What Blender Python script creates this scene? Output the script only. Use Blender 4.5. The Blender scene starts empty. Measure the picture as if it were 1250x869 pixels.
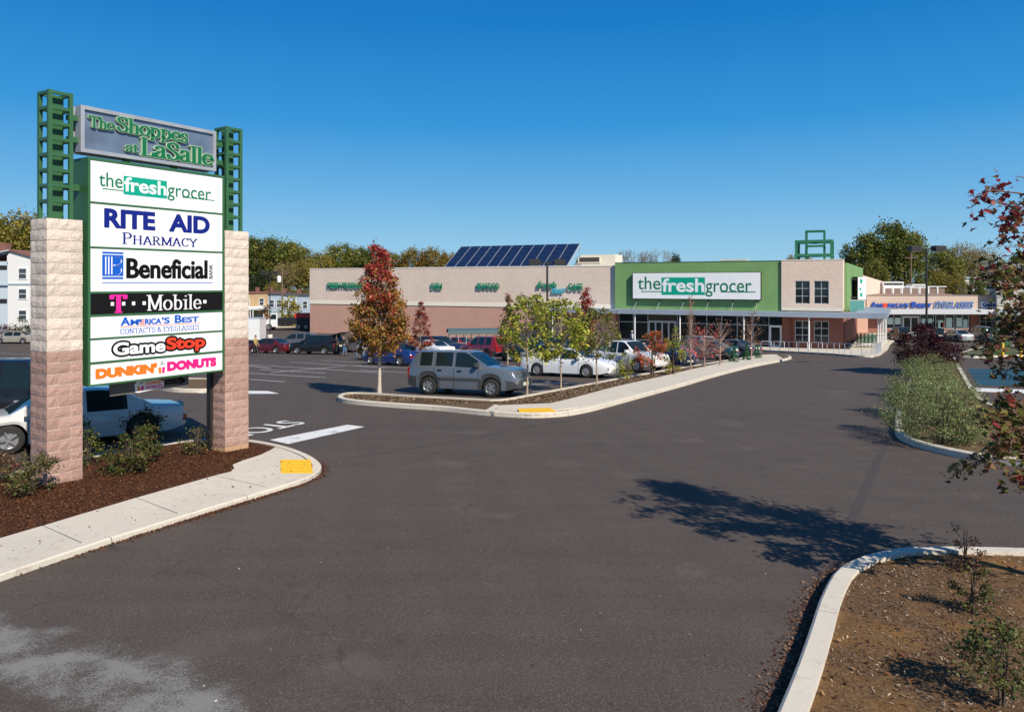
import bpy, bmesh, math, random
import numpy as np
from mathutils import Vector, Matrix
from mathutils.geometry import tessellate_polygon
R = math.radians
random.seed(7); rng = np.random.default_rng(7)
S = bpy.context.scene
COL = S.collection
# ------------------------------------------------------------------ camera, sky, sun, exposure
CAMZ = 3.5
F, CX, HY = 880.0, 625.0, 345.0
cam = bpy.data.objects.new('camera', bpy.data.cameras.new('camera'))
COL.objects.link(cam); S.camera = cam
cam.location = (0, 0, CAMZ); cam.rotation_euler = (R(90), 0, 0)
cam.data.sensor_width = 36; cam.data.lens = F/1250*36
cam.data.shift_y = -(434.5-HY)/1250
cam.data.clip_start = 0.1; cam.data.clip_end = 3000
SUN_EL = R(40); SUN_AZ = R(35)          # azimuth to the right of straight behind the camera
sunv = Vector((math.sin(SUN_AZ)*math.cos(SUN_EL), -math.cos(SUN_AZ)*math.cos(SUN_EL), math.sin(SUN_EL)))
W = bpy.data.worlds.new('World'); S.world = W; W.use_nodes = True
nt = W.node_tree; bg = nt.nodes['Background']
sky = nt.nodes.new('ShaderNodeTexSky'); sky.sky_type = 'NISHITA'; sky.sun_disc = False
sky.sun_elevation = SUN_EL; sky.sun_rotation = math.atan2(sunv.x, sunv.y)
sky.air_density = 1.0; sky.dust_density = 0.15; sky.ozone_density = 3.5; sky.altitude = 200
# the photograph's polarised autumn sky: Nishita blended with a clear-air gradient by elevation
tcw = nt.nodes.new('ShaderNodeTexCoord'); sxw = nt.nodes.new('ShaderNodeSeparateXYZ'); nt.links.new(tcw.outputs['Generated'], sxw.inputs[0])
rw = nt.nodes.new('ShaderNodeValToRGB'); e = rw.color_ramp.elements
e[0].position = 0.0; e[0].color = (.34, .62, .80, 1); e[1].position = 1.0; e[1].color = (.006, .07, .24, 1)
for p_, c_ in ((.05, (.26, .55, .80)), (.12, (.13, .43, .77)), (.21, (.025, .30, .70)), (.34, (.001, .195, .58)), (.6, (.003, .11, .38))):
    q = e.new(p_); q.color = (*c_, 1)
nt.links.new(sxw.outputs[2], rw.inputs[0])
sc_ = nt.nodes.new('ShaderNodeVectorMath'); sc_.operation = 'SCALE'; sc_.inputs['Scale'].default_value = 1/.107
nt.links.new(rw.outputs[0], sc_.inputs[0])
mw = nt.nodes.new('ShaderNodeMix'); mw.data_type = 'RGBA'; 
# towards the sun the real sky is paler: less of the deep gradient, more Nishita
dp = nt.nodes.new('ShaderNodeVectorMath'); dp.operation = 'DOT_PRODUCT'; dp.inputs[1].default_value = tuple(sunv); nt.links.new(tcw.outputs['Generated'], dp.inputs[0])
mrw = nt.nodes.new('ShaderNodeMapRange'); mrw.inputs[1].default_value = .15; mrw.inputs[2].default_value = .8; mrw.inputs[3].default_value = .92; mrw.inputs[4].default_value = .72
nt.links.new(dp.outputs['Value'], mrw.inputs[0]); nt.links.new(mrw.outputs[0], mw.inputs[0])
nt.links.new(sky.outputs[0], mw.inputs[6]); nt.links.new(sc_.outputs[0], mw.inputs[7]); nt.links.new(mw.outputs[2], bg.inputs[0])
bg.inputs[1].default_value = 0.09
sl = bpy.data.lights.new('sun', 'SUN'); sun = bpy.data.objects.new('sun', sl); COL.objects.link(sun)
sl.energy = 5.0; sl.angle = R(0.53); sl.color = (1.0, 0.91, 0.78)
sun.rotation_euler = sunv.to_track_quat('Z', 'Y').to_euler(); sun.location = (10, -20, 30)
S.view_settings.view_transform = 'Standard'; S.view_settings.look = 'None'
S.view_settings.gamma = 1; S.view_settings.exposure = 0.25
S.view_settings.use_curve_mapping = False
S.cycles.max_bounces = 6; S.cycles.transparent_max_bounces = 6

# ------------------------------------------------------------------ ground height (the lot falls away from the street)
_gd = [-60, 0, 5, 13.6, 26, 27.1, 36, 45, 63, 75, 103, 130, 700]
_gz = [3.3, 3.32, 3.38, 3.69, 4.2, 4.25, 4.75, 5.25, 6.35, 7.05, 7.35, 7.5, 7.5]
_ty = np.arange(-60, 701); _tz = CAMZ - np.interp(_ty, _gd, _gz)
k = np.ones(5)/5; _tz[2:-2] = np.convolve(_tz, k, 'valid')
def G(y):
    return float(np.interp(y, _ty, _tz))
def pix(px, py, h=0.0):
    """ground point (raised by h) that stands at photo position px, py"""
    k_ = (px-CX)/F; s = (py-HY)/F
    lo, hi = 2.0, 400.0
    for _ in range(50):
        m = (lo+hi)/2
        if (CAMZ-G(m)-h)/m > s: lo = m
        else: hi = m
    return Vector((k_*lo, lo, G(lo)+h))
def at(px, d): return ((px-CX)/F*d, d)
def zat(py, d): return CAMZ + (HY-py)*d/F

# ------------------------------------------------------------------ materials
MATS = {}
def lin(c):
    return tuple(((v/255)/12.92 if v/255 <= .04045 else ((v/255+.055)/1.055)**2.4) for v in c)
def mat(name, col, rough=.6, metal=0, spec=.5, noise=0, nscale=8, bump=0, bscale=30, coat=0, emit=None):
    if name in MATS: return MATS[name]
    m = bpy.data.materials.new(name); m.use_nodes = True; n = m.node_tree; b = n.nodes['Principled BSDF']
    b.inputs['Base Color'].default_value = (*col, 1); b.inputs['Roughness'].default_value = rough
    b.inputs['Metallic'].default_value = metal; b.inputs['Specular IOR Level'].default_value = spec
    b.inputs['Coat Weight'].default_value = coat; b.inputs['Coat Roughness'].default_value = .05
    if noise or bump:
        tc = n.nodes.new('ShaderNodeTexCoord')
    if noise:
        t = n.nodes.new('ShaderNodeTexNoise'); t.inputs['Scale'].default_value = nscale; t.inputs['Detail'].default_value = 5
        n.links.new(tc.outputs['Object'], t.inputs['Vector'])
        mr = n.nodes.new('ShaderNodeMapRange'); mr.inputs[1].default_value = .3; mr.inputs[2].default_value = .7
        mr.inputs[3].default_value = 1-noise; mr.inputs[4].default_value = 1+noise
        n.links.new(t.outputs[0], mr.inputs[0])
        mx = n.nodes.new('ShaderNodeVectorMath'); mx.operation = 'SCALE'; mx.inputs[0].default_value = col
        n.links.new(mr.outputs[0], mx.inputs['Scale']); n.links.new(mx.outputs[0], b.inputs['Base Color'])
    if bump:
        t2 = n.nodes.new('ShaderNodeTexNoise'); t2.inputs['Scale'].default_value = bscale; t2.inputs['Detail'].default_value = 6
        n.links.new(tc.outputs['Object'], t2.inputs['Vector'])
        bp = n.nodes.new('ShaderNodeBump'); bp.inputs['Strength'].default_value = bump; bp.inputs['Distance'].default_value = .02
        n.links.new(t2.outputs[0], bp.inputs['Height']); n.links.new(bp.outputs[0], b.inputs['Normal'])
    MATS[name] = m; return m
class NT:
    """tiny node graph helper"""
    def __init__(s, name):
        s.m = bpy.data.materials.new(name); s.m.use_nodes = True; s.t = s.m.node_tree; s.b = s.t.nodes['Principled BSDF']
        MATS[name] = s.m
        s.tc = s.t.nodes.new('ShaderNodeTexCoord')
    def n(s, ty, **kw):
        x = s.t.nodes.new(ty)
        for k_, v in kw.items():
            if hasattr(x, k_): setattr(x, k_, v)
        return x
    def l(s, a, b): s.t.links.new(a, b)
    def noise(s, scale, detail=5, rough=.55, vec=None, dist=0):
        x = s.n('ShaderNodeTexNoise'); x.inputs['Scale'].default_value = scale; x.inputs['Detail'].default_value = detail
        x.inputs['Roughness'].default_value = rough; x.inputs['Distortion'].default_value = dist
        s.l(vec or s.tc.outputs['Object'], x.inputs['Vector']); return x.outputs[0]
    def mapv(s, scale=(1, 1, 1), rot=(0, 0, 0)):
        x = s.n('ShaderNodeMapping'); x.inputs['Scale'].default_value = scale; x.inputs['Rotation'].default_value = rot
        s.l(s.tc.outputs['Object'], x.inputs[0]); return x.outputs[0]
    def ramp(s, fac, stops):
        x = s.n('ShaderNodeValToRGB'); e = x.color_ramp.elements
        while len(e) > 1: e.remove(e[-1])
        e[0].position = stops[0][0]; e[0].color = (*stops[0][1], 1)
        for p, c in stops[1:]:
            q = e.new(p); q.color = (*c, 1)
        s.l(fac, x.inputs[0]); return x.outputs[0]
    def mix(s, fac, a, b, blend='MIX'):
        x = s.n('ShaderNodeMix'); x.data_type = 'RGBA'; x.blend_type = blend
        for i, v in ((0, fac), (6, a), (7, b)):
            if isinstance(v, (int, float)): x.inputs[i].default_value = v
            elif isinstance(v, tuple): x.inputs[i].default_value = (*v, 1)
            else: s.l(v, x.inputs[i])
        return x.outputs[2]
    def bump(s, h, strength=.5, dist=.02, prev=None):
        x = s.n('ShaderNodeBump'); x.inputs['Strength'].default_value = strength; x.inputs['Distance'].default_value = dist
        s.l(h, x.inputs['Height'])
        if prev: s.l(prev, x.inputs['Normal'])
        s.l(x.outputs[0], s.b.inputs['Normal']); return x.outputs[0]
    def col(s, c): s.l(c, s.b.inputs['Base Color'])
    def rough(s, v): s.b.inputs['Roughness'].default_value = v
def g3(v, t=(1, 1, 1)): return (v*t[0], v*t[1], v*t[2])

# asphalt
a = NT('asphalt'); warm = (1.42, 1.10, .90)
big = a.noise(.12, 4); mid = a.noise(1.1, 6, .65); fine = a.noise(55, 3, .7); sp = a.noise(160, 2, .5)
streak = a.noise(1.0, 6, .6, a.mapv((.35, 2.2, 1), (0, 0, R(28))))
c1 = a.ramp(big, [(.3, g3(.034, warm)), (.7, g3(.070, warm))])
c2 = a.mix(.6, c1, a.ramp(mid, [(.25, g3(.036, warm)), (.5, g3(.052, warm)), (.8, g3(.075, warm))]))
c2b = a.mix(.4, c2, a.ramp(streak, [(.35, g3(.035, warm)), (.65, g3(.09, warm))]))
c3 = a.mix(.62, c2b, a.ramp(fine, [(.3, g3(.02, warm)), (.55, g3(.062, warm)), (.75, g3(.19, warm))]))
st = a.ramp(a.noise(1.6, 3, .5, a.mapv((1, 1, 1), (0, 0, 1.1))), [(.66, (0, 0, 0)), (.76, (1, 1, 1))])
c4 = a.mix(a.mix(.5, (0, 0, 0), st), c3, g3(.030, warm))
vor = a.n('ShaderNodeTexVoronoi'); vor.inputs['Scale'].default_value = 2.6; a.l(a.tc.outputs['Object'], vor.inputs['Vector'])
spot = a.ramp(vor.outputs['Distance'], [(.04, (1, 1, 1)), (.065, (0, 0, 0))])
c5 = a.mix(a.mix(.6, (0, 0, 0), spot), c4, g3(.015))
vor2 = a.n('ShaderNodeTexVoronoi'); vor2.inputs['Scale'].default_value = 1.7; a.l(a.mapv((1.1, .9, 1), (0, 0, .4)), vor2.inputs['Vector'])
spot2 = a.ramp(vor2.outputs['Distance'], [(.012, (1, 1, 1)), (.02, (0, 0, 0))])
c6 = a.mix(spot2, c5, g3(.3))
wv = a.n('ShaderNodeTexWave'); wv.inputs['Scale'].default_value = .33; wv.inputs['Distortion'].default_value = 2.5; wv.inputs['Detail'].default_value = 3
a.l(a.mapv((1, .35, 1), (0, 0, R(-30))), wv.inputs['Vector'])
c7 = a.mix(a.mix(.10, (0, 0, 0), a.ramp(wv.outputs[0], [(.35, (1, 1, 1)), (.6, (0, 0, 0))])), c6, g3(.034, warm))
oil = a.ramp(a.noise(.55, 4, .6, a.mapv((1, 1, 1), (0, 0, 2.1))), [(.60, (0, 0, 0)), (.70, (1, 1, 1))])
c8 = a.mix(a.mix(.4, (0, 0, 0), oil), c7, g3(.10, warm))
crk = a.n('ShaderNodeTexVoronoi', feature='DISTANCE_TO_EDGE'); crk.inputs['Scale'].default_value = .16
cd_ = a.n('ShaderNodeVectorMath', operation='ADD'); nz_ = a.n('ShaderNodeTexNoise'); nz_.inputs['Scale'].default_value = 1.2; nz_.inputs['Detail'].default_value = 6; a.l(a.tc.outputs['Object'], nz_.inputs['Vector'])
a.l(a.tc.outputs['Object'], cd_.inputs[0]); a.l(nz_.outputs['Color'], cd_.inputs[1]); a.l(cd_.outputs[0], crk.inputs['Vector'])
ck = a.ramp(crk.outputs['Distance'], [(.0, (1, 1, 1)), (.0022, (0, 0, 0))])
c9 = a.mix(a.mix(.28, (0, 0, 0), ck), c8, g3(.015))
a.col(c9); a.rough(.82); a.b.inputs['Specular IOR Level'].default_value = .35
p = a.bump(fine, .55, .012); a.bump(sp, .35, .006, p)
ASPH = a.m
# worn white paint
# ramp input clamps at 1, so the sum of the two noises is halved
def paint(name, col, wear, band=None):
    a = NT(name); n1 = a.noise(60, 4, .75); n2 = a.noise(2.2, 5, .65)
    f = a.n('ShaderNodeMath', operation='ADD'); a.l(n1, f.inputs[0]); a.l(n2, f.inputs[1])
    h = a.n('ShaderNodeMath', operation='MULTIPLY'); a.l(f.outputs[0], h.inputs[0]); h.inputs[1].default_value = .5
    if band:    # paint wears away towards the edges of the stripe
        p0, nn, hw_ = band
        sb = a.n('ShaderNodeVectorMath', operation='SUBTRACT'); a.l(a.tc.outputs['Object'], sb.inputs[0]); sb.inputs[1].default_value = (p0.x, p0.y, 0)
        d_ = a.n('ShaderNodeVectorMath', operation='DOT_PRODUCT'); a.l(sb.outputs[0], d_.inputs[0]); d_.inputs[1].default_value = (nn.x, nn.y, 0)
        ab = a.n('ShaderNodeMath', operation='ABSOLUTE'); a.l(d_.outputs['Value'], ab.inputs[0])
        mr = a.n('ShaderNodeMapRange'); a.l(ab.outputs[0], mr.inputs[0]); mr.inputs[1].default_value = hw_*.35; mr.inputs[2].default_value = hw_; mr.inputs[3].default_value = 0; mr.inputs[4].default_value = .16
        sb2 = a.n('ShaderNodeMath', operation='SUBTRACT'); a.l(h.outputs[0], sb2.inputs[0]); a.l(mr.outputs[0], sb2.inputs[1]); h = sb2
    m = a.ramp(h.outputs[0], [(wear-.06, (0, 0, 0)), (wear+.06, (1, 1, 1))])
    a.col(col if not isinstance(col, tuple) else a.mix(.0, col, col)); a.rough(.7); a.bump(n1, .4, .01)
    # where the paint has worn off the asphalt below shows
    tr = a.n('ShaderNodeBsdfTransparent'); ms = a.n('ShaderNodeMixShader'); a.l(m, ms.inputs[0]); a.l(tr.outputs[0], ms.inputs[1]); a.l(a.b.outputs[0], ms.inputs[2])
    a.l(ms.outputs[0], a.t.nodes['Material Output'].inputs[0]); return a.m
PAINT = paint('white_road_paint', (.72, .72, .70), .40)
PAINTW = paint('worn_white_road_paint', (.20, .19, .175), .54)
BLUEP = paint('shaded_blue_road_paint', (.012, .065, .095), .36)  # blue bay paint, its colour darkened to carry the shade on the bay
# concrete 
def concrete(name, base, dirt=.5):
    a = NT(name); n1 = a.noise(.9, 5); n2 = a.noise(40, 4, .7); n3 = a.noise(6, 5, .65)
    c = a.ramp(n1, [(.3, tuple(v*.86 for v in base)), (.7, base)])
    c = a.mix(.3, c, a.ramp(n2, [(.3, tuple(v*.7 for v in base)), (.6, tuple(v*1.08 for v in base))]))
    c = a.mix(a.mix(dirt, (0, 0, 0), a.ramp(n3, [(.55, (0, 0, 0)), (.8, (1, 1, 1))])), c, tuple(v*.5*w for v, w in zip(base, (1, .9, .8))))
    a.col(c); a.rough(.85); a.bump(n2, .3, .006); return a.m
CONC = concrete('sidewalk_concrete', (.62, .565, .47), .6); KERB = concrete('kerb_concrete', (.63, .575, .48), .8)
CONCJ = mat('joint_filler', (.10, .075, .05), .95)
# mulch
def mulch(name, c0, c1, c2, sc=28):
    a = NT(name); v = a.mapv((1, 1, 1)); n1 = a.noise(sc, 6, .75, dist=.6); n2 = a.noise(1.3, 4)
    vo = a.n('ShaderNodeTexVoronoi'); vo.inputs['Scale'].default_value = sc*1.3; vo.inputs['Randomness'].default_value = 1
    a.l(a.mapv((1, .45, 1), (0, 0, .6)), vo.inputs['Vector'])
    c = a.ramp(n1, [(.3, c0), (.55, c1), (.78, c2)])
    c = a.mix(.35, c, vo.outputs['Color'], 'MULTIPLY') if False else c
    c = a.mix(a.ramp(n2, [(.35, (0, 0, 0)), (.7, (.6, .6, .6))]), c, c1)
    a.col(c); a.rough(.95); a.b.inputs['Specular IOR Level'].default_value = .15
    p = a.bump(vo.outputs['Distance'], .8, .03); a.bump(n1, .9, .03, p); return a.m
MULCH = mulch('dark_bark_mulch', (.036, .014, .006), (.10, .040, .018), (.19, .085, .04))
MULCHT = mulch('tan_mulch', (.07, .045, .025), (.17, .115, .065), (.34, .25, .16), 22)
def soil():
    a = NT('dry_mulch_soil'); n1 = a.noise(30, 6, .8, dist=.5); n2 = a.noise(1.1, 5, .6); n3 = a.noise(6, 5, .7)
    c = a.ramp(n1, [(.32, (.04, .022, .012)), (.5, (.14, .082, .044)), (.68, (.30, .20, .12))])
    d = a.ramp(n3, [(.3, (.20, .10, .034)), (.7, (.34, .19, .07))])
    m = a.ramp(n2, [(.47, (0, 0, 0)), (.66, (.85, .85, .85))])
    a.col(a.mix(m, c, d)); a.rough(.95); a.b.inputs['Specular IOR Level'].default_value = .1
    a.bump(n1, .9, .03); return a.m
SOIL = soil()
a = NT('rough_grass_ground'); a.col(a.ramp(a.noise(.15, 6), [(.3, (.035, .05, .015)), (.7, (.10, .10, .04))])); a.rough(.95); GRASS = a.m
# masonry
def split_block(name, base, bumpd=.05):
    a = NT(name); n1 = a.noise(9, 6, .7); n2 = a.noise(45, 4, .7)
    oi = a.n('ShaderNodeObjectInfo')
    v = a.n('ShaderNodeMapRange'); v.inputs[3].default_value = .88; v.inputs[4].default_value = 1.08
    a.l(oi.outputs['Random'], v.inputs[0])
    c = a.mix(.5, a.ramp(n1, [(.3, tuple(x*.72 for x in base)), (.7, tuple(x*1.15 for x in base))]), a.ramp(n2, [(.3, tuple(x*.8 for x in base)), (.7, tuple(x*1.12 for x in base))]))
    s_ = a.n('ShaderNodeVectorMath', operation='SCALE'); a.l(c, s_.inputs[0]); a.l(v.outputs[0], s_.inputs['Scale'])
    a.col(s_.outputs[0]); a.rough(.9); p = a.bump(n1, .9, bumpd); a.bump(n2, .5, .01, p); return a.m
BLK_C = split_block('cream_split_block', (.72, .61, .52)); BLK_P = split_block('rose_split_block', (.44, .275, .225))
BLK_T = split_block('tan_base_block', (.55, .34, .2))
MORT = mat('mortar', (.74, .63, .55), .95, bump=.4)
def wallmat(name, base, bw=.4, bh=.2, amount=.10, mort=.85, rel=.6):
    a = NT(name)
    sx = a.n('ShaderNodeSeparateXYZ'); a.l(a.tc.outputs['Object'], sx.inputs[0])
    ad = a.n('ShaderNodeMath', operation='ADD'); a.l(sx.outputs[0], ad.inputs[0]); a.l(sx.outputs[1], ad.inputs[1])
    cb = a.n('ShaderNodeCombineXYZ'); a.l(ad.outputs[0], cb.inputs[0]); a.l(sx.outputs[2], cb.inputs[1])
    br = a.n('ShaderNodeTexBrick'); a.l(cb.outputs[0], br.inputs['Vector'])
    br.inputs['Scale'].default_value = 1; br.inputs['Brick Width'].default_value = bw; br.inputs['Row Height'].default_value = bh
    br.inputs['Mortar Size'].default_value = .012; br.inputs['Bias'].default_value = 0
    br.inputs['Color1'].default_value = (*[v*(1-amount) for v in base], 1); br.inputs['Color2'].default_value = (*[v*(1+amount) for v in base], 1)
    br.inputs['Mortar'].default_value = (*[v*mort for v in base], 1)
    n1 = a.noise(14, 5, .7); n2 = a.noise(.35, 4)
    c = a.mix(.35, br.outputs['Color'], a.ramp(n1, [(.3, tuple(v*.68 for v in base)), (.7, tuple(v*1.2 for v in base))]))
    c = a.mix(.4, c, a.ramp(n2, [(.3, tuple(v*.86 for v in base)), (.7, tuple(v*1.08 for v in base))]))
    a.col(c); a.rough(.9); p = a.bump(n1, rel, .06); a.bump(br.outputs['Fac'], -.4, .01, p); return a.m
WCREAM = wallmat('cream_block_wall', (.74, .60, .50)); WROSE = wallmat('rose_block_wall', (.54, .315, .24))
WBRICK = wallmat('red_brick_wall', (.26, .10, .075), .3, .1)
BAND = mat('cream_band', (.84, .77, .65), .8, noise=.06)
STUCG = mat('green_stucco', (.17, .315, .115), .75, noise=.08, nscale=.6, bump=.15)
STUCG2 = mat('dark_green_stucco', (.11, .27, .08), .8)
TOWERM = wallmat('tower_stone', (.74, .59, .48), .6, .3, .06, rel=1.0)
# plain things
WHITE = mat('white_sign_face', (.80, .81, .82), .35, noise=.02, nscale=2); BLACK = mat('black_face', (.008, .007, .008), .5, spec=.15)
SGREEN = mat('sign_green_metal', (.034, .118, .046), .45, noise=.08, nscale=3); TEAL = mat('letter_teal', (.0, .33, .22), .4)
DGREEN = mat('letter_green', (.008, .17, .085), .4); NAVY = mat('letter_navy', (.008, .018, .20), .5, spec=.15)
BLUE = mat('letter_blue', (.010, .10, .50), .5, spec=.15); MAG = mat('letter_magenta', (.75, .02, .30), .4)
RED = mat('letter_red', (.75, .045, .015), .4); ORG = mat('letter_orange', (.88, .17, .012), .4); INK = mat('letter_black', (.006, .006, .006), .5, spec=.12)
PINK = mat('letter_pink', (.76, .01, .20), .4); PALE = mat('letter_edge', (.72, .80, .66), .4)
STEEL = mat('brushed_steel', (.42, .43, .46), .38, .35, noise=.12, nscale=3); GALV = mat('galvanised', (.55, .57, .60), .45, .5)
CANOPY = mat('canopy_blue_grey', (.27, .32, .39), .5, noise=.05, nscale=1); ALU = mat('aluminium', (.55, .57, .60), .4, .4)
GREENST = mat('green_steel', (.02, .15, .075), .5); DARK = mat('dark_bronze', (.022, .020, .020), .5)
YELLOW = mat('yellow_tactile', (.72, .42, .01), .7, noise=.08, nscale=20); BOLY = mat('yellow_paint', (.75, .45, .02), .5)
WOODP = mat('pole_wood', (.16, .11, .07), .9, noise=.2); FENCE = mat('cedar', (.50, .31, .10), .85, noise=.15, nscale=3)
BARK = mat('grey_bark', (.34, .27, .20), .9, noise=.3, nscale=25, bump=.5); BARKD = mat('dark_bark', (.09, .065, .045), .9, noise=.3, bump=.5)
CREAMM = mat('cream_metal', (.70, .66, .54), .5); WHITEP = mat('white_paint', (.76, .77, .78), .5, noise=.03); INTER = mat('dim_interior', (.05, .045, .04), .8)
def glassm(name, col, rough=.03):
    m = mat(name, col, rough, 0, .5); return m
GLASS = glassm('dark_glass', (.014, .020, .022)); CGLASS = glassm('car_glass', (.010, .018, .019)); HGLASS = glassm('house_glass', (.05, .06, .07), .1)

# ------------------------------------------------------------------ mesh helpers
class MB:
    def __init__(s): s.v = []; s.f = []; s.mi = []; s.cur = 0
    def add(s, vs, fs):
        o = len(s.v); s.v += [tuple(v) for v in vs]; s.f += [[i+o for i in f] for f in fs]; s.mi += [s.cur]*len(fs); return s
    def box(s, x0, x1, y0, y1, z0, z1):
        return s.add([(x0, y0, z0), (x1, y0, z0), (x1, y1, z0), (x0, y1, z0), (x0, y0, z1), (x1, y0, z1), (x1, y1, z1), (x0, y1, z1)],
                     [(0, 3, 2, 1), (4, 5, 6, 7), (0, 1, 5, 4), (1, 2, 6, 5), (2, 3, 7, 6), (3, 0, 4, 7)])
    def tube(s, pts, rad, n=8, cap=True):
        pts = [Vector(p) for p in pts]; rr = rad if isinstance(rad, (list, tuple)) else [rad]*len(pts)
        vs = []; prev = None
        for i, p in enumerate(pts):
            t = (pts[min(i+1, len(pts)-1)]-pts[max(i-1, 0)]).normalized()
            if prev is None:
                u = t.orthogonal().normalized()
            else:
                u = (prev - t*prev.dot(t)).normalized()
            prev = u; w = t.cross(u)
            for j in range(n):
                an = 2*math.pi*j/n; vs.append(p+(u*math.cos(an)+w*math.sin(an))*rr[i])
        fs = [[i*n+j, i*n+(j+1) % n, (i+1)*n+(j+1) % n, (i+1)*n+j] for i in range(len(pts)-1) for j in range(n)]
        if cap: fs += [list(range(n))[::-1], [(len(pts)-1)*n+j for j in range(n)]]
        return s.add(vs, fs)
    def bar(s, p, q, w, h=None):
        """square bar from p to q"""
        h = h or w; p, q = Vector(p), Vector(q); t = (q-p).normalized()
        up = Vector((0, 0, 1)) if abs(t.z) < .9 else Vector((0, 1, 0))
        a = t.cross(up).normalized()*w/2; b = a.cross(t).normalized()*h/2
        return s.add([p-a-b, p+a-b, p+a+b, p-a+b, q-a-b, q+a-b, q+a+b, q-a+b], [(3, 2, 1, 0), (4, 5, 6, 7), (0, 1, 5, 4), (1, 2, 6, 5), (2, 3, 7, 6), (3, 0, 4, 7)])
    def lathe(s, prof, n=16, c=(0, 0, 0), axis='z'):
        vs = []
        for r_, z in prof:
            for j in range(n):
                an = 2*math.pi*j/n; x, y = r_*math.cos(an), r_*math.sin(an)
                v = (x, y, z) if axis == 'z' else (x, z, y)
                vs.append((v[0]+c[0], v[1]+c[1], v[2]+c[2]))
        fs = [[i*n+j, i*n+(j+1) % n, (i+1)*n+(j+1) % n, (i+1)*n+j] for i in range(len(prof)-1) for j in range(n)]
        if axis != 'z': fs = [f[::-1] for f in fs]
        return s.add(vs, fs)
    def poly(s, pts, vec):
        """prism: polygon pts (3-D) extruded by vec"""
        n = len(pts); v = Vector(vec); P = [Vector(p) for p in pts]
        return s.add(P+[p+v for p in P], [list(range(n))[::-1], [n+i for i in range(n)]]+[[i, (i+1) % n, n+(i+1) % n, n+i] for i in range(n)])
    def mesh(s, name, mats, smooth=None):
        me = bpy.data.meshes.new(name); me.from_pydata(s.v, [], s.f)
        for m in (mats if isinstance(mats, (list, tuple)) else [mats]): me.materials.append(m)
        if any(s.mi): me.polygons.foreach_set('material_index', s.mi)
        if smooth:
            me.shade_smooth(); me.set_sharp_from_angle(angle=R(smooth))
        me.update(); return me
    def build(s, name, mats, parent=None, smooth=None, **kw):
        return link(name, s.mesh(name, mats, smooth), parent, **kw)
def link(name, me, parent=None, loc=None, rotz=None, **kw):
    o = bpy.data.objects.new(name, me); COL.objects.link(o)
    if parent: o.parent = parent
    if loc is not None: o.location = loc
    if rotz is not None: o.rotation_euler = (0, 0, rotz)
    tag(o, **kw); return o
def tag(o, label=None, cat=None, group=None, kind=None):
    if label: o['label'] = label
    if cat: o['category'] = cat
    if group: o['group'] = group
    if kind: o['kind'] = kind
    return o
def thing(name, loc, rotz, label, cat, group=None):
    o = bpy.data.objects.new(name, None); COL.objects.link(o); o.location = loc; o.rotation_euler = (0, 0, rotz)
    o.empty_display_size = .2
    return tag(o, label, cat, group)
def kids(o): return [c for c in bpy.data.objects if c.parent == o]
def copy_thing(o, loc, rotz, label, tree=None):
    r = o.copy(); COL.objects.link(r); r.location = loc; r.rotation_euler = (0, 0, rotz); r['label'] = label
    for c in kids(o):
        d = c.copy(); COL.objects.link(d); d.parent = r
        for e in kids(c):
            g_ = e.copy(); COL.objects.link(g_); g_.parent = d
    return r

# ---------------------------------------------------------------- conforming sheets
def cr(pts, n=6, closed=False):
    """Catmull-Rom through 2-D points"""
    P = [Vector(p[:2]) for p in pts]; out = []; m = len(P)
    rngi = range(m if closed else m-1)
    for i in rngi:
        p0 = P[(i-1) % m] if closed or i > 0 else P[0]*2-P[1]
        p1 = P[i]; p2 = P[(i+1) % m]; p3 = P[(i+2) % m] if closed or i+2 < m else P[-1]*2-P[-2]
        # chord-limited tangents keep the curve from overshooting on uneven spacing
        l = (p2-p1).length
        t1 = (p2-p0).normalized()*l*.9; t2 = (p3-p1).normalized()*l*.9
        for j in range(n):
            t = j/n; h = (2*t**3-3*t*t+1, t**3-2*t*t+t, -2*t**3+3*t*t, t**3-t*t)
            out.append(p1*h[0]+t1*h[1]+p2*h[2]+t2*h[3])
    if not closed: out.append(P[-1])
    return out
def sheet(name, poly, h, m, parent=None, depth=0, **kw):
    """polygon (xy list) laid on the ground at height h, with skirt depth"""
    poly = [p for i, p in enumerate(poly) if (Vector(p[:2])-Vector(poly[i-1][:2])).length > 1e-4]
    bm = bmesh.new(); vs = [bm.verts.new((p[0], p[1], 0)) for p in poly]
    for t_ in tessellate_polygon([[Vector((p[0], p[1], 0)) for p in poly]]):
        try: bm.faces.new([vs[i] for i in t_])
        except ValueError: pass
    ys = [p[1] for p in poly]; a, b = math.ceil(min(ys)-.001), math.floor(max(ys)+.001)
    for y in range(a, b+1):
        bmesh.ops.bisect_plane(bm, geom=bm.verts[:]+bm.edges[:]+bm.faces[:], plane_co=(0, y, 0), plane_no=(0, 1, 0), dist=1e-5)
    bmesh.ops.recalc_face_normals(bm, faces=bm.faces)
    if bm.faces and sum(f.normal.z for f in bm.faces) < 0: bmesh.ops.reverse_faces(bm, faces=bm.faces)
    for v in bm.verts: v.co.z = G(v.co.y)+h
    if depth:
        be = [e for e in bm.edges if len(e.link_faces) == 1]
        r_ = bmesh.ops.extrude_edge_only(bm, edges=be)
        for v in r_['geom']:
            if isinstance(v, bmesh.types.BMVert): v.co.z -= depth
        bmesh.ops.recalc_face_normals(bm, faces=bm.faces)
    me = bpy.data.meshes.new(name); bm.to_mesh(me); bm.free(); me.materials.append(m)
    return link(name, me, parent, **kw)
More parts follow.
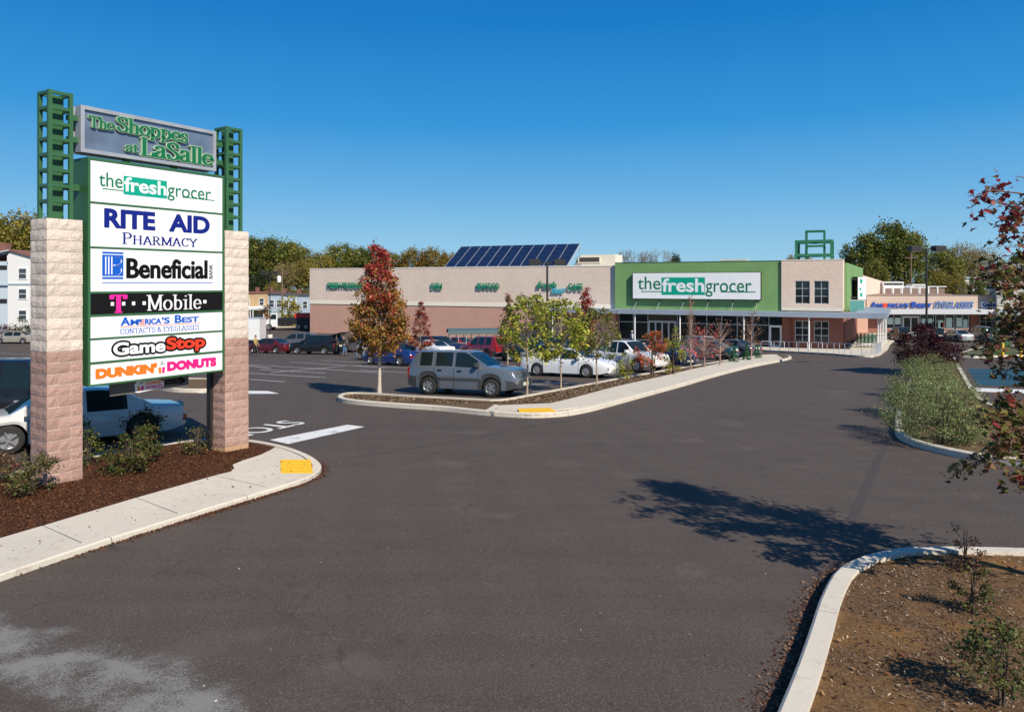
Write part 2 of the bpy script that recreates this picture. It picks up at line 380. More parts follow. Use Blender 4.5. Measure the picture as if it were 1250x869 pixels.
def resample(pts, step):
    P = [Vector(p[:2]) for p in pts]; L = [0]
    for a_, b_ in zip(P, P[1:]): L.append(L[-1]+(b_-a_).length)
    n = max(1, round(L[-1]/step)); out = []
    for i in range(n+1):
        t = L[-1]*i/n; j = max(0, min(len(P)-2, next((q for q in range(len(L)-1) if L[q+1] >= t-1e-9), len(P)-2)))
        seg = L[j+1]-L[j]; out.append(P[j].lerp(P[j+1], (t-L[j])/seg if seg > 1e-9 else 0))
    return out
def offs(P, w):
    out = []
    for i, p in enumerate(P):
        t = (P[min(i+1, len(P)-1)]-P[max(i-1, 0)]).normalized(); out.append(p+Vector((-t.y, t.x))*w)
    return out
def kerb(pts, width, parent, h=.15, stone=2.4, m=None, drop=None):
    """kerb laid on the LEFT of the polyline, one object per cast length; drop(x,y)->height factor"""
    P = resample(pts, .3); Q = offs(P, width); per = max(2, round(stone/.3)); i = 0; n = len(P)-1
    while i < n:
        j = min(n, i+per)
        if n-j < 3: j = n
        idx = list(range(i, j+1)); vs = []; fs = []
        for q, kx in enumerate(idx):
            a_, b_ = P[kx], Q[kx]
            if q == 0: a_ = a_.lerp(P[kx+1], .03); b_ = b_.lerp(Q[kx+1], .03)
            if q == len(idx)-1: a_ = a_.lerp(P[kx-1], .03); b_ = b_.lerp(Q[kx-1], .03)
            hh = h*(drop(a_) if drop else 1)
            ai = a_.lerp(b_, .14)
            z = G(a_.y)
            vs += [(a_.x, a_.y, z-.12), (a_.x, a_.y, z+hh-.02), (ai.x, ai.y, z+hh), (b_.x, b_.y, G(b_.y)+hh), (b_.x, b_.y, G(b_.y)-.12)]
        for q in range(len(idx)-1):
            for r_ in range(4):
                fs.append([q*5+r_, q*5+r_+1, (q+1)*5+r_+1, (q+1)*5+r_])
        fs += [[0, 1, 2, 3, 4][::-1], [len(vs)-5+t for t in range(5)]]
        MB().add(vs, fs).build('kerb_stone', m or KERB, parent)
        i = j
    return Q
# ================================================================== GROUND
def grid_sheet(name, x0, x1, ys, h, m, nx=6, **kw):
    xs = np.linspace(x0, x1, nx); vs = [(x, y, G(y)+h) for y in ys for x in xs]; fs = []
    for i in range(len(ys)-1):
        for j in range(nx-1): fs.append([i*nx+j, i*nx+j+1, (i+1)*nx+j+1, (i+1)*nx+j])
    return MB().add(vs, fs).build(name, m, None, smooth=30, **kw)
grid_sheet('ground', -500, 500, list(range(-50, 151))+[200, 300, 450, 690], -.06, GRASS, kind='structure')
lot = grid_sheet('parking_lot', -95, 100, list(range(-14, 131)), 0, ASPH, 8, kind='structure')
def P2(l, h=.15): return [pix(x, y, h).xy for x, y in l]

def shrink(q, d=.006):
    c = sum(q, Vector((0, 0)))/len(q)
    return [c+(p-c)*(1-d/max((p-c).length, .01)) for p in q]
def bed_sheet(name, outline, h, m, **kw):
    return sheet(name, outline, h, m, kind='structure', **kw)

HL = .085
# ---- left island with the shopping-centre sign
fr = cr(P2([(-520, 905), (-300, 812), (-150, 752), (0, 701), (120, 661), (240, 624), (330, 597), (372, 584), (389, 575), (392, 566), (380, 556), (355, 546), (330, 540), (303, 536), (251, 535), (218, 538), (134, 551), (40, 570), (-120, 604), (-400, 650)], HL), 8)
left = bed_sheet('mulch_bed', fr+[Vector((-16, 8)), Vector((-13, 3))], .060, MULCH)
kerb(fr, .17, left, h=HL)
inner_off = offs(resample(fr, .3), .192)
def near_inner(p): return min(inner_off, key=lambda q: (q-p).length)
slab_in = P2([(-330, 735), (-140, 697), (52, 641), (166, 607), (262, 580)], HL)
slab_out = [near_inner(p) for p in P2([(-260, 800), (-70, 728), (122, 664), (226, 626), (326, 597)], HL)]
def slab(poly, parent, h=.15, m=CONC, gap=.006, **kw):
    return sheet('sidewalk_slab', shrink(poly, gap), h-.004, m, parent, depth=.10, **kw)
def run_out(a_, b_):
    i, j = inner_off_index(a_), inner_off_index(b_); return inner_off[i:j+1]
def inner_off_index(p): return min(range(len(inner_off)), key=lambda i: (inner_off[i]-p).length)
for k in range(4):
    seg = run_out(slab_out[k], slab_out[k+1])
    slab([slab_in[k]]+seg+[slab_in[k+1]], left, h=HL+.003, gap=.014)
nose = run_out(slab_out[4], near_inner(P2([(342, 545)], HL)[0]))
slab([slab_in[4]]+nose+P2([(330, 549), (317, 555), (295, 562), (283, 567), (285, 571), (281, 575.5)], HL), left, h=HL+.003, gap=.014)
def tactile(px4, parent, hh=.15):
    q = P2(px4, hh); o = sheet('tactile_plate', q, hh+.008, YELLOW, parent, depth=.05)
    d = MB(); nx, ny = 16, 9
    for i in range(nx):
        for j in range(ny):
            u, v = (i+.5)/nx, (j+.5)/ny
            p = (q[0].lerp(q[1], u)).lerp(q[3].lerp(q[2], u), v); z = G(p.y)+hh+.007
            r1, r2 = .022, .012
            vs = [(p.x+r1*math.cos(t*math.pi/3), p.y+r1*math.sin(t*math.pi/3), z) for t in range(6)]+[(p.x+r2*math.cos(t*math.pi/3), p.y+r2*math.sin(t*math.pi/3), z+.009) for t in range(6)]
            d.add(vs, [[t, (t+1) % 6, 6+(t+1) % 6, 6+t] for t in range(6)]+[[6, 7, 8, 9, 10, 11]])
    x = d.build('raised_domes', YELLOW, o); x['kind'] = 'stuff'
    return o
tactile([(343, 577.5), (382, 577.5), (379, 561), (342, 561.5)], left, HL)

left_bed = [Vector(q) for q in slab_in]+P2([(281, 575.5), (285, 571), (283, 567), (295, 562), (317, 555), (330, 549), (320, 541), (303, 538), (251, 537), (218, 540.5), (134, 554), (40, 574), (-120, 608), (-400, 655)])
# ---- long island in the middle of the lot
mo = P2([(412, 483), (417, 486), (440, 489), (480, 492), (540, 496), (590, 501)])+P2([(640, 504), (661, 504), (691, 502), (722, 496.5), (782, 481), (830, 468.5), (873, 456.5), (916, 446), (958, 438), (966, 435)], .15)
mb = P2([(950, 432.6), (925, 433.5), (900, 437), (860, 443.5), (800, 453), (760, 460), (700, 471), (640, 482), (608, 487), (580, 486), (540, 484), (500, 482), (470, 480), (440, 478.5), (422, 478.8)])
front = cr(mo, 5); back = cr(mb, 5)
loop = cr(mo+mb, 5, closed=True)
def dropmid(p):
    px = CX+F*p.x/p.y
    if p.y > 45 or px < 560 or px > 740: return 1
    t = min(1, abs(px-650)/50) ; return .15+.85*max(0, (t-.55)/.45)
mid = bed_sheet('mulch_bed', loop, .10, MULCHT)
MIDQ = kerb(loop+[loop[0]], .17, mid, h=.15)
so = resample(cr(P2([(603, 500.5), (640, 502.6), (661, 502.6), (691, 500.5), (722, 495), (782, 480), (830, 468.5), (873, 456.5), (916, 445), (955, 437.5)], .12), 6), 1.6)
si = resample(cr(P2([(612, 495.5), (640, 495.3), (665, 494.5), (691, 489), (752, 472.5), (810, 459.5), (852, 449.5), (904, 438.7), (931, 434.2), (948, 433.4)], .12), 6), 1.6)
n = len(so)-1; si = resample(si, sum((b_-a_).length for a_, b_ in zip(si, si[1:]))/n)
n = min(len(so), len(si))-1
for k in range(n):
    slab([so[k], so[k+1], si[k+1], si[k]], mid, h=.153)
tactile([(634, 503), (680, 502.6), (671, 498), (632, 499)], mid)
slab(P2([(592, 502), (603, 503.5), (611, 495.8), (604, 494.5)], .12), mid, h=.153)

mid_bed = si+P2([(948, 434), (925, 434.5), (900, 438), (860, 444.5), (800, 454.5), (760, 461.5), (700, 472.5), (640, 484), (608, 489), (580, 488), (540, 486), (500, 484), (470, 482), (440, 480.5), (424, 481), (418, 484), (440, 486), (480, 489), (540, 493), (600, 497)])
# ---- island of grey-green shrubs on the right
rl = cr(P2([(1092, 520), (1099, 530), (1125, 540), (1180, 552), (1250, 561), (1340, 571), (1420, 560), (1400, 520), (1300, 506), (1250, 500), (1215, 494), (1197, 484), (1184, 467), (1175, 452), (1167, 439), (1155, 434), (1138, 436), (1120, 446), (1106, 470), (1095, 500)]), 6, closed=True)
rb = bed_sheet('mulch_bed', rl, .10, MULCHT); kerb(rl+[rl[0]], .17, rb)
# ---- far kerbed grass strip with the green box
gl = cr(P2([(1172, 434.5), (1250, 432.5), (1420, 430), (1430, 421), (1250, 421), (1195, 424), (1176, 429)]), 5, closed=True)
gb = bed_sheet('grass_strip', gl, .10, GRASS); kerb(gl+[gl[0]], .17, gb)
# ---- near right planting bed
nl = cr([Vector((14, 9.2)), Vector((9.5, 9.55))]+P2([(1400, 674), (1250, 668.5), (1130, 666.5), (1088, 669.5), (1050, 679), (1022, 694), (1003, 725), (988, 768), (970, 817), (948, 869), (900, 985)])+[Vector((1.0, 2.4)), Vector((.2, -2)), Vector((-.6, -7))], 8)
nb = bed_sheet('soil_bed', nl+[Vector((4, -9)), Vector((14, -9))], .11, SOIL)
kerb(nl, .2, nb, h=.16, stone=3.0)
# ---- island far left behind the pylon, seen under the sign
ll = cr(P2([(212, 474), (255, 474.5), (278, 472), (280, 467), (262, 462), (225, 461), (190, 463), (186, 469)]), 5, closed=True)
lb = bed_sheet('mulch_bed', ll, .10, MULCHT); kerb(ll+[ll[0]], .17, lb)

# ---- painted markings (4 mm sheets)
def mark(name, pl, m=PAINT, h=.005, **kw):
    return sheet(name, [pix(x, y).xy for x, y in pl], h, m, lot, **kw)
mark('stop_line', [(329, 537), (424, 518.5), (445, 521), (352, 542)])
mark('stop_line', [(298, 477), (327, 477.3), (341, 480.6), (298, 480.8)])
def stall(a_, b_, w=.1):
    p, q = pix(*a_).xy, pix(*b_).xy; t = (q-p).normalized(); nn = Vector((-t.y, t.x))*w/2
    sheet('stall_line', [p-nn, q-nn, q+nn, p+nn], .005, PAINT, lot)
for a_, b_ in [((302, 445), (462, 455)), ((316, 451), (398, 455.5)), ((302, 455.5), (398, 461)), ((302, 463), (347, 466)), ((355, 442), (470, 449)), ((392, 440), (450, 443)), ((330, 455), (420, 447)),
               ((420, 446), (520, 450)), ((440, 452), (560, 458)), ((250, 441), (330, 449.5)), ((60, 436), (36, 434)), ((0, 431), (36, 433)), ((0, 443), (36, 446)), ((10, 437), (60, 441)), ((640, 470), (700, 467)), ((600, 462), (720, 470)), ((560, 452), (640, 457)), ((650, 478), (668, 477))]:
    stall(a_, b_)
for a_, b_ in [((130, 470), (250, 480)), ((120, 488), (210, 500))]: stall(a_, b_)
wa, wb = pix(-60, 768).xy, pix(230, 866).xy; wt = (wb-wa).normalized(); wn = Vector((-wt.y, wt.x)); hwid = .62
sheet('worn_crossing_stripe', [wa-wn*hwid-wt*2, wb-wn*hwid+wt*.3, wb+wt*.6, wb+wn*hwid+wt*.2, wa+wn*hwid-wt*2], .005, paint('faded_stripe_paint', (.21, .20, .185), .475, (wa, wn, hwid)), lot)
mark('blue_bay_panel', [(1181, 450), (1262, 451), (1280, 473), (1194, 470)], BLUEP)
mark('bay_line', [(1189, 473.5), (1300, 477), (1300, 482), (1192, 478)])
# asphalt seam and repaired strip
def strip(name, pts, w, m, h=.003):
    P = resample(cr([pix(x, y).xy for x, y in pts], 6), .25); L, Q = offs(P, w/2), offs(P, -w/2); vs = []
    for l_, q_ in zip(L, Q): vs += [(l_.x, l_.y, G(l_.y)+h), (q_.x, q_.y, G(q_.y)+h)]
    return MB().add(vs, [[2*i, 2*i+1, 2*i+3, 2*i+2] for i in range(len(L)-1)]).build(name, m, lot)
SEAM = mat('seam_tar', (.026, .024, .024), .6, noise=.3, nscale=20)
strip('asphalt_seam', [(1037, 640), (1052, 608), (1068, 570), (1084, 540)], .14, mat('patch_asphalt', (.058, .047, .041), .8, bump=.5, bscale=90))
strip('asphalt_crack', [(420, 560), (520, 545), (640, 522), (720, 508)], .014, SEAM, .004)

# STOP painted for drivers leaving the lot
def text_mesh(txt, bold=0.0, extrude=0.0, shear=0.0, spacing=1.0, bevel=0.0, res=6):
    cu = bpy.data.curves.new('tmp', 'FONT'); cu.body = txt; cu.size = 1; cu.offset = bold; cu.extrude = extrude; cu.shear = shear
    cu.space_character = spacing; cu.resolution_u = res; cu.bevel_depth = bevel
    o = bpy.data.objects.new('tmp', cu); COL.objects.link(o)
    dg = bpy.context.evaluated_depsgraph_get(); me = bpy.data.meshes.new_from_object(o.evaluated_get(dg))
    bpy.data.objects.remove(o); bpy.data.curves.remove(cu)
    n = len(me.vertices); co = np.empty(n*3); me.vertices.foreach_get('co', co); return me, co.reshape(-1, 3)
def fit_text(name, txt, box, y, m, parent, depth=.004, fat=None, **kw):
    """sans text filling box=(x0,x1,z0,z1) on the plane y (front = -y)"""
    me, co = text_mesh(txt, extrude=.5, **kw)
    mn, mx = co.min(0), co.max(0); x0, x1, z0, z1 = box; out = np.empty_like(co)
    out[:, 0] = x0+(co[:, 0]-mn[0])/(mx[0]-mn[0])*(x1-x0); out[:, 2] = z0+(co[:, 1]-mn[1])/(mx[1]-mn[1])*(z1-z0)
    out[:, 1] = y-depth*(co[:, 2]-mn[2])/(mx[2]-mn[2])
    if fat:   # heavier weight: the same outline laid again around its own position
        fc = [list(p.vertices) for p in me.polygons]; mb_ = MB()
        for q in range(-1, 12):
            s_ = out.copy()
            if q >= 0: s_[:, 0] += fat[0]*math.cos(q*math.pi/6); s_[:, 2] += fat[1]*math.sin(q*math.pi/6)
            s_[:, 1] -= .00006*(q+1); mb_.add([tuple(v) for v in s_], fc)
        return mb_.build(name, m, parent)
    me.vertices.foreach_set('co', out.ravel()); me.materials.clear(); me.materials.append(m); me.update()
    return link(name, me, parent)
me, co = text_mesh('STOP', bold=.01)
mn, mx = co.min(0), co.max(0); u = (co[:, 0]-mn[0])/(mx[0]-mn[0]); v = (co[:, 1]-mn[1])/(mx[1]-mn[1])
# corners on the ground: reading start (S) at the far right, feet of the letters away from the camera
s0, s1 = pix(366, 514.5).xy, pix(258, 538).xy      # S side -> P side along the word, feet of letters
d0 = pix(372, 519).xy-s0
base_dir = (s1-s0); up = Vector((.30, -1.0)).normalized()*1.35
s0 = pix(346, 513.5).xy; s1 = pix(262, 531).xy; base_dir = s1-s0; up = (pix(376, 516.5).xy-pix(346, 513.5).xy)
P = [(s0+base_dir*float(a_)+up*float(b_)) for a_, b_ in zip(u, v)]
me.vertices.foreach_set('co', np.array([(p.x, p.y, G(p.y)+.012) for p in P]).ravel()); me.materials.clear(); me.materials.append(PAINT); me.update()
link('stop_lettering', me, lot)
# ================================================================== LETTERING (broad-nib serif)
def _el(cx, cz, rx, rz, a0, a1, n=14): return [(cx+rx*math.cos(R(a0+(a1-a0)*i/n)), cz+rz*math.sin(R(a0+(a1-a0)*i/n))) for i in range(n+1)]
def _sm(p): return [tuple(q) for q in cr([Vector(x) for x in p], 4)]
GL = {  # width, strokes, serif centres
 'T': (.78, [[(.39, 0), (.39, 1)], [(.05, 1), (.73, 1)], [(.05, 1), (.05, .82)], [(.73, 1), (.73, .82)]], [(.39, 0)]),
 'h': (.66, [[(.15, 0), (.15, 1)], [(.15, .5)]+_el(.33, .46, .17, .2, 150, 0)+[(.50, 0)]], [(.15, 0), (.50, 0), (.10, 1)]),
 'e': (.60, [_el(.30, .33, .23, .33, 0, 320), [(.08, .35), (.53, .35)]], []),
 'o': (.64, [_el(.32, .33, .25, .33, 0, 360, 20)], []),
 'p': (.68, [[(.15, -.24), (.15, .66)], _el(.34, .33, .22, .33, 150, -150)], [(.15, -.24), (.12, .66)]),
 'b': (.68, [[(.15, 0), (.15, 1)], _el(.34, .33, .22, .33, 150, -150)], [(.12, 1)]),
 's': (.52, [_sm([(.42, .50), (.38, .62), (.25, .66), (.12, .58), (.12, .45), (.27, .35), (.40, .24), (.40, .09), (.26, 0), (.12, .03), (.07, .16)])], []),
 'S': (.66, [_sm([(.55, .74), (.50, .92), (.33, 1), (.15, .92), (.11, .74), (.22, .60), (.42, .47), (.56, .30), (.52, .09), (.32, 0), (.14, .06), (.07, .26)])], []),
 'a': (.60, [_sm([(.10, .5), (.15, .62), (.28, .66), (.40, .58), (.42, .42)])+[(.42, .08), (.50, 0)], _sm([(.42, .38), (.24, .34), (.09, .22), (.10, .06), (.22, 0), (.36, .06), (.42, .16)])], []),
 't': (.44, [_sm([(.20, .88), (.20, .60), (.20, .12), (.28, 0), (.40, .06)]), [(.05, .66), (.38, .66)]], []),
 'L': (.66, [[(.17, 0), (.17, 1)], [(.17, 0), (.60, 0)], [(.60, 0), (.60, .2)]], [(.17, 1), (.17, 0)]),
 'l': (.32, [[(.16, 0), (.16, 1)]], [(.16, 0), (.12, 1)]),
 'i': (.32, [[(.16, 0), (.16, .66)], [(.16, .9), (.16, .93)]], [(.16, 0), (.12, .66)]),
 'M': (1.0, [[(.14, 0), (.14, 1)], [(.14, 1), (.5, .06)], [(.5, .06), (.86, 1)], [(.86, 1), (.86, 0)]], [(.14, 0), (.86, 0), (.1, 1), (.9, 1)]),
 'A': (.78, [[(.08, 0), (.38, 1)], [(.38, 1), (.70, 0)], [(.18, .33), (.60, .33)]], [(.08, 0), (.70, 0)]),
 'E': (.66, [[(.15, 0), (.15, 1)], [(.15, 1), (.56, 1)], [(.15, .52), (.46, .52)], [(.15, 0), (.58, 0)], [(.56, 1), (.56, .85)], [(.58, 0), (.58, .17)]], [(.15, 0), (.15, 1)]),
 'R': (.74, [[(.15, 0), (.15, 1)], [(.15, 1)]+_el(.33, .76, .22, .24, 90, -90)+[(.15, .52)], [(.34, .52), (.64, 0)]], [(.15, 0), (.15, 1), (.64, 0)]),
 'P': (.66, [[(.15, 0), (.15, 1)], [(.15, 1)]+_el(.34, .75, .23, .25, 90, -90)+[(.15, .5)]], [(.15, 0), (.15, 1)]),
 'B': (.70, [[(.15, 0), (.15, 1)], [(.15, 1)]+_el(.33, .77, .20, .23, 90, -90)+[(.15, .54)], [(.15, .54)]+_el(.34, .27, .24, .27, 90, -90)+[(.15, 0)]], [(.15, 0), (.15, 1)]),
 'I': (.34, [[(.17, 0), (.17, 1)]], [(.17, 0), (.17, 1)]),
 'C': (.74, [_el(.40, .5, .31, .5, 42, 318, 18), [(.65, .96), (.65, .78)]], []),
 'G': (.78, [_el(.40, .5, .31, .5, 42, 300, 18), [(.62, .08), (.62, .42)], [(.50, .42), (.72, .42)]], []),
 'O': (.80, [_el(.40, .5, .31, .5, 0, 360, 20)], []),
 'N': (.84, [[(.14, 0), (.14, 1)], [(.14, 1), (.68, 0)], [(.68, 0), (.68, 1)]], [(.14, 0), (.14, 1), (.68, 1)]),
 'Y': (.74, [[(.05, 1), (.37, .48)], [(.37, .48), (.68, 1)], [(.37, .48), (.37, 0)]], [(.05, 1), (.68, 1), (.37, 0)]),
 'H': (.84, [[(.15, 0), (.15, 1)], [(.67, 0), (.67, 1)], [(.15, .5), (.67, .5)]], [(.15, 0), (.15, 1), (.67, 0), (.67, 1)]),
 'K': (.78, [[(.15, 0), (.15, 1)], [(.15, .38), (.62, 1)], [(.3, .58), (.66, 0)]], [(.15, 0), (.15, 1), (.66, 0)]),
 '&': (.78, [_sm([(.68, 0), (.30, .55), (.20, .80), (.32, 1), (.45, .82), (.34, .62), (.12, .38), (.10, .12), (.28, 0), (.48, .08), (.66, .42)])], []),
 "'": (.24, [[(.12, 1), (.10, .75)]], []), '.': (.3, [[(.12, .02), (.16, .02)]], []), ' ': (.35, [], []), ',': (.3, [], []),
}
def serif_text(name, txt, box, y, m, parent, depth=.004, tw=.13, th=.05, grow=0.0, small=None, serif=.09, gap=.03):
    """nib lettering; box = (x0,x1,z0,z1) where z0 is the baseline and z1 the cap line; capitals after the first of a word shrink by 'small'"""
    items = []; cx = 0; first = True
    for ch in txt:
        if ch == ' ': cx += .35; first = True; continue
        sc = 1 if (first or not small) else small
        w, st, sf = GL[ch]; items.append((cx, sc, st, sf)); cx += w*sc+gap; first = False
    x0, x1, z0, z1 = box; kx = (x1-x0)/cx; kz = z1-z0; mb_ = MB(); q = 0
    hw, hh = tw/2+grow, th/2+grow
    def hull(p, r_, hw_, hh_):
        pts = [(c[0]+hw_*math.cos(t*math.pi/4+math.pi/8)*1.08, c[1]+hh_*math.sin(t*math.pi/4+math.pi/8)*1.08) for c in (p, r_) for t in range(8)]
        pts = sorted(set(pts))
        def half(ps):
            h_ = []
            for a_ in ps:
                while len(h_) > 1 and (h_[-1][0]-h_[-2][0])*(a_[1]-h_[-2][1])-(h_[-1][1]-h_[-2][1])*(a_[0]-h_[-2][0]) <= 0: h_.pop()
                h_.append(a_)
            return h_
        lo, hi = half(pts), half(pts[::-1]); return lo[:-1]+hi[:-1]
    for cx0, sc, st, sf in items:
        segs = [(a_, b_) for s_ in st for a_, b_ in zip(s_, s_[1:])]
        segs += [((c[0]-serif, c[1]), (c[0]+serif, c[1])) for c in sf]
        for i, (p, r_) in enumerate(segs):
            inset = hh if True else 0
            f_ = lambda c: (cx0+c[0]*sc, c[1]*sc)
            hp = hull(f_(p), f_(r_), hw*(sc**.5), hh*(sc**.5)); q = (q+1) % 7
            yy = y-depth-q*.00025
            mb_.poly([(x0+c[0]*kx, yy, z0+c[1]*kz) for c in hp], (0, depth, 0))
    return mb_.build(name, m, parent)

# ================================================================== THE PYLON SIGN
T_ANG = math.atan2(.84, .54)
PR0 = Vector((-7.92, 13.3)); z0s = G(13.3)+.06
sign = thing('pylon_sign', (PR0.x, PR0.y, z0s), T_ANG, 'tall shopping centre pylon sign with stacked tenant panels between two block pillars', 'sign')
def zs(zc): return CAMZ+zc-z0s          # camera-relative height -> local
PT = zs(1.16); NC = 24; CH = PT/NC; PW = .61
# pillars: pinwheel courses of split-face blocks
def block_mesh(name, lx, ly, seed, m):
    r_ = random.Random(seed); h = CH-.014; nx, nz = 3, 2
    mb_ = MB()
    def face(P00, U, V, N, nu, nv):
        g_ = []; base = Vector(P00)
        for j in range(nv+1):
            for i in range(nu+1):
                edge = i in (0, nu) or j in (0, nv); d = 0 if edge else r_.uniform(.003, .017)
                g_.append(base+Vector(U)*i/nu+Vector(V)*j/nv+Vector(N)*d)
        return g_, [[j*(nu+1)+i, j*(nu+1)+i+1, (j+1)*(nu+1)+i+1, (j+1)*(nu+1)+i] for j in range(nv) for i in range(nu)]
    mb_.add(*face((0, 0, 0), (lx, 0, 0), (0, 0, h), (0, -1, 0), 4, 2))      # front
    mb_.add(*face((lx, 0, 0), (0, ly, 0), (0, 0, h), (1, 0, 0), 3, 2))
    mb_.add(*face((0, ly, 0), (0, -ly, 0), (0, 0, h), (-1, 0, 0), 3, 2))
    mb_.add([(lx, ly, 0), (0, ly, 0), (0, ly, h), (lx, ly, h)], [(0, 1, 2, 3)])
    mb_.add([(0, 0, h), (lx, 0, h), (lx, ly, h), (0, ly, h)], [(0, 1, 2, 3)]); mb_.add([(0, 0, 0), (lx, 0, 0), (lx, ly, 0), (0, ly, 0)], [(3, 2, 1, 0)])
    return mb_.mesh(name, m)
LB, SB = .405, .205
blkm = {}
for key, m in (('c', BLK_C), ('p', BLK_P)):
    blkm[key] = [block_mesh('block', .401, .199, 11+i, m) for i in range(5)]
capstone = BLK_C
for pi, s_ in enumerate((-PW, 3.0)):
    core = MB().box(s_+.010, s_+PW-.010, .010, PW-.010, 0, PT-.02).build('pillar_core', MORT, sign)
    for c in range(NC):
        ms = blkm['p' if c < NC/2-.01 else 'c']; z = c*CH
        odd = c % 2
        # four blocks around the core, each rotated a quarter turn; mirrored on alternate courses
        cx, cy = s_+PW/2, PW/2
        for q in range(4):
            me = ms[(c*3+q*2+pi) % 5]; o = link('block', me, sign)
            if not odd:
                M_ = Matrix.Translation((cx, cy, z)) @ Matrix.Rotation(q*math.pi/2, 4, 'Z') @ Matrix.Translation((-PW/2, -PW/2, 0))
            else:
                M_ = Matrix.Translation((cx, cy, z)) @ Matrix.Rotation(q*math.pi/2, 4, 'Z') @ Matrix.Translation((-PW/2+SB, -PW/2, 0))
            o.matrix_local = M_
for s_ in (-PW, 3.0): MB().box(s_+.004, s_+PW-.004, .004, PW-.004, -.3, -.002).build('base_course', BLK_T, sign)
# steel column behind the right pillar
MB().box(2.93, 2.995, .42, .56, 0, PT+.02).build('steel_post', DARK, sign)
# lattice towers
TW = .42; TT = zs(3.45)
for s_ in (-PW+.04, 3.03+.02):
    lt = MB(); x0, x1, y0, y1 = s_, s_+TW, .03, .03+TW; w = .065
    for xx in (x0, x1-w):
        for yy in (y0, y1-w): lt.box(xx, xx+w, yy, yy+w, PT-.03, TT)
    nr = 8; dz = (TT-.06-PT)/nr
    for i in range(1, nr+1):
        z = PT+i*dz
        for yy in (y0+.004, y1-w+.004): lt.box(x0+w, x1-w, yy, yy+w-.008, z, z+.055)
        for xx in (x0+.004, x1-w+.004): lt.box(xx, xx+w-.008, y0+w, y1-w, z, z+.055)
    tw_ = lt.build('lattice_tower', SGREEN, sign)
    MB().box(x0+.13, x1-.11, y0+.17, y1-w-.005, PT-.03, TT-.075).build('inner_column', SGREEN, tw_)
# main lightbox
BX0, BX1, BY0, BY1 = .07, 2.95, -.05, .52
ZB0, ZB1 = zs(-1.93), zs(2.33)
def zpx(y): return zs(.01523*(345-y))
rows = [(195.4, 246.0), (248.2, 300.9), (303.0, 356.2), (358.6, 384.2), (386.8, 413.1), (415.2, 442.2), (444.9, 469.7)]
fr_ = MB().box(BX0, BX1, BY0+.03, BY1-.03, ZB0+.005, ZB1-.005)
fw = .045
fr_.box(BX0, BX0+fw, BY0, BY0+.03, ZB0, ZB1).box(BX1-fw, BX1, BY0, BY0+.03, ZB0, ZB1)
fr_.box(BX0+fw, BX1-fw, BY0, BY0+.03, zpx(195.4), ZB1).box(BX0+fw, BX1-fw, BY0, BY0+.03, ZB0, zpx(469.7))
for (a_, b_), (c, d) in zip(rows, rows[1:]): fr_.box(BX0+fw, BX1-fw, BY0+.002, BY0+.03, zpx(c), zpx(b_))
fr_.box(BX0, BX1, BY1-.03, BY1, ZB0, ZB1)
cab = fr_.build('sign_cabinet', SGREEN, sign)
bk = []
panels = []
px0, px1 = BX0+fw, BX1-fw; PWD = px1-px0; yf = BY0+.012
for i, (a_, b_) in enumerate(rows):
    pm = BLACK if i == 3 else WHITE
    p = MB().box(px0+.003, px1-.003, yf, BY0+.028, zpx(b_)+.003, zpx(a_)-.003).build('sign_panel', pm, sign)
    panels.append((p, zpx(b_), zpx(a_)))
def _per(s_, k_=1.172): return s_/(k_-s_*(k_-1))
def U(f): return px0+PWD*_per(f)
def pan(i, fz):  # fraction up the panel
    p, a_, b_ = panels[i]; return a_+(b_-a_)*fz
def slabr(name, x0, x1, z0_, z1_, m, par, d=.002, y=None): 
    yy = (yf if y is None else y); return MB().box(x0, x1, yy-d, yy-.0004, z0_, z1_).build(name, m, par)
# 1 thefreshgrocer
def fresh_logo(par, X, Z, y, white, teal, dark, d=.003):
    """X,Z map 0..1 -> coordinates"""
    MB().box(X(.213), X(.588), y-d, y-.0005, Z(.02), Z(.95)).build('logo_block', teal, par)
    fit_text('lettering', 'the', (X(.0), X(.205), Z(.30), Z(1.0)), y, dark, par, d*1.2, bold=.006)
    fit_text('lettering', 'fresh', (X(.218), X(.582), Z(.17), Z(.90)), y-d, white, par, d, bold=.022)
    fit_text('lettering', 'grocer', (X(.592), X(.97), Z(-.06), Z(.66)), y, dark, par, d*1.2, bold=.006)
    MB().box(X(.03), X(.213), y-d, y-.0005, Z(.165), Z(.215)).box(X(.72), X(1.0), y-d, y-.0005, Z(.165), Z(.215)).build('logo_line', dark, par)
p = panels[0]
fresh_logo(p[0], lambda u: U(.065+.875*u), lambda v: pan(0, .24+.50*v), yf, WHITE, TEAL, DGREEN)
# 2 RITE AID PHARMACY
p = panels[1]
fit_text('lettering', 'RITE', (U(.11), U(.487), pan(1, .47), pan(1, .90)), yf, NAVY, p[0], .003, bold=.02, fat=(.014, .012))
fit_text('lettering', 'AID', (U(.60), U(.90), pan(1, .47), pan(1, .90)), yf, NAVY, p[0], .003, bold=.02, fat=(.014, .012))
serif_text('lettering', 'PHARMACY', (U(.24), U(.81), pan(1, .10), pan(1, .36)), yf, NAVY, p[0], .003, tw=.13, th=.07, small=.78)
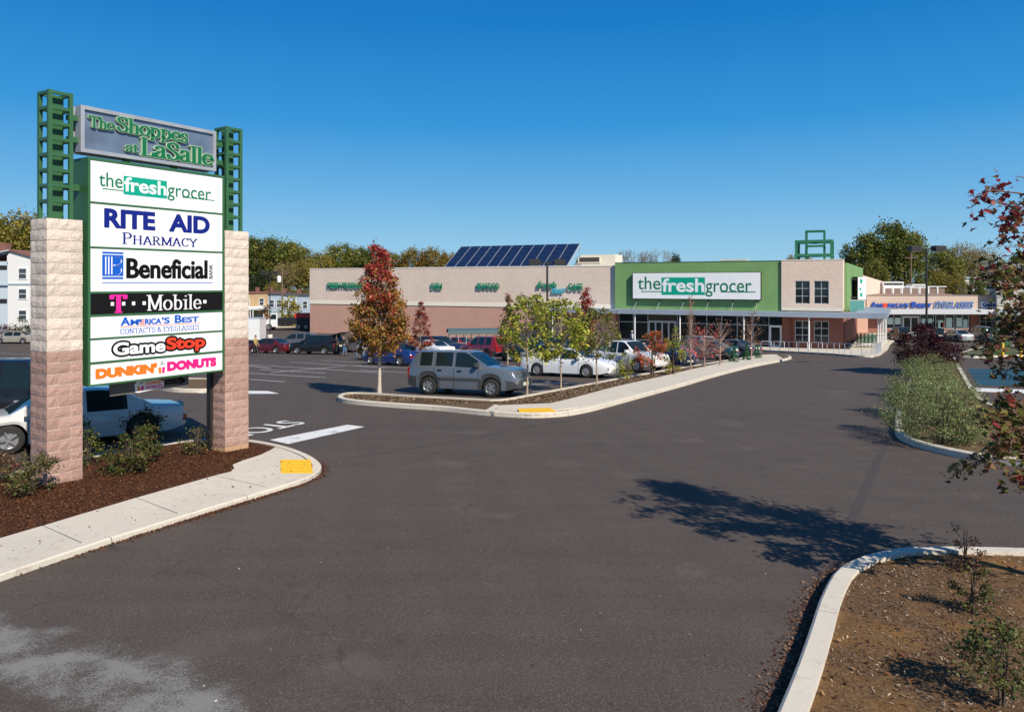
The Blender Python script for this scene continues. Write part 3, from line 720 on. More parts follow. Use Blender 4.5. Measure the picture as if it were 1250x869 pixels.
# 3 Beneficial BANK
p = panels[2]; par = p[0]
lg = MB().box(U(.09), U(.25), yf-.002, yf-.0004, pan(2, .29), pan(2, .93)).build('logo_block', BLUE, par)
lw = MB()
lw.box(U(.085), U(.253), yf-.0035, yf-.0022, pan(2, .86), pan(2, .88)).box(U(.085), U(.253), yf-.0035, yf-.0022, pan(2, .34), pan(2, .36))
for u0 in (.112, .135, .158): lw.box(U(u0), U(u0+.009), yf-.0035, yf-.0022, pan(2, .40), pan(2, .82))
for zc_, r_ in ((.72, .10), (.50, .12)):
    pts = _el(0, 0, 1, 1, 90, -90, 10)
    for a_, b_ in zip(pts, pts[1:]):
        A_ = (U(.19+.045*a_[0]), pan(2, zc_+r_*a_[1])); B_ = (U(.19+.045*b_[0]), pan(2, zc_+r_*b_[1]))
        lw.bar((A_[0], yf-.003, A_[1]), (B_[0], yf-.003, B_[1]), .018, .0015)
lw.box(U(.175), U(.19), yf-.0035, yf-.0022, pan(2, .605), pan(2, .63))
lw.build('logo_lines', WHITE, par)
fit_text('lettering', 'Beneficial', (U(.275), U(.885), pan(2, .31), pan(2, .80)), yf, INK, par, .003, bold=.02, fat=(.010, .004))
b_ = fit_text('lettering', 'BANK', (0, pan(2, .70)-pan(2, .31), 0, U(.925)-U(.897)), 0, INK, par, .003, bold=.02)
b_.matrix_local = Matrix.Translation((U(.926), yf, pan(2, .31))) @ Matrix.Rotation(-math.pi/2, 4, 'Y')
slabr('logo_line', U(.09), U(.925), pan(2, .195), pan(2, .215), BLUE, par)
# 4 T-Mobile
par = panels[3][0]
serif_text('lettering', 'T', (U(.155), U(.275), pan(3, .08), pan(3, .90)), yf, MAG, par, .003, tw=.24, th=.10)
dots = MB()
for u0 in (.155, .240, .315, .395, .855): dots.box(U(u0), U(u0+.024), yf-.003, yf-.0005, pan(3, .40), pan(3, .58))
dots.build('logo_dots', WHITE, par)
serif_text('lettering', 'Mobile', (U(.43), U(.845), pan(3, .12), pan(3, .88)), yf, WHITE, par, .003, tw=.13, th=.05)
# 5 AMERICA'S BEST CONTACTS & EYEGLASSES
par = panels[4][0]
def caps(parts, i, par, m):
    for txt, u0, u1, v0, v1, mm in parts: fit_text('lettering', txt, (U(u0), U(u1), pan(i, v0), pan(i, v1)), yf, mm or m, par, .003, bold=.02, fat=(.005, .003))
caps([('A', .23, .30, .52, .92, None), ('M', .305, .365, .52, .80, None), ('RICA', .415, .535, .52, .80, None), ("'S", .542, .60, .52, .84, None), ('B', .64, .69, .52, .92, None), ('EST', .695, .82, .52, .80, None)], 4, par, BLUE)
fl = MB()
for v in (.52, .62, .72): fl.box(U(.372), U(.41), yf-.002, yf-.0004, pan(4, v), pan(4, v+.055))
fl.build('logo_stripes', RED, par); slabr('logo_block', U(.368), U(.389), pan(4, .66), pan(4, .80), BLUE, par, .003)
slabr('logo_line', U(.225), U(.825), pan(4, .44), pan(4, .47), RED, par)
serif_text('lettering', 'CONTACTS & EYEGLASSES', (U(.225), U(.825), pan(4, .12), pan(4, .36)), yf, BLUE, par, .003, tw=.13, th=.07)
# 6 GameStop
par = panels[5][0]
fit_text('lettering_outline', 'Game', (U(.175), U(.565), pan(5, .22), pan(5, .80)), yf, INK, par, .002, bold=.03, fat=(.045, .045))
fit_text('lettering_outline', 'Stop', (U(.578), U(.865), pan(5, .12), pan(5, .86)), yf-.0012, INK, par, .002, bold=.03, fat=(.045, .045))
fit_text('lettering', 'Game', (U(.175), U(.565), pan(5, .22), pan(5, .80)), yf-.004, WHITE, par, .002, bold=.022, fat=(.006, .005))
fit_text('lettering', 'Stop', (U(.578), U(.865), pan(5, .12), pan(5, .86)), yf-.0052, RED, par, .002, bold=.022, fat=(.009, .006))
# 7 DUNKIN' DONUTS
par = panels[6][0]
fit_text('lettering', "DUNKIN'", (U(.045), U(.50), pan(6, .28), pan(6, .74)), yf, ORG, par, .003, bold=.03, fat=(.014, .014))
fit_text('lettering', 'DONUTS', (U(.585), U(.95), pan(6, .28), pan(6, .74)), yf, PINK, par, .003, bold=.03, fat=(.014, .014))
def cup(par, X, Z, y):
    m1 = MB().poly([(X(.12), y-.003, Z(0)), (X(.88), y-.003, Z(0)), (X(1), y-.003, Z(.68)), (X(0), y-.003, Z(.68))], (0, .0025, 0)).build('logo_cup', WHITE, par)
    MB().poly([(X(.05), y-.0045, Z(.02)), (X(.45), y-.0045, Z(.02)), (X(.40), y-.0045, Z(.5)), (X(-.02), y-.0045, Z(.5))], (0, .001, 0)).build('logo_cup_print', ORG, par)
    MB().poly([(X(.55), y-.0045, Z(.02)), (X(.92), y-.0045, Z(.02)), (X(1.02), y-.0045, Z(.5)), (X(.55), y-.0045, Z(.5))], (0, .001, 0)).build('logo_cup_print', PINK, par)
    MB().bar((X(.2), y-.004, Z(.72)), (X(.95), y-.004, Z(.82)), .02, .002).bar((X(.45), y-.004, Z(.8)), (X(.6), y-.004, Z(1.0)), .016, .002).build('logo_steam', INK, par)
cup(par, lambda u: U(.515+.05*u), lambda v: pan(6, .18+.66*v), yf)
# hanging drive-thru board below
PLATE = mat('grey_board', (.12, .105, .095), .7)
bd = MB().box(.62, 2.27, .22, .26, ZB0-.27, ZB0-.002).build('lower_board', PLATE, sign)
yb = .22; zb0 = ZB0-.27
LX = lambda u: .62+1.65*u
MB().poly([(LX(.30), yb-.004, zb0+.015), (LX(.34), yb-.004, zb0+.0), (LX(.66), yb-.004, zb0+.05), (LX(.66), yb-.004, zb0+.17), (LX(.60), yb-.004, zb0+.22), (LX(.40), yb-.004, zb0+.22), (LX(.33), yb-.004, zb0+.25), (LX(.29), yb-.004, zb0+.17)], (0, .0035, 0)).build('logo_backing', WHITE, bd)
fit_text('lettering', "DUNKIN'", (LX(.43), LX(.65), zb0+.135, zb0+.205), yb-.004, ORG, bd, .003, bold=.04)
fit_text('lettering', 'DONUTS', (LX(.43), LX(.645), zb0+.05, zb0+.12), yb-.004, PINK, bd, .003, bold=.04)
cup(bd, lambda u: LX(.325+.08*u), lambda v: zb0+.03+.19*v, yb-.0045)
MB().poly([(LX(.68), yb-.004, zb0+.09), (LX(.88), yb-.004, zb0+.09), (LX(.88), yb-.004, zb0+.045), (LX(.97), yb-.004, zb0+.14), (LX(.88), yb-.004, zb0+.235), (LX(.88), yb-.004, zb0+.19), (LX(.68), yb-.004, zb0+.19)], (0, .0035, 0)).build('arrow', INK, bd)
fit_text('lettering', 'Drive Thru', (LX(.70), LX(.90), zb0+.115, zb0+.165), yb-.004, PLATE, bd, .003)
# top sign: double-faced metal cabinet
TX0, TX1 = 0.0, 2.83; TZ0, TZ1 = zs(2.42), zs(3.29); TY = .10
FACEB = mat('blue_grey_brushed_face', (.20, .25, .33), .35, .5, noise=.18, nscale=2.5)
tp = MB().box(TX0, TX1, TY+.03, TY+.16, TZ0+.005, TZ1-.005); fw2 = .07
tp.box(TX0, TX0+fw2, TY-.03, TY+.03, TZ0, TZ1).box(TX1-fw2, TX1, TY-.03, TY+.03, TZ0, TZ1).box(TX0+fw2, TX1-fw2, TY-.03, TY+.03, TZ1-fw2, TZ1).box(TX0+fw2, TX1-fw2, TY-.03, TY+.03, TZ0, TZ0+fw2)
tp.box(TX0, TX1, TY+.24, TY+.34, TZ0, TZ1)
top = tp.build('name_cabinet', STEEL, sign)
MB().box(TX0+fw2, TX1-fw2, TY+.018, TY+.029, TZ0+fw2, TZ1-fw2).build('cabinet_face', FACEB, top)
yt = TY-.035
TU = lambda f: TX0+(TX1-TX0)*_per(f)
TV = lambda f: TZ0+(TZ1-TZ0)*f
for nm, txt, u0, u1, v0, v1 in (('l', 'The', .06, .245, .57, .80), ('l', 'Shoppes', .265, .79, .585, .90), ('l', 'at', .33, .42, .16, .36), ('l', 'LaSalle', .44, .975, .13, .52)):
    k_ = .045
    serif_text('letter_returns', txt, (TU(u0), TU(u1), TV(v0), TV(v1)), yt+.045, mat('letter_return_pale', (.40, .52, .36), .5), sign, .045, tw=.20, th=.09, grow=.032, serif=.07, gap=-.02)
    serif_text('lettering', txt, (TU(u0), TU(u1), TV(v0), TV(v1)), yt, mat('letter_face_green', (.004, .135, .05), .45), sign, .006, tw=.20, th=.09, grow=-.004, serif=.07, gap=-.02)
# brackets between tower and cabinets
bkx = MB()
for z in (TZ0+.22, TZ0+.62): bkx.box(-.17, .0, .16, .26, z-.05, z+.05).box(2.83, 3.06, .16, .26, z-.05, z+.05)
bkx.box(-.17, .068, .25, .37, ZB1-.62, ZB1-.50).box(2.952, 3.05, .25, .37, ZB1-.62, ZB1-.50)
bkx.build('bracket', SGREEN, sign)
MB().box(.9, 1.0, .2, .3, ZB1-.01, TZ0+.01).box(1.9, 2.0, .2, .3, ZB1-.01, TZ0+.01).build('bracket', SGREEN, sign)
# ================================================================== THE SUPERMARKET
YAW = R(26); ev = Vector((math.cos(YAW), -math.sin(YAW))); nb_ = Vector((math.sin(YAW), math.cos(YAW)))
TC = Vector(((1029-CX)/F*75, 75)); zst = G(75)+.0
STZ = zst
store = thing('supermarket_building', (TC.x, TC.y, zst), -YAW, 'long low supermarket with cream and rose block walls, green centre and two storey corner', 'building')
def sx(px, off=0.0):
    """local x on the front plane moved back by off, seen at photo column px"""
    k_ = (px-CX)/F; o = TC+nb_*off
    return (o.y*k_-o.x)/(ev.x-k_*ev.y)
def sd(x, off=0.0): return (TC+nb_*off+ev*x).y
def sz(py, x, off=0.0): return CAMZ+(HY-py)*sd(x, off)/F-zst
XL, XG, XT = sx(378), sx(752), sx(954.5)
ZTOP = CAMZ+1.95-zst; ZGT = CAMZ+2.3-zst; ZCAN = CAMZ-3.05-zst; ZBAND = sz(371.5, sx(560)); DEP = 34
base = min(G(sd(XL)), zst)-zst-1.0
W_ = MB().box(XL, XG, 0, DEP, ZBAND+.25, ZTOP); W_.build('upper_wall', WCREAM, store)
MB().box(XL+.03, XG-.03, .05, DEP-.05, base, ZBAND-.25).build('lower_wall', WROSE, store)
MB().box(XL-.02, XG, -.03, DEP+.02, ZBAND-.25, ZBAND+.25).build('band_course', BAND, store)
MB().box(XL-.03, XG-.002, -.04, .30, ZTOP, ZTOP+.12).box(XL-.03, XL+.3, .30, DEP, ZTOP, ZTOP+.12).build('coping', BAND, store)
# green centre: proud by 0.4 m
MB().box(XG, XT, -.4, 9, ZCAN-.2, ZGT).build('green_wall', STUCG, store)
MB().box(XG-.02, XT, -.43, 9.1, ZGT, ZGT+.07).build('coping', SGREEN, store)
jt = MB()
for f_ in (.2, .4, .6, .8): jt.box(XG+(XT-XG)*f_-.012, XG+(XT-XG)*f_+.012, -.403, -.3995, ZCAN, ZGT)
jt.build('wall_joint', STUCG2, store)
# corner block (two storeys) with window openings
def wall_with_openings(x0, x1, z0_, z1_, y0, y1, ops):
    mb_ = MB(); xs = sorted({x0, x1}|{o[0] for o in ops}|{o[1] for o in ops}); 
    for a_, b_ in zip(xs, xs[1:]):
        cur = sorted([(o[2], o[3]) for o in ops if o[0] <= a_+1e-6 and o[1] >= b_-1e-6]); z = z0_
        for c, d in cur:
            if c > z: mb_.box(a_, b_, y0, y1, z, c)
            z = d
        if z < z1_: mb_.box(a_, b_, y0, y1, z, z1_)
    return mb_
w1 = (sx(971), sx(989)); w2 = (sx(994), sx(1012)); zu0, zu1 = sz(370.5, w1[0]), sz(343, w1[0]); zl0, zl1 = sz(417, w1[0]), sz(391, w1[0])
g_ops = [(w1[0], w1[1], zu0, zu1), (w2[0], w2[1], zu0, zu1)]
TB = ZCAN+.1
wall_with_openings(XT, 0, TB, ZGT+.05, -.6, 0, g_ops).box(XT, 0, 0, 6.5, ZGT-.6, ZGT+.048).box(XT, XT+.4, 0, 6.5, TB, ZGT-.6).box(-.4, 0, 0, 6.5, TB, ZGT-.6).build('corner_upper_wall', TOWERM, store)
l_ops = [(w1[0], w1[1], zl0, zl1), (w2[0], w2[1], zl0, zl1)]
wall_with_openings(XT+1.15, 0-.02, -.3, TB-.002, -.55, -.05, l_ops).box(-.42, -.02, -.05, 6.5, -.3, TB-.002).build('corner_lower_wall', WBRICK, store)
MB().box(XT+.02, -.02, -.62, -.60, TB-.02, TB+.3).build('corner_trim', CREAMM, store)
MB().box(XT-.02, .03, -.64, 6.53, ZGT+.052, ZGT+.13).build('coping', BAND, store)
def window(parent, x0, x1, z0_, z1_, y, nx, nz, fm=ALU, gm=GLASS, fw_=.06, dep=.08):
    fr = MB().box(x0, x1, y, y+dep, z0_, z0_+fw_).box(x0, x1, y, y+dep, z1_-fw_, z1_).box(x0, x0+fw_, y, y+dep, z0_+fw_, z1_-fw_).box(x1-fw_, x1, y, y+dep, z0_+fw_, z1_-fw_)
    for i in range(1, nx):
        xx = x0+(x1-x0)*i/nx; fr.box(xx-fw_/2, xx+fw_/2, y+.002, y+dep, z0_+fw_, z1_-fw_)
    for j in range(1, nz):
        zz = z0_+(z1_-z0_)*j/nz
        for i in range(nx):
            a_ = x0+(x1-x0)*i/nx+(fw_ if i == 0 else fw_/2); b_ = x0+(x1-x0)*(i+1)/nx-(fw_ if i == nx-1 else fw_/2)
            fr.box(a_, b_, y+.004, y+dep, zz-fw_/2, zz+fw_/2)
    o = fr.build('window', fm, parent)
    for i in range(nx):
        for j in range(nz):
            a_, b_ = x0+(x1-x0)*i/nx+.01, x0+(x1-x0)*(i+1)/nx-.01; c, d = z0_+(z1_-z0_)*j/nz+.01, z0_+(z1_-z0_)*(j+1)/nz-.01
            MB().box(a_, b_, y+dep*.5, y+dep*.5+.012, c, d).build('pane', gm, o)
    return o
for o in g_ops: window(store, o[0], o[1], o[2], o[3], -.5, 2, 3)
for o in l_ops: window(store, o[0], o[1], o[2], o[3], -.45, 2, 3)
MB().box(XT+.4, -.4, .02, .3, TB, ZGT-.6).build('room_back', INTER, store)
# narrow slit window on the side face, then the green side wall stepping back to the right
SD = Vector((math.sin(R(28.6)), math.cos(R(28.6))))
def loc2(p): q = Vector(p)-TC; return (q.dot(ev), q.dot(nb_))
# glazed shopfront under the canopy
GB = -.02
zsf = ZCAN-.35
XD0 = sx(790); XD1 = sx(826)
def storefront(x0, x1, mod, parent, y=.15, zt=None, kick=.35):
    zt = zt or zsf; n_ = max(1, round((x1-x0)/mod)); w = (x1-x0)/n_
    for i in range(n_):
        a_ = x0+i*w
        f_ = MB().box(a_, a_+.07, y, y+.1, 0, zt).box(a_+.07, a_+w, y+.002, y+.1, kick-.05, kick+.03).box(a_+.07, a_+w, y+.002, y+.1, 2.35, 2.42).box(a_+.07, a_+w, y+.002, y+.1, zt-.08, zt)
        if i == n_-1: f_.box(a_+w, a_+w+.07, y, y+.1, 0, zt)
        o = f_.build('window', ALU, parent)
        MB().box(a_+.07, a_+w, y+.05, y+.062, kick+.03, 2.35).build('pane', GLASS, o); MB().box(a_+.07, a_+w, y+.05, y+.062, 2.42, zt-.08).build('pane', GLASS, o)
        MB().box(a_+.07, a_+w, y+.01, y+.1, 0, kick-.05).build('kick_panel', WBRICK, o)
storefront(sx(755), XD0, 1.6, store); storefront(XD1, sx(938), 1.6, store)
def door(parent, x0, x1, h, y, leaves=2, fm=ALU):
    f_ = MB().box(x0, x0+.08, y, y+.14, 0, h+.1).box(x1-.08, x1, y, y+.14, 0, h+.1).box(x0+.08, x1-.08, y, y+.14, h, h+.1)
    d_ = f_.build('door', fm, parent); w = (x1-x0-.16)/leaves
    for i in range(leaves):
        a_ = x0+.08+i*w
        MB().box(a_+.01, a_+.09, y+.03, y+.08, .02, h-.01).box(a_+w-.09, a_+w-.01, y+.03, y+.08, .02, h-.01).box(a_+.09, a_+w-.09, y+.03, y+.08, .02, .25).box(a_+.09, a_+w-.09, y+.03, y+.08, h-.12, h-.01).build('door_leaf', fm, d_)
        MB().box(a_+.09, a_+w-.09, y+.05, y+.06, .25, h-.12).build('pane', GLASS, d_)
    return d_
xm = (XD0+XD1)/2
door(store, XD0+.1, XD1-.1, 2.5, .1, 4)
MB().box(XD0+.1, XD1-.1, .15, .25, 2.62, zsf).build('transom_panel', INTER, store)
door(store, sx(938)+.1, sx(938)+1.35, 2.3, .0, 1, WHITEP)
MB().box(sx(938)+.1, XT+1.15, .05, .2, 2.42, zsf).build('transom_panel', GLASS, store)
MB().box(XG+.02, sx(755), -.1, .2, -.2, zsf).build('pier', WBRICK, store)
MB().box(sx(938)+1.4, XT+1.15, -.1, .2, -.2, zsf).build('pier', WBRICK, store)
MB().box(XG, XT, 3.5, 3.6, -.3, zsf).box(XG, XT, .2, 3.5, zsf+.06, zsf+.12).build('shop_interior', INTER, store)
MB().box(XG, XT, .15, .3, zsf, ZCAN-.05).build('soffit_wall', WBRICK, store)
# canopy wrapping the corner
cL = sx(655, -2.6); C1w = Vector(((1082-CX)/F*72.0, 72.0)); cx1, cy1 = loc2(C1w); C2w = Vector(((1087-CX)/F*88.0, 88.0)); cx2, cy2 = loc2(C2w)
C3w = Vector((C2w.x-2.6, C2w.y+.8)); cx3, cy3 = loc2(C3w)
cy1 = -2.6
can = MB(); FH = .52
outl = [(cL, -2.6), (cx1, cy1), (cx2, cy2), (cx3, cy3), (cx1-2.9, .3), (cL, .3)]
can.poly([(x, y, ZCAN-.12) for x, y in outl], (0, 0, .10))
def fascia(p, q, w=.1):
    a_, b_ = Vector((*p, ZCAN-FH/2)), Vector((*q, ZCAN-FH/2)); can.bar(a_, b_, w, FH)
fascia(outl[0], outl[1]); fascia(outl[1], outl[2]); fascia(outl[0], (cL, -.05)); fascia(outl[2], outl[3])
canopy = can.build('canopy', CANOPY, store)
cw = [sx(p, -2.4) for p in (775, 830, 908, 987.5)]
for x in [cL+2]+cw: MB().lathe([(.075, -.05), (.075, ZCAN-.5)], 10, (x, -2.4, 0)).build('canopy_column', WHITEP, store, smooth=40)
for i in range(6):
    p = Vector((cx1-.75, cy1+.35)).lerp(Vector((cx2-.45, cy2-.1)), i/5)
    MB().lathe([(.055, -.05-(i*.02)), (.055, ZCAN-.5)], 10, (p.x, p.y, 0)).build('canopy_column', WHITEP, store, smooth=40)
# stay rods above canopy and gooseneck lamps under the sign
for p in (778, 806, 835, 865, 895, 924):
    x = sx(p, -.4); r_ = MB().tube([(x, -.42, sz(367, x)), (x+.06, -1.5, ZCAN+.45), (x+.1, -2.5, ZCAN+.02)], .025, 6)
    r_.build('stay_rod', GALV, store); MB().lathe([(.02, 0), (.11, -.14), (.0, -.15)], 8, (x, -.55, sz(366.5, x))).build('wall_lamp', DARK, store)
# raised pavement in front of the shop
sd_pts = [TC+ev*(sx(700))+nb_*(-4.2), TC+ev*sx(900)+nb_*(-4.4), pix(960, 430.5).xy, pix(1010, 433.2).xy, pix(1045, 436).xy, pix(1066, 436.3).xy, pix(1078, 431.5).xy, pix(1086, 421.5).xy, pix(1087, 413).xy, Vector((46.2, 100))]
bk_pts = [TC+ev*2+nb_*24, TC+ev*0+nb_*.3, TC+ev*XG+nb_*.3, TC+ev*sx(700)+nb_*.3]
ol = cr(sd_pts, 4)
pv = sheet('shop_pavement', ol+[Vector(p) for p in bk_pts], .15, CONC, depth=.3, kind='structure')
kerb([p for p in ol], .16, pv, h=.165, stone=3)
# guard rail along the pavement edge
rl_w = [pix(x, y, .16).xy for x, y in ((940, 428.5), (1008, 431), (1044, 433.6), (1064, 433.8), (1075, 429.5))]
rp = resample(cr(rl_w, 6), 1.0); gr_ = thing('pavement_guard_rail', (rp[0].x, rp[0].y, G(rp[0].y)+.15), 0, 'thin grey guard rail along the edge of the supermarket pavement', 'railing')
for p in rp: MB().lathe([(.03, 0), (.03, .95)], 6, (p.x-rp[0].x, p.y-rp[0].y, G(p.y)-G(rp[0].y))).build('post', GALV, gr_)
for h_ in (.93,):
    MB().tube([(p.x-rp[0].x, p.y-rp[0].y, G(p.y)-G(rp[0].y)+h_) for p in rp], .02, 6).build('top_rail', GALV, gr_)
# hoop stands / cart guards
gname = 'grey hoops lined up in front of the shop windows'
hp = None
for i, (px, py, wid) in enumerate([(893, 424.5, 1.05), (935, 426, 1.0), (951, 426.5, .95), (979, 427.5, 1.0), (997, 428, .95), (879, 424, .9)]):
    w_ = pix(px, py, .15)
    if hp is None:
        hp = MB().tube([(-.5, 0, 0), (-.5, 0, .72), (-.42, 0, .8), (.42, 0, .8), (.5, 0, .72), (.5, 0, 0)], .035, 8).mesh('bike_hoop', GALV, 50)
    lab = ['grey hoop in front of the long dark shop window', 'grey hoop left of the white single door', 'grey hoop directly before the white single door', 'grey hoop below the left lower window of the corner block', 'grey hoop right of the column before the corner block', 'grey hoop nearest the parked dark cars'][i]
    o = link('bike_hoop', hp, None, (w_.x, w_.y, G(w_.y)+.15), -YAW, label=lab, cat='bike rack', group=gname)
# ------------- big wall sign
x0s, x1s = sx(772, -.9), sx(929, -.9); zc0, zc1 = sz(364.8, x0s, -.9), sz(333, x0s, -.9)
sg = thing('store_sign', (TC+ev*x0s+nb_*-.9).to_3d()+Vector((0, 0, zst+zc0)), -YAW, 'long white supermarket sign with green lettering on the green wall', 'sign')
wS, hS = x1s-x0s, zc1-zc0
MB().box(0, wS, .005, .48, 0, hS).build('sign_cabinet', DARK, sg)
fc = MB().box(.06, wS-.06, -.012, .004, .06, hS-.06).build('sign_face', WHITE, sg)
kk = 1.155
fresh_logo(fc, lambda u: wS*(lambda s_: s_/(kk**-1-s_*(kk**-1-1)))(.04+.92*u) if False else wS*(.045+.915*u), lambda v: hS*(.15+.70*v), -.0125, WHITE, TEAL, DGREEN, .008)
# ------------- wall lettering
def wall_letters(name, txt, px0_, px1_, py0, py1, m, label, ser=False, shear=0, y=-.16):
    a_, b_ = sx(px0_), sx(px1_); z1_, z0_ = sz(py0, a_), sz(py1, a_)
    o = TC+ev*a_; par = thing(name, (o.x, o.y, zst+z0_), -YAW, label, 'lettering', 'green letters on the long cream wall')
    fit_text('letters', txt, (0, b_-a_, 0, z1_-z0_), y, m, par, .09, bold=.03, shear=shear)
    MB().box(.05, b_-a_-.05, y+.005, -.005, (z1_-z0_)*.3, (z1_-z0_)*.3+.05).build('mounting_rail', DARK, par)
TEALB = mat('letter_bright_green', (.015, .24, .135), .5); CYAN = mat('letter_cyan', (.05, .42, .55), .45)
wall_letters('wall_lettering', 'FRESH PRODUCE', 401, 446, 344.8, 352, TEALB, 'green capital letters reading fresh produce, partly behind the red-topped tree')
wall_letters('wall_lettering', 'DELI', 527.5, 540.5, 345.5, 353, TEALB, 'green capital letters of the short word deli high on the wall')
wall_letters('wall_lettering', 'SEAFOOD', 583, 610.5, 345.5, 353, TEALB, 'green capital letters reading seafood below the solar panels')
wall_letters('wall_lettering', 'fresh', 656, 680, 343.5, 352, TEALB, 'slanting green word fresh beside the lamp pole', shear=.3)
wall_letters('wall_lettering', 'fast', 674, 691, 350, 358, CYAN, 'slanting pale blue word below and right of fresh', shear=.4)
wall_letters('wall_lettering', 'CAFE', 694, 712, 346, 354.5, TEALB, 'green capital letters reading cafe at the right end of the wall')
# ------------- roof things
def roofthing(name, px, off, label, cat):
    x = sx(px, off); p = TC+ev*x+nb_*off
    return thing(name, (p.x, p.y, zst+ZTOP-.3), -YAW, label, cat), x
MB().box(XL+.3, XG, .3, DEP, ZTOP-.35, ZTOP-.3).box(XG, XT, .0, DEP, ZTOP-.35, ZTOP-.3).build('roof', mat('roof_membrane', (.45, .44, .42), .8), store)
PVG = mat('pv_cell_blue', (.010, .022, .065), .35, 0, .35, noise=.15, nscale=2)
oo = 7.0
xa, xb = sx(541, oo), sx(691, oo); pw = TC+ev*xa+nb_*oo
sol = thing('solar_array', (pw.x, pw.y, zst+ZTOP-.3), -YAW, 'large tilted blue solar array on the supermarket roof', 'solar panels')
LA = xb-xa; zb_ = sz(326.5, xa, oo)-(ZTOP-.3)-.15
# far edge seen at y 301
off2 = oo+6.0; zt_ = sz(301, sx(563, off2), off2)-(ZTOP-.3)
xs2 = sx(563, off2)-xa; xs3 = sx(708, off2)-xa; nc, nr = 11, 5
fm = MB(); pvm = {}
for i in range(nc):
    for j in range(nr):
        def pt(u, v):
            l0 = xs2*v; l1 = LA+(xs3-LA)*v
            return Vector((l0+(l1-l0)*u, (off2-oo)*v, zb_+(zt_-zb_)*v))
        g = .02 ; u0, u1 = (i+g)/nc, (i+1-g)/nc; v0, v1 = (j+.03)/nr, (j+.97)/nr
        MB().poly([pt(u0, v0), pt(u1, v0), pt(u1, v1), pt(u0, v1)], (0, .02, -.04)).build('solar_panel', PVG, sol)
for i in range(nc+1):
    a_, b_ = pt_ = (Vector((xs2*0+(LA)*i/nc, 0, zb_)), Vector((xs2+(xs3-xs2)*i/nc, off2-oo, zt_)))
    fm.bar(a_, b_, .045, .05)
    fm.bar((a_.x, .1, .0), (a_.x, .1, zb_), .08); fm.bar((b_.x, b_.y-.1, 0), (b_.x, b_.y-.1, zt_), .08); fm.bar((a_.x, .1, .1), (b_.x, b_.y-.1, zt_-.3), .06)
fm.build('frame', ALU, sol)
ht, _ = roofthing('rooftop_air_handler', 700, 5, 'cream rooftop air handling unit right of the solar array', 'rooftop unit')
w_ = sx(751, 5)-sx(700, 5); zt2 = sz(311, sx(725, 5), 5)-(ZTOP-.3); 
MB().box(w_*.18, w_, 0, 3, 0, zt2).build('housing', CREAMM, ht); MB().box(w_*.12, w_*.66, -.1, -.002, zt2*.45, zt2*.86).build('intake_hood', CREAMM, ht)
MB().box(w_*.15, w_*.63, -.115, -.101, zt2*.52, zt2*.82).build('louvre', INTER, ht)
MB().poly([(-.6, .2, 0), (w_*.18, .2, 0), (w_*.18, .2, zt2*.75)], (0, 2, 0)).build('sloping_duct', CREAMM, ht)
sm_, _ = roofthing('rooftop_hatch', 880, 12, 'thin cream rooftop box above the green wall', 'rooftop unit')
MB().box(0, 3.2, 0, 1.5, 0, sz(317.8, sx(880, 12), 12)-(ZTOP-.3)).build('housing', CREAMM, sm_); MB().box(-.05, 3.25, -.05, 1.55, sz(317.8, sx(880, 12), 12)-(ZTOP-.3), sz(317.8, sx(880, 12), 12)-(ZTOP-.3)+.1).build('lid', CREAMM, sm_)
# green steel lantern frame
of = 6.0; xf0, xf1 = sx(972, of), sx(1015, of); pf = TC+ev*xf0+nb_*of; zr = ZGT-.55
fr3 = thing('green_steel_frame', (pf.x, pf.y, zst+zr), -YAW, 'open green steel lantern frame rising above the corner roof', 'roof frame')
def cage(w, d, x0, y0, h, mid, t):
    m_ = MB()
    for x in (x0, x0+w):
        for y in (y0, y0+d): m_.bar((x, y, 0), (x, y, h), t)
    for z in (h-t/2, mid):
        m_.bar((x0, y0, z), (x0+w, y0, z), t*.99); m_.bar((x0, y0+d, z), (x0+w, y0+d, z), t*.99); m_.bar((x0, y0, z), (x0, y0+d, z), t*.98); m_.bar((x0+w, y0, z), (x0+w, y0+d, z), t*.98)
    return m_
wf = xf1-xf0; hz = sz(293.5, xf0, of)-zr; hz2 = sz(282.5, xf0, of+2)-zr
cage(wf, 3.4, 0, 0, hz, hz*.45, .28).build('outer_frame', GREENST, fr3); cage(wf*.52, 1.8, wf*.26, .9, hz2, hz*.8, .16).build('inner_frame', GREENST, fr3)
# ------------- right side: green side wall, projecting sign box, cream wall
def wallseg(name, p, q, zt0, zt1, zb__, th, m, par=None, **kw):
    """vertical wall slab between world points p, q, thickness to the left side, camera-relative heights"""
    p, q = Vector(p), Vector(q); t = (q-p).normalized(); nn = Vector((-t.y, t.x))*th
    pp = [p, q, q+nn, p+nn]; zt_ = [zt0, zt1, zt1, zt0]
    vs = [(*v, CAMZ+zb__) for v in pp]+[(*v, CAMZ+z) for v, z in zip(pp, zt_)]
    return MB().add(vs, [(0, 3, 2, 1), (4, 5, 6, 7), (0, 1, 5, 4), (1, 2, 6, 5), (2, 3, 7, 6), (3, 0, 4, 7)]).build(name, m, par, **kw)
def W2(px, d): return Vector(at(px, d))
side = thing('supermarket_side_wing', (*W2(1036, 82), G(82)), 0, 'green and cream side wing running back behind the corner block', 'building')
def inv(o):
    o.matrix_parent_inverse = side.matrix_basis.inverted() ; return o
side_inv = Matrix.Translation(side.location).inverted()
def sidewall(*a_, **k_):
    o = wallseg(*a_, par=side, **k_); o.matrix_parent_inverse = side_inv; return o
sidewall('green_wall', W2(1034, 80), W2(1053.5, 100), 2.2, 1.98, -3.2, .4, STUCG)
sidewall('cream_wall', W2(1047, 96), W2(1081, 128), 1.2, .05, -7.5, .3, WCREAM)
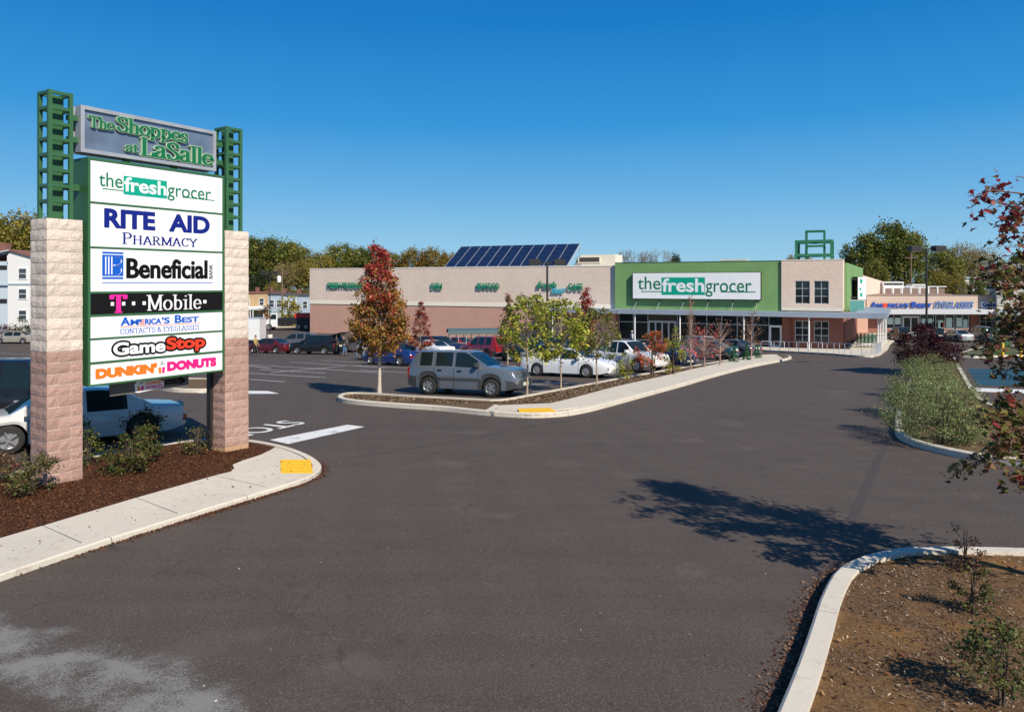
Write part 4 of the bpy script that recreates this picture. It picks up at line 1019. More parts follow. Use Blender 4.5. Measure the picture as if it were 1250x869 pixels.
sidewall('rose_wall', W2(1046.5, 92.0), W2(1059.5, 92.6), -3.6, -3.6, -7.4, .3, WROSE)
sidewall('lower_wall', W2(1031, 79), W2(1047, 93), -3.2, -3.2, -7.4, .3, WBRICK)
# projecting sign box
bs = thing('projecting_sign', (*W2(1047, 84), G(84)+4.9), R(15), 'white projecting sign box with teal marks and black side near the corner block', 'sign')
zz0, zz1 = CAMZ+zat(366, 84)-CAMZ-(G(84)+4.9), zat(338, 84)-(G(84)+4.9)
MB().box(0, 1.2, .02, .9, zz0, zz1).build('sign_cabinet', BLACK, bs); f_ = MB().box(.03, 1.17, 0, .018, zz0+.03, zz1-.03).build('sign_face', WHITE, bs)
MB().box(.33, .66, -.01, -.001, zz1-.75, zz1-.25).box(.33, .66, -.01, -.001, zz0+.35, zz0+.8).box(.25, .5, -.01, -.001, zz0+1.1, zz0+1.4).box(.1, .95, -.01, -.001, zz0+.86, zz0+.9).build('logo_marks', TEAL, f_)
MB().box(-.9, 0, .1, .2, zz1-.35, zz1-.2).box(-.9, 0, .1, .2, zz0+.2, zz0+.35).build('bracket', DARK, bs)
glz = thing('glass_side_bay', (*W2(1038, 80.5), G(80)+.0), -R(10), 'pale teal glazed bay above the canopy beside the corner block', 'glazing')
z0g, z1g = zat(381, 81)-G(80), zat(367, 81)-G(80); TG = glassm('teal_glass', (.10, .30, .30), .12)
for i in range(3): MB().box(i*.5, i*.5+.47, 0, .05, z0g, z1g).build('pane', TG, glz)
MB().box(-.05, 1.55, .002, .08, z1g, z1g+.08).box(-.05, 1.55, .002, .08, z0g-.08, z0g).build('frame', ALU, glz)
# ================================================================== SHOP ROW (parallel to the picture)
DA = 103.0; zA = G(103); xA0, xA1 = at(1058, DA)[0], at(1213, DA)[0]
row = thing('shop_row_building', (xA0, DA, zA), 0, 'low cream shop row with blue raised lettering behind the crossing', 'building')
def za(py): return zat(py, DA)-zA
def xa_(px): return at(px, DA)[0]-xA0
MB().box(0, xA1-xA0, 0, 14, za(379), za(361)).build('upper_wall', wallmat('shop_row_wall', (.54, .42, .345)), row)
MB().box(-.1, xA1-xA0, -.06, 14.1, za(361), za(360.2)).build('coping', mat('brown_coping', (.30, .2, .15), .7), row)
MB().box(0, xA1-xA0, -1.8, 0, za(383), za(377)).build('canopy', mat('shop_row_fascia', (.50, .52, .56), .5), row)
MB().box(0, xA1-xA0, 3.0, 3.1, -.2, za(379)).build('shop_interior', INTER, row)
def zl(py): return zat(py, DA+.3)-zA
ztop_ = za(383)-.05
segs = [(1060, 1080, 'b'), (1082, 1102, 'w'), (1103, 1123, 'd'), (1124, 1141, 'w'), (1143, 1166, 'w'), (1168, 1184, 'w'), (1186, 1196, 'b'), (1197, 1212, 'w')]
for a_, b_, ty in segs:
    xx0, xx1 = xa_(a_), xa_(b_)
    if ty == 'b': MB().box(xx0, xx1, .25, .5, -.2, ztop_).build('pier', WBRICK, row)
    elif ty == 'd': door(row, xx0, xx1, 2.45, .2, 2); MB().box(xx0, xx1, .3, .36, 2.56, ztop_).build('transom_panel', GLASS, row)
    else:
        window(row, xx0, xx1, .75, ztop_, .2, 2, 2, gm=GLASS); MB().box(xx0, xx1, .22, .5, -.2, .748).build('stall_riser', WBRICK, row)
POST = mat('poster_pale', (.42, .58, .58), .5); POSTR = mat('poster_red', (.45, .08, .06), .5)
for a_, b_, y0_, y1_, m in [(1084, 1091, 388, 396, POST), (1093, 1100, 388, 396, POST), (1126, 1131, 389, 396, POST), (1134, 1139, 389, 397, POST), (1146, 1152, 391, 401, POST), (1149, 1154, 394, 400, POSTR), (1156, 1163, 388, 400, POST), (1169, 1175, 388, 399, POST), (1177, 1182, 390, 400, POST)]:
    MB().box(xa_(a_), xa_(b_), .17, .19, za(y1_), za(y0_)).build('poster', m, row)
# letters
def row_text(name, parts, m, y=-.12):
    pass
BLUE2 = mat('raised_letter_blue', (.008, .06, .34), .5)
rt = thing('shop_row_lettering', (xA0, DA, zA+za(376)), 0, 'large blue raised capital letters on the shop row wall', 'lettering')
for txt, a_, b_, y0_, y1_, m in [('A', 1062, 1069.5, 368.3, 375.5, BLUE2), ('M', 1070, 1076, 370.2, 375.5, BLUE2), ('E', 1077, 1082, 370.2, 375.5, RED), ("RICA'S", 1083, 1108.5, 370, 375.5, BLUE2), ('B', 1111.5, 1118, 368.3, 375.5, BLUE2), ('EST', 1119, 1137, 370.2, 375.5, BLUE2)]:
    fit_text('letter', txt, (xa_(a_), xa_(b_), za(y1_)-za(376), za(y0_)-za(376)), -.15, m, rt, .12, bold=.05)
rt2 = thing('shop_row_lettering', (xA0, DA, zA+za(376)), 0, 'slanted pale blue outlined word right of the blue capitals', 'lettering')
fit_text('letter_outline', 'EYEGLASSES', (xa_(1139), xa_(1188), za(376.8)-za(376), za(367.8)-za(376)), -.10, mat('letter_light_blue', (.30, .36, .42), .5), rt2, .08, bold=.06, shear=.3)
fit_text('letter', 'EYEGLASSES', (xa_(1140), xa_(1187), za(376)-za(376), za(368.6)-za(376)), -.16, BLUE2, rt2, .06, bold=.0, shear=.3)
gs = thing('shop_sign', (xA0+xa_(1197), DA, zA+za(376.5)), 0, 'small white shop sign with dark letters behind the red leaves', 'sign')
MB().box(0, 4.6, -.16, -.02, 0, za(368)-za(376.5)).build('sign_face', WHITE, gs); fit_text('letter', 'GameStop', (.2, 4.4, .12, za(369.4)-za(376.5)), -.161, NAVY, gs, .02, bold=.04)
# things on its roof
rtb = thing('rooftop_screen', (*at(1079, 118), CAMZ-2.2), 0, 'row of brown louvred rooftop panels between white posts above the shop row', 'rooftop unit')
for i in range(7):
    x = i*1.45; MB().box(x+.22, x+1.3, .05, .12, 0, zat(352, 118)-CAMZ+2.2).build('louvre_panel', mat('brown_louvre', (.22, .15, .12), .7), rtb); MB().box(x, x+.2, 0, .2, 0, zat(350.5, 118)-CAMZ+2.2).build('post', WHITEP, rtb)
MB().box(0, 10.3, -.02, .25, zat(350.4, 118)-CAMZ+2.2, zat(349.4, 118)-CAMZ+2.2).build('top_rail', WHITEP, rtb)
for a_, b_, c in [(1078, 1103, 344), (1114, 1130, 347)]:
    o = thing('rooftop_unit', (*at(a_, 120), CAMZ-2.1), 0, 'white %s rooftop unit above the shop row' % ('wide' if c == 344 else 'small right-hand'), 'rooftop unit')
    w_ = at(b_, 120)[0]-at(a_, 120)[0]; h_ = zat(c, 120)-CAMZ+2.1
    MB().box(0, w_, 0, 2, 0, h_).build('housing', WHITEP, o); MB().box(.15, w_-.15, -.03, -.002, h_-.55, h_-.2).build('louvre', INTER, o)
# shop row pavement
pa = sheet('shop_row_pavement', [Vector((at(1058, 100.5)[0]-1, 99.2)), Vector((at(1320, 100.5)[0], 99.2)), Vector((at(1320, 103)[0], 103.4)), Vector((at(1058, 103)[0]-1, 103.4))], .14, CONC, depth=.2, kind='structure')
kerb([Vector((at(1058, 100.5)[0]-1, 99.2)), Vector((at(1320, 100.5)[0], 99.2))], .2, pa, h=.15, stone=6)
# right-hand building with cornice
RD = 101; RBX = W2(1217, RD); zR = G(RD)
rbld = thing('corner_shop_building', (RBX.x, RBX.y, zR), -R(29), 'taller cream corner building with cornice at the right edge', 'building')
CW = mat('cream_render', (.60, .54, .47), .8, noise=.05, bump=.1)
zt_ = zat(328, RD)-zR
MB().box(0, 14, 0, 12, -.3, zt_).build('wall', CW, rbld)
MB().box(-.25, 14.2, -.25, 12.2, zt_, zt_+.25).box(-.45, 14.4, -.45, 12.4, zt_+.25, zt_+.6).build('cornice', mat('cornice_white', (.66, .66, .64), .6), rbld)
MB().box(-.03, 14, -1.6, -.003, zat(384, RD)-zR, zat(377, RD)-zR).build('canopy', MATS['shop_row_fascia'], rbld)
MB().box(-.05, 14, -.08, -.004, zat(362, RD)-zR, zat(360, RD)-zR).build('string_course', mat('cornice_white', (.66, .66, .64)), rbld)
for i in range(4): window(rbld, .8+i*3.1, 3.4+i*3.1, .6, zat(386, RD)-zR, -.06, 2, 2)
# ================================================================== background houses
BGM = {'cream': mat('house_white_siding', (.68, .68, .66), .75, noise=.04), 'blue': mat('house_pale_blue', (.34, .42, .50), .75, noise=.06), 'grey': mat('house_pale_grey_blue', (.45, .52, .58), .75), 'tan': wallmat('house_tan_brick', (.50, .34, .19), .25, .08), 'roof': mat('house_shingle_red', (.20, .085, .06), .85, noise=.15), 'dark': mat('house_dark_roof', (.08, .08, .09), .85)}
def rowhouse(px0_, px1_, d, ztop, m, label, nwin, porch):
    x0_, x1_ = at(px0_, d)[0], at(px1_, d)[0]; z_ = G(d); h = zat(ztop, d)-z_; w = x1_-x0_
    o = thing('row_house', (x0_, d, z_), 0, label, 'house', 'row houses behind the wooden fence')
    MB().box(0, w-.02, 0, 9, -.2, h).build('wall', BGM[m], o); MB().box(-.02, w, -.2, 9.1, h, h+.35).build('cornice', BGM['dark'] if m != 'tan' else BGM['roof'], o)
    for i in range(nwin):
        c = w*(i+.5)/nwin
        for zz in (h-2.6, h-5.4):
            f_ = MB().box(c-.52, c+.52, -.06, -.003, zz, zz+1.6).build('window', WHITEP, o); MB().box(c-.42, c+.42, -.075, -.061, zz+.1, zz+.76).box(c-.42, c+.42, -.075, -.061, zz+.84, zz+1.5).build('pane', HGLASS, f_)
    if porch:
        MB().box(.05, w-.1, -2.2, -.005, h-3.4, h-3.2).poly([(.05, -2.3, h-3.2), (w-.1, -2.3, h-3.2), (w-.1, -.01, h-2.75), (.05, -.01, h-2.75)], (0, 0, .06)).build('porch_roof', WHITEP, o)
        for c in (.2, w-.35): MB().box(c, c+.15, -2.1, -1.95, -.2, h-3.4).build('porch_post', WHITEP, o)
    MB().box(w*.7, w*.7+.7, 3, 3.7, h+.35, h+1.3).build('chimney', BGM['roof'], o)
rowhouse(292, 311.5, 150, 358.5, 'tan', 'tan brick row house partly hidden by the right sign pillar', 1, True)
rowhouse(311.5, 327.5, 150, 358, 'tan', 'tan brick row house right behind the lamp pole', 1, True)
rowhouse(327.5, 345, 150, 360, 'blue', 'pale blue row house left of the wooden utility pole', 2, False)
rowhouse(345, 363, 150, 361, 'grey', 'pale grey row house behind the yellow bush', 2, False)
rowhouse(363, 382, 150, 361.5, 'blue', 'blue grey row house meeting the supermarket corner', 1, False)
# big white house left
d = 95; x0_ = at(-40, d)[0]; zH = G(d); wh = thing('white_house', (x0_, d, zH), 0, 'three storey white house with pale blue wing behind the left pillar', 'house')
xg = at(9.5, d)[0]-x0_; xr = at(60, d)[0]-x0_; zE = zat(320, d)-zH; zRd = zat(306, d)-zH
MB().box(xg, xr, 0, 9, -.3, zE).build('wall', BGM['cream'], wh)
xm_ = at(13, d)[0]-x0_
MB().poly([(xg-.1, .0, zE+.005), (xr, .0, zE+.005), (xr, 0, zE+.2), (xm_, .0, zRd-.12), (xg-.1, 0, zE+.8)], (0, 8.9, 0)).build('gable', BGM['cream'], wh)
MB().poly([(xm_, -.35, zRd), (xr+.6, -.35, zE-.1), (xr+.6, 9.2, zE-.1), (xm_, 9.2, zRd)], (0, 0, .16)).build('roof', BGM['roof'], wh)
MB().poly([(-.4, -.35, zE+.2), (xm_-.01, -.35, zRd), (xm_-.01, 9.2, zRd), (-.4, 9.2, zE+.2)], (0, 0, .14)).build('roof', BGM['grey'], wh)
MB().box(0, xg-.02, .3, 9, -.3, zE+.1).build('side_wing', BGM['grey'], wh)
for py_ in ((327, 341), (352, 365.5), (378, 391)):
    for c in (22.5, 50):
        a_, b_ = at(c, d)[0]-x0_, at(c+11, d)[0]-x0_; z1_, z0_ = zat(py_[0], d)-zH, zat(py_[1], d)-zH
        f_ = MB().box(a_, b_, -.09, -.004, z0_, z1_).build('window', WHITEP, wh); mz = (z0_+z1_)/2
        MB().box(a_+.12, b_-.12, -.105, -.091, z0_+.12, mz-.04).box(a_+.12, b_-.12, -.105, -.091, mz+.04, z1_-.12).build('pane', HGLASS, f_)
MB().box(0, xr, -.12, -.003, zat(347.5, d)-zH, zat(345.5, d)-zH).build('belt_course', BGM['grey'], wh)
for py_ in ((324, 329), (365, 370)): MB().box(xg-1.3, xg-.3, .2, .297, zat(py_[1], d)-zH, zat(py_[0], d)-zH).build('vent', DARK, wh)
MB().box(2, 3, 3, 4, zE, zRd+1.2).build('chimney', BGM['roof'], wh)
# far small houses/roofs
o = thing('far_house', (*at(296, 185), G(185)), 0, 'white far house roof among the trees above the row houses', 'house')
MB().box(0, 5.5, 0, 7, 0, zat(340, 185)-G(185)).build('wall', BGM['cream'], o); MB().poly([(-.3, -.3, zat(340, 185)-G(185)), (5.8, -.3, zat(340, 185)-G(185)), (5.8, 3.5, zat(333, 185)-G(185)), (-.3, 3.5, zat(333, 185)-G(185))], (0, 0, .15)).build('roof', BGM['grey'], o)
o = thing('far_house', (*at(1178, 170), G(170)), 0, 'small white far house showing through the olive trees at right', 'house')
MB().box(0, 2.4, 0, 7, 0, zat(340, 170)-G(170)).build('wall', BGM['cream'], o); MB().box(-.3, 2.8, -.3, 7.2, zat(340, 170)-G(170), zat(338.5, 170)-G(170)).build('roof', BGM['grey'], o)
# wooden fence: boards singly along the seen stretch
fx0, fx1, fd = at(322, 125)[0], at(368, 125)[0], 125; zf = G(fd)
fe = thing('wooden_fence', (fx0, fd, zf), 0, 'honey coloured board fence in front of the row houses', 'fence')
nbd = int((fx1-fx0)/.3); bmsh = [MB().box(0, .26, -.02, .02, 0, 1.95+.03*i).mesh('fence_board', FENCE) for i in range(3)]
for i in range(nbd): link('fence_board', bmsh[i % 3], fe, (i*.3, 0, 0))
MB().box(0, fx1-fx0, .025, .08, .4, .5).box(0, fx1-fx0, .025, .08, 1.5, 1.6).build('fence_rail', FENCE, fe)
sheet('street_verge', [Vector(at(306, 121.5)), Vector(at(384, 121.5)), Vector(at(384, 123.5)), Vector(at(306, 123.5))], .06, GRASS, depth=.1, kind='structure')
kerb([Vector(at(306, 118)), Vector(at(384, 121.3))], .25, lot, h=.15, stone=6)
# ================================================================== VEHICLES
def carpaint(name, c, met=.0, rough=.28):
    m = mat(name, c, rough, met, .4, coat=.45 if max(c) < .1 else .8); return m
TYRE = mat('tyre_rubber', (.018, .018, .018), .85); RIM = mat('alloy_wheel', (.42, .42, .43), .3, .7); HUBC = mat('steel_wheel_cover', (.28, .28, .28), .4, .4)
CLAD = mat('dark_cladding', (.045, .048, .052), .6); TRIM = mat('black_trim', (.012, .012, .013), .5); WELL = mat('wheel_well', (.008, .008, .008), .9)
LENSR = mat('red_lamp_lens', (.28, .010, .012), .15, coat=1); LENSW = mat('clear_lamp_lens', (.30, .31, .32), .15, .2, coat=1); LENSO = mat('amber_lamp_lens', (.65, .16, .02), .15, coat=1)
PLT = mat('number_plate', (.62, .60, .50), .5); CHROME = mat('chrome', (.6, .6, .62), .12, .9)
def wheel_meshes(r, w, kind):
    t = MB().lathe([(r*.62, -w/2), (r*.86, -w/2-.005), (r*.97, -w*.42), (r, -w*.25), (r, w*.25), (r*.97, w*.42), (r*.86, w/2+.005), (r*.62, w/2)], 28, axis='y').mesh('tyre', TYRE, 40)
    m = MB().lathe([(r*.64, w/2-.004), (r*.62, w/2-.012), (r*.58, w/2-.03), (r*.57, w*.1), (.0, w*.08)], 24, axis='y'); m.lathe([(.0, w/2-.012), (r*.13, w/2-.012), (r*.17, w/2-.03), (r*.17, w*.08)], 12, axis='y')
    if kind == 'alloy':
        for i in range(5):
            a_ = 2*math.pi*i/5
            p, q = Vector((math.cos(a_)*r*.12, w/2-.03, math.sin(a_)*r*.12)), Vector((math.cos(a_)*r*.6, w/2-.022, math.sin(a_)*r*.6)); m.bar(p, q, .035, r*.17)
    else:
        m.lathe([(r*.60, w/2-.02), (r*.45, w/2-.008), (r*.2, w/2-.004), (0, w/2-.004)], 20, axis='y')
    dk = MB().lathe([(r*.57, w*.11), (0, w*.10)], 16, axis='y').mesh('brake', TRIM)
    return t, m.mesh('rim', RIM if kind == 'alloy' else HUBC, 40)
def interp(pts, x):
    for (a_, b_), (c, d) in zip(pts, pts[1:]):
        if a_ <= x <= c: return b_+(d-b_)*(x-a_)/max(c-a_, 1e-9)
    return pts[0][1] if x < pts[0][0] else pts[-1][1]
CARN = [0]
def car(name, label, cat, loc2d, heading, prof, belt, L, Wd, H, wb, rw, sill, paint, wins, cowl, roof0, roof1, rear0, wheel='alloy', rwin=True, clad=None, bed=None, dz=0, group='vehicles parked on the lot', trim=None, roofw=.76, tail='std', fl='std', open_gate=False):
    """prof: (x,z) centre-line top profile rear->front; wins: list of (x0,x1) side windows"""
    hx, hy = math.cos(heading), math.sin(heading)
    zc = G(loc2d[1]); gy = (G(loc2d[1]+1.2)-G(loc2d[1]-1.2))/2.4
    root = thing(name, (loc2d[0], loc2d[1], zc+dz), 0, label, cat, group)
    f = Vector((hx, hy, gy*hy)).normalized(); n = Vector((0, -gy, 1)).normalized(); l_ = n.cross(f).normalized()
    M_ = Matrix((( f.x, l_.x, n.x), (f.y, l_.y, n.y), (f.z, l_.z, n.z))); root.rotation_euler = M_.to_euler()
    xf, xr = wb/2+ (L/2-wb/2-.5*(L-wb))*0, -wb/2
    sh = (L-wb)/2; off_ = prof[0][0]; x_lo, x_hi = prof[0][0], prof[-1][0]
    Ra = rw+.055
    xs = set(np.round(np.linspace(x_lo, x_hi, 26), 3).tolist())
    for c in (xf, xr):
        xs = {x for x in xs if abs(x-c) > Ra+.02}
        for t in range(0, 13): xs.add(round(c+Ra*math.cos(math.pi*t/12), 4))
        xs.add(round(c-Ra-.012, 4)); xs.add(round(c+Ra+.012, 4))
    for p in prof: xs.add(round(p[0], 3))
    for a_, b_ in wins: xs.add(round(a_, 3)); xs.add(round(b_, 3))
    xs = sorted(xs); ded = [xs[0]]
    keep = {round(v, 3) for w_ in wins for v in w_}|{round(p[0], 3) for p in prof}
    for x in xs[1:]:
        if x-ded[-1] > .012 or x in keep: ded.append(x)
    xs = ded; ring = []; hw = Wd/2
    for x in xs:
        u = abs(x-(x_lo+x_hi)/2)/((x_hi-x_lo)/2); pw = 1-.16*max(0, (u-.55)/.45)**2.2
        w = hw*pw; zt = interp(prof, x); zb_ = min(interp(belt, x), zt-.02); a_ = sill+.10*max(0, (u-.86)/.14)
        for c in (xf, xr):
            if abs(x-c) < Ra: a_ = max(a_, rw+math.sqrt(max(0, Ra*Ra-(x-c)**2)))
        a_ = min(a_, zb_-.12)
        t = min(1, max(0, (zt-zb_)/(H-zb_)))
        t2 = t**.7
        zm = a_+(zb_-a_)*.5
        y6 = w*(.90+(roofw-.90)*t2); z6 = zb_+(zt-zb_)*(.93 if t > .05 else .6)
        y7 = y6-.05-.10*(1-t); z7 = zb_+(zt-zb_)*(.985 if t > .05 else .92)
        ring.append([(0, sill), (w-.30, sill if a_ <= sill+.12 else a_-.02), (w*.975, a_), (w, max(zm, a_+.02)), (w*.985, zb_-.05), (w*.95, zb_), (y6, z6), (y7, z7), (y7*.5, zt+.012), (0, zt+.02*min(1, t+.3))])
    NR = 10
    groups = {}
    def add(key, pts): groups.setdefault(key, []).append(pts)
    def P(i, r_, s_): y, z = ring[i][r_]; return (xs[i], y*s_, z)
    for i in range(len(xs)-1):
        xm = (xs[i]+xs[i+1])/2; zt = interp(prof, xm); zb_ = interp(belt, xm); tall = zt-zb_ > .12
        inw = any(a_-1e-4 <= xs[i] and xs[i+1] <= b_+1e-4 for a_, b_ in wins)
        for r_ in range(NR-1):
            for s_ in (1, -1):
                q = [P(i, r_, s_), P(i+1, r_, s_), P(i+1, r_+1, s_), P(i, r_+1, s_)]
                if s_ < 0: q = q[::-1]
                key = 'body'
                if r_ in (0, 1): key = 'under'
                if r_ == 2 and clad and (xm < x_lo+.45 or xm > x_hi-.45 or abs(xm-xf) < Ra+.06 or abs(xm-xr) < Ra+.06): key = ('clad', s_, 1 if abs(xm-xr) < Ra+.06 else 2 if abs(xm-xf) < Ra+.06 else 0 if xm < 0 else 3)
                if r_ == 5 and inw and tall: key = ('win', s_, next(k_ for k_, (a_, b_) in enumerate(wins) if a_-1e-4 <= xs[i] and xs[i+1] <= b_+1e-4))
                if r_ in (7, 8):
                    if roof1-1e-4 <= xs[i] and xs[i+1] <= cowl+1e-4: key = 'windscreen'
                    if rwin and rear0-1e-4 <= xs[i] and xs[i+1] <= roof0+1e-4: key = 'rear_window'
                add(key, q)
    # caps
    for i, s0 in ((0, 1), (len(xs)-1, -1)):
        for r_ in range(NR-1):
            q = [P(i, r_, 1), P(i, r_+1, 1), P(i, r_+1, -1), P(i, r_, -1)]
            if s0 < 0: q = q[::-1]
            add(('clad', 0, 0 if i == 0 else 3) if (clad and r_ <= 2) else 'body', q)
    def mk(key, name_, m, sm=28, par=root):
        qs = groups.get(key)
        if not qs: return None
        idx = {}; vs = []; fs = []
        for q in qs:
            f_ = []
            for v in q:
                k_ = tuple(round(c, 4) for c in v)
                if k_ not in idx: idx[k_] = len(vs); vs.append(v)
                if idx[k_] not in f_: f_.append(idx[k_])
            if len(f_) > 2: fs.append(f_)
        return MB().add(vs, fs).build(name_, m, par, smooth=sm)
    body = mk('body', 'body', paint, 35); u_ = mk('under', 'underbody', WELL)
    gk = [k_ for k_ in groups if isinstance(k_, tuple)]
    for k_ in sorted(gk, key=str):
        if k_[0] == 'win': mk(k_, 'side_window', CGLASS)
        else: mk(k_, 'wheel_arch_trim' if k_[2] in (1, 2) else 'bumper_corner', clad, 35)
    mk('windscreen', 'windscreen', CGLASS, 50); mk('rear_window', 'rear_window', CGLASS, 50)
    tw, rm = wheel_meshes(rw, .2, wheel); 
    for c in (xf, xr):
        for s_ in (1, -1):
            o = link('wheel', tw, root, (c, s_*(hw-.115), rw)); 
            if s_ < 0: o.rotation_euler = (0, 0, math.pi)
            link('rim', rm, o)
    # end details
    zb0, zb1 = interp(belt, x_lo+.02), interp(belt, x_hi-.02); we = ring[0][3][0]; wf_ = ring[-1][3][0]
    bm_ = clad or paint
    for xx, sg_, wE in ((x_lo, -1, we), (x_hi, 1, wf_)):
        pts = [(xx-sg_*.22, wE+.035), (xx-sg_*.05, wE*.97), (xx+sg_*.055, wE*.80), (xx+sg_*.085, 0), (xx+sg_*.055, -wE*.80), (xx-sg_*.05, -wE*.97), (xx-sg_*.22, -wE-.035)]
        b = MB(); z0_, z1_ = sill+.06, sill+.36
        n_ = len(pts); vs = [(x, y, z) for z, k_ in ((z0_, .93), (z0_+.05, 1), (z1_-.04, 1), (z1_, .95)) for x, y in [(xx-sg_*.22+(x-(xx-sg_*.22))*k_, y) for x, y in pts]]
        fs = [[j*n_+i, j*n_+i+1, (j+1)*n_+i+1, (j+1)*n_+i] for j in range(3) for i in range(n_-1)]+[[3*n_+i for i in range(n_)], [i for i in range(n_)][::-1]]
        b.add(vs, fs).build('bumper', bm_, root, smooth=40)
        MB().box(*sorted((xx+sg_*.085, xx+sg_*.098)), -.26, .26, *((z1_+.10, z1_+.25) if sg_ < 0 and tail != 'low' else (z0_+.1, z0_+.22))).build('number_plate', PLT, root)
    # lamps
    zl = min(zb0, 1.0 if H > 1.55 else .86)
    for s_ in (1, -1):
        if tail == 'std': MB().box(x_lo-.03, x_lo+.14, s_*we*.68 if s_ > 0 else -we*1.0-.012, we*1.0+.012 if s_ > 0 else -we*.68, zl-.24, zl-.06).build('tail_light', LENSR, root)
        elif tail == 'tall': MB().box(x_lo-.015, x_lo+.10, s_*we*.84 if s_ > 0 else -we*1.0-.012, we*1.0+.012 if s_ > 0 else -we*.84, zl-.28, zl+.14).build('tail_light', LENSR, root)
        elif tail == 'low': MB().box(x_lo-.03, x_lo+.12, s_*we*.7 if s_ > 0 else -we*1.0-.012, we*1.0+.012 if s_ > 0 else -we*.7, zl-.34, zl-.2).build('tail_light', LENSR, root)
        zf = min(zb1, .82)
        MB().box(x_hi-.17, x_hi+.035, wf_*.58 if s_ > 0 else -wf_*.985, wf_*.985 if s_ > 0 else -wf_*.58, zf-.20, zf-.05).build('headlight', LENSW, root)
        MB().box(x_hi-.30, x_hi-.171, wf_*.9 if s_ > 0 else -wf_*1.0-.02, wf_*1.0+.02 if s_ > 0 else -wf_*.9, zf-.19, zf-.06).build('indicator', LENSO, root)
        xm = cowl-.32; ym = interp([(x_lo, we), (0, hw), (x_hi, wf_)], xm)
        MB().poly([(xm-.03, s_*(hw*.93), belt_z(belt, xm)+.03), (xm+.07, s_*(hw*.95), belt_z(belt, xm)+.03), (xm+.09, s_*(hw+.17), belt_z(belt, xm)+.05), (xm-.02, s_*(hw+.19), belt_z(belt, xm)+.05)], (0, 0, .15)).build('mirror', trim or paint, root)
        for a_, b_ in wins[:2]:
            xh = a_+.12; MB().box(xh, xh+.17, *sorted((s_*(hw*.985), s_*(hw+.022))), belt_z(belt, xh)-.17, belt_z(belt, xh)-.125).build('door_handle', TRIM if clad else paint, root)
        # door seams as thin recess-coloured strips proud by 2 mm
        sm = MB()
        zlow = sill+.04
        for xx in sorted({w_[0]-.04 for w_ in wins[:2]}|{wins[1][1]+.06 if len(wins) > 1 else wins[0][1]+.05}):
            if abs(xx-xr) < Ra+.02 or abs(xx-xf) < Ra+.02:
                zz0 = rw+math.sqrt(max(0, Ra*Ra-(xx-(xr if abs(xx-xr) < Ra+.02 else xf))**2))+.03
            else: zz0 = zlow
            zb_ = belt_z(belt, xx)
            i = min(range(len(xs)), key=lambda q: abs(xs[q]-xx)); wv = ring[i][3][0]
            sm.poly([(xx, s_*(wv*.985), max(zz0, .3)), (xx+.014, s_*(wv*.985), max(zz0, .3)), (xx+.014, s_*(wv*1.0), zz0+(zb_-zz0)*.5), (xx+.014, s_*wv*.985, zb_-.05), (xx, s_*wv*.985, zb_-.05), (xx, s_*wv*1.0, zz0+(zb_-zz0)*.5)], (0, s_*.004, 0))
        sm.build('door_seam', TRIM, root)
        if clad: MB().box(xr+Ra+.1, xf-Ra-.1, *sorted((s_*(hw*.985), s_*(hw+.022))), .60, .68).build('side_moulding', clad, root)
    MB().box(x_hi-.02, x_hi+.045, -wf_*.5, wf_*.5, min(zb1, .82)-.19, min(zb1, .82)-.07).build('grille', TRIM, root)
    return root
def belt_z(b, x): return interp(b, x)
# -------- body styles (x forward from wheelbase centre)
def sedan(name, label, loc, hd, paint, L=4.7, W=1.78, H=1.42, wb=2.7, deck=1.0, **k):
    r_, f_ = -L/2+.02, L/2
    prof = [(r_, .72*deck), (r_+.08, .93*deck), (r_+.75, deck), (r_+1.45, H-.04), (r_+1.95, H), (.25, H), (.6, H-.03), (1.32, .98*deck), (1.9, .92*deck), (f_-.2, .78), (f_, .60)]
    belt = [(r_, .70*deck), (r_+.1, .90*deck), (r_+.9, .93*deck), (1.35, .90*deck), (2.0, .84*deck), (f_-.2, .72), (f_, .58)]
    return car(name, label, 'car', loc, hd, prof, belt, L, W, H, wb, .32, .20, paint, [(-1.02, -.16), (-.06, .92)], 1.32, r_+1.45, .6, r_+.75, roofw=.70, **k)
def suv(name, label, loc, hd, paint, L=4.55, W=1.80, H=1.66, wb=2.62, cat='suv', **k):
    r_, f_ = -L/2, L/2
    prof = [(r_, .80), (r_+.05, 1.12), (r_+.30, H-.10), (r_+.42, H-.01), (-.5, H), (.2, H-.005), (.34, H-.06), (1.08, 1.13), (1.9, 1.05), (f_-.13, .97), (f_, .68)]
    belt = [(r_, .78), (r_+.06, 1.10), (-.5, 1.10), (1.1, 1.05), (1.9, .98), (f_-.13, .88), (f_, .66)]
    return car(name, label, cat, loc, hd, prof, belt, L, W, H, wb, .34, .26, paint, [(-1.02, -.30), (-.18, .74), (r_+.56, -1.18)], 1.08, r_+.30, .34, r_+.05, roofw=.80, tail=k.pop('tail', 'tall'), **k)
def hatch(name, label, loc, hd, paint, **k):
    r_, f_ = -1.98, 2.05; H = 1.5
    prof = [(r_, .75), (r_+.05, .96), (r_+.45, H-.12), (r_+.7, H-.01), (-.3, H), (.35, H-.02), (1.15, 1.02), (1.6, .94), (f_-.12, .80), (f_, .60)]
    belt = [(r_, .73), (r_+.06, .92), (-.3, .93), (1.1, .90), (1.6, .86), (f_-.12, .74), (f_, .58)]
    return car(name, label, 'car', loc, hd, prof, belt, 4.03, 1.7, H, 2.5, .30, .20, paint, [(-.98, -.22), (-.12, .85), (r_+.55, -1.06)], 1.15, r_+.45, .35, r_+.05, roofw=.76, tail='tall', **k)
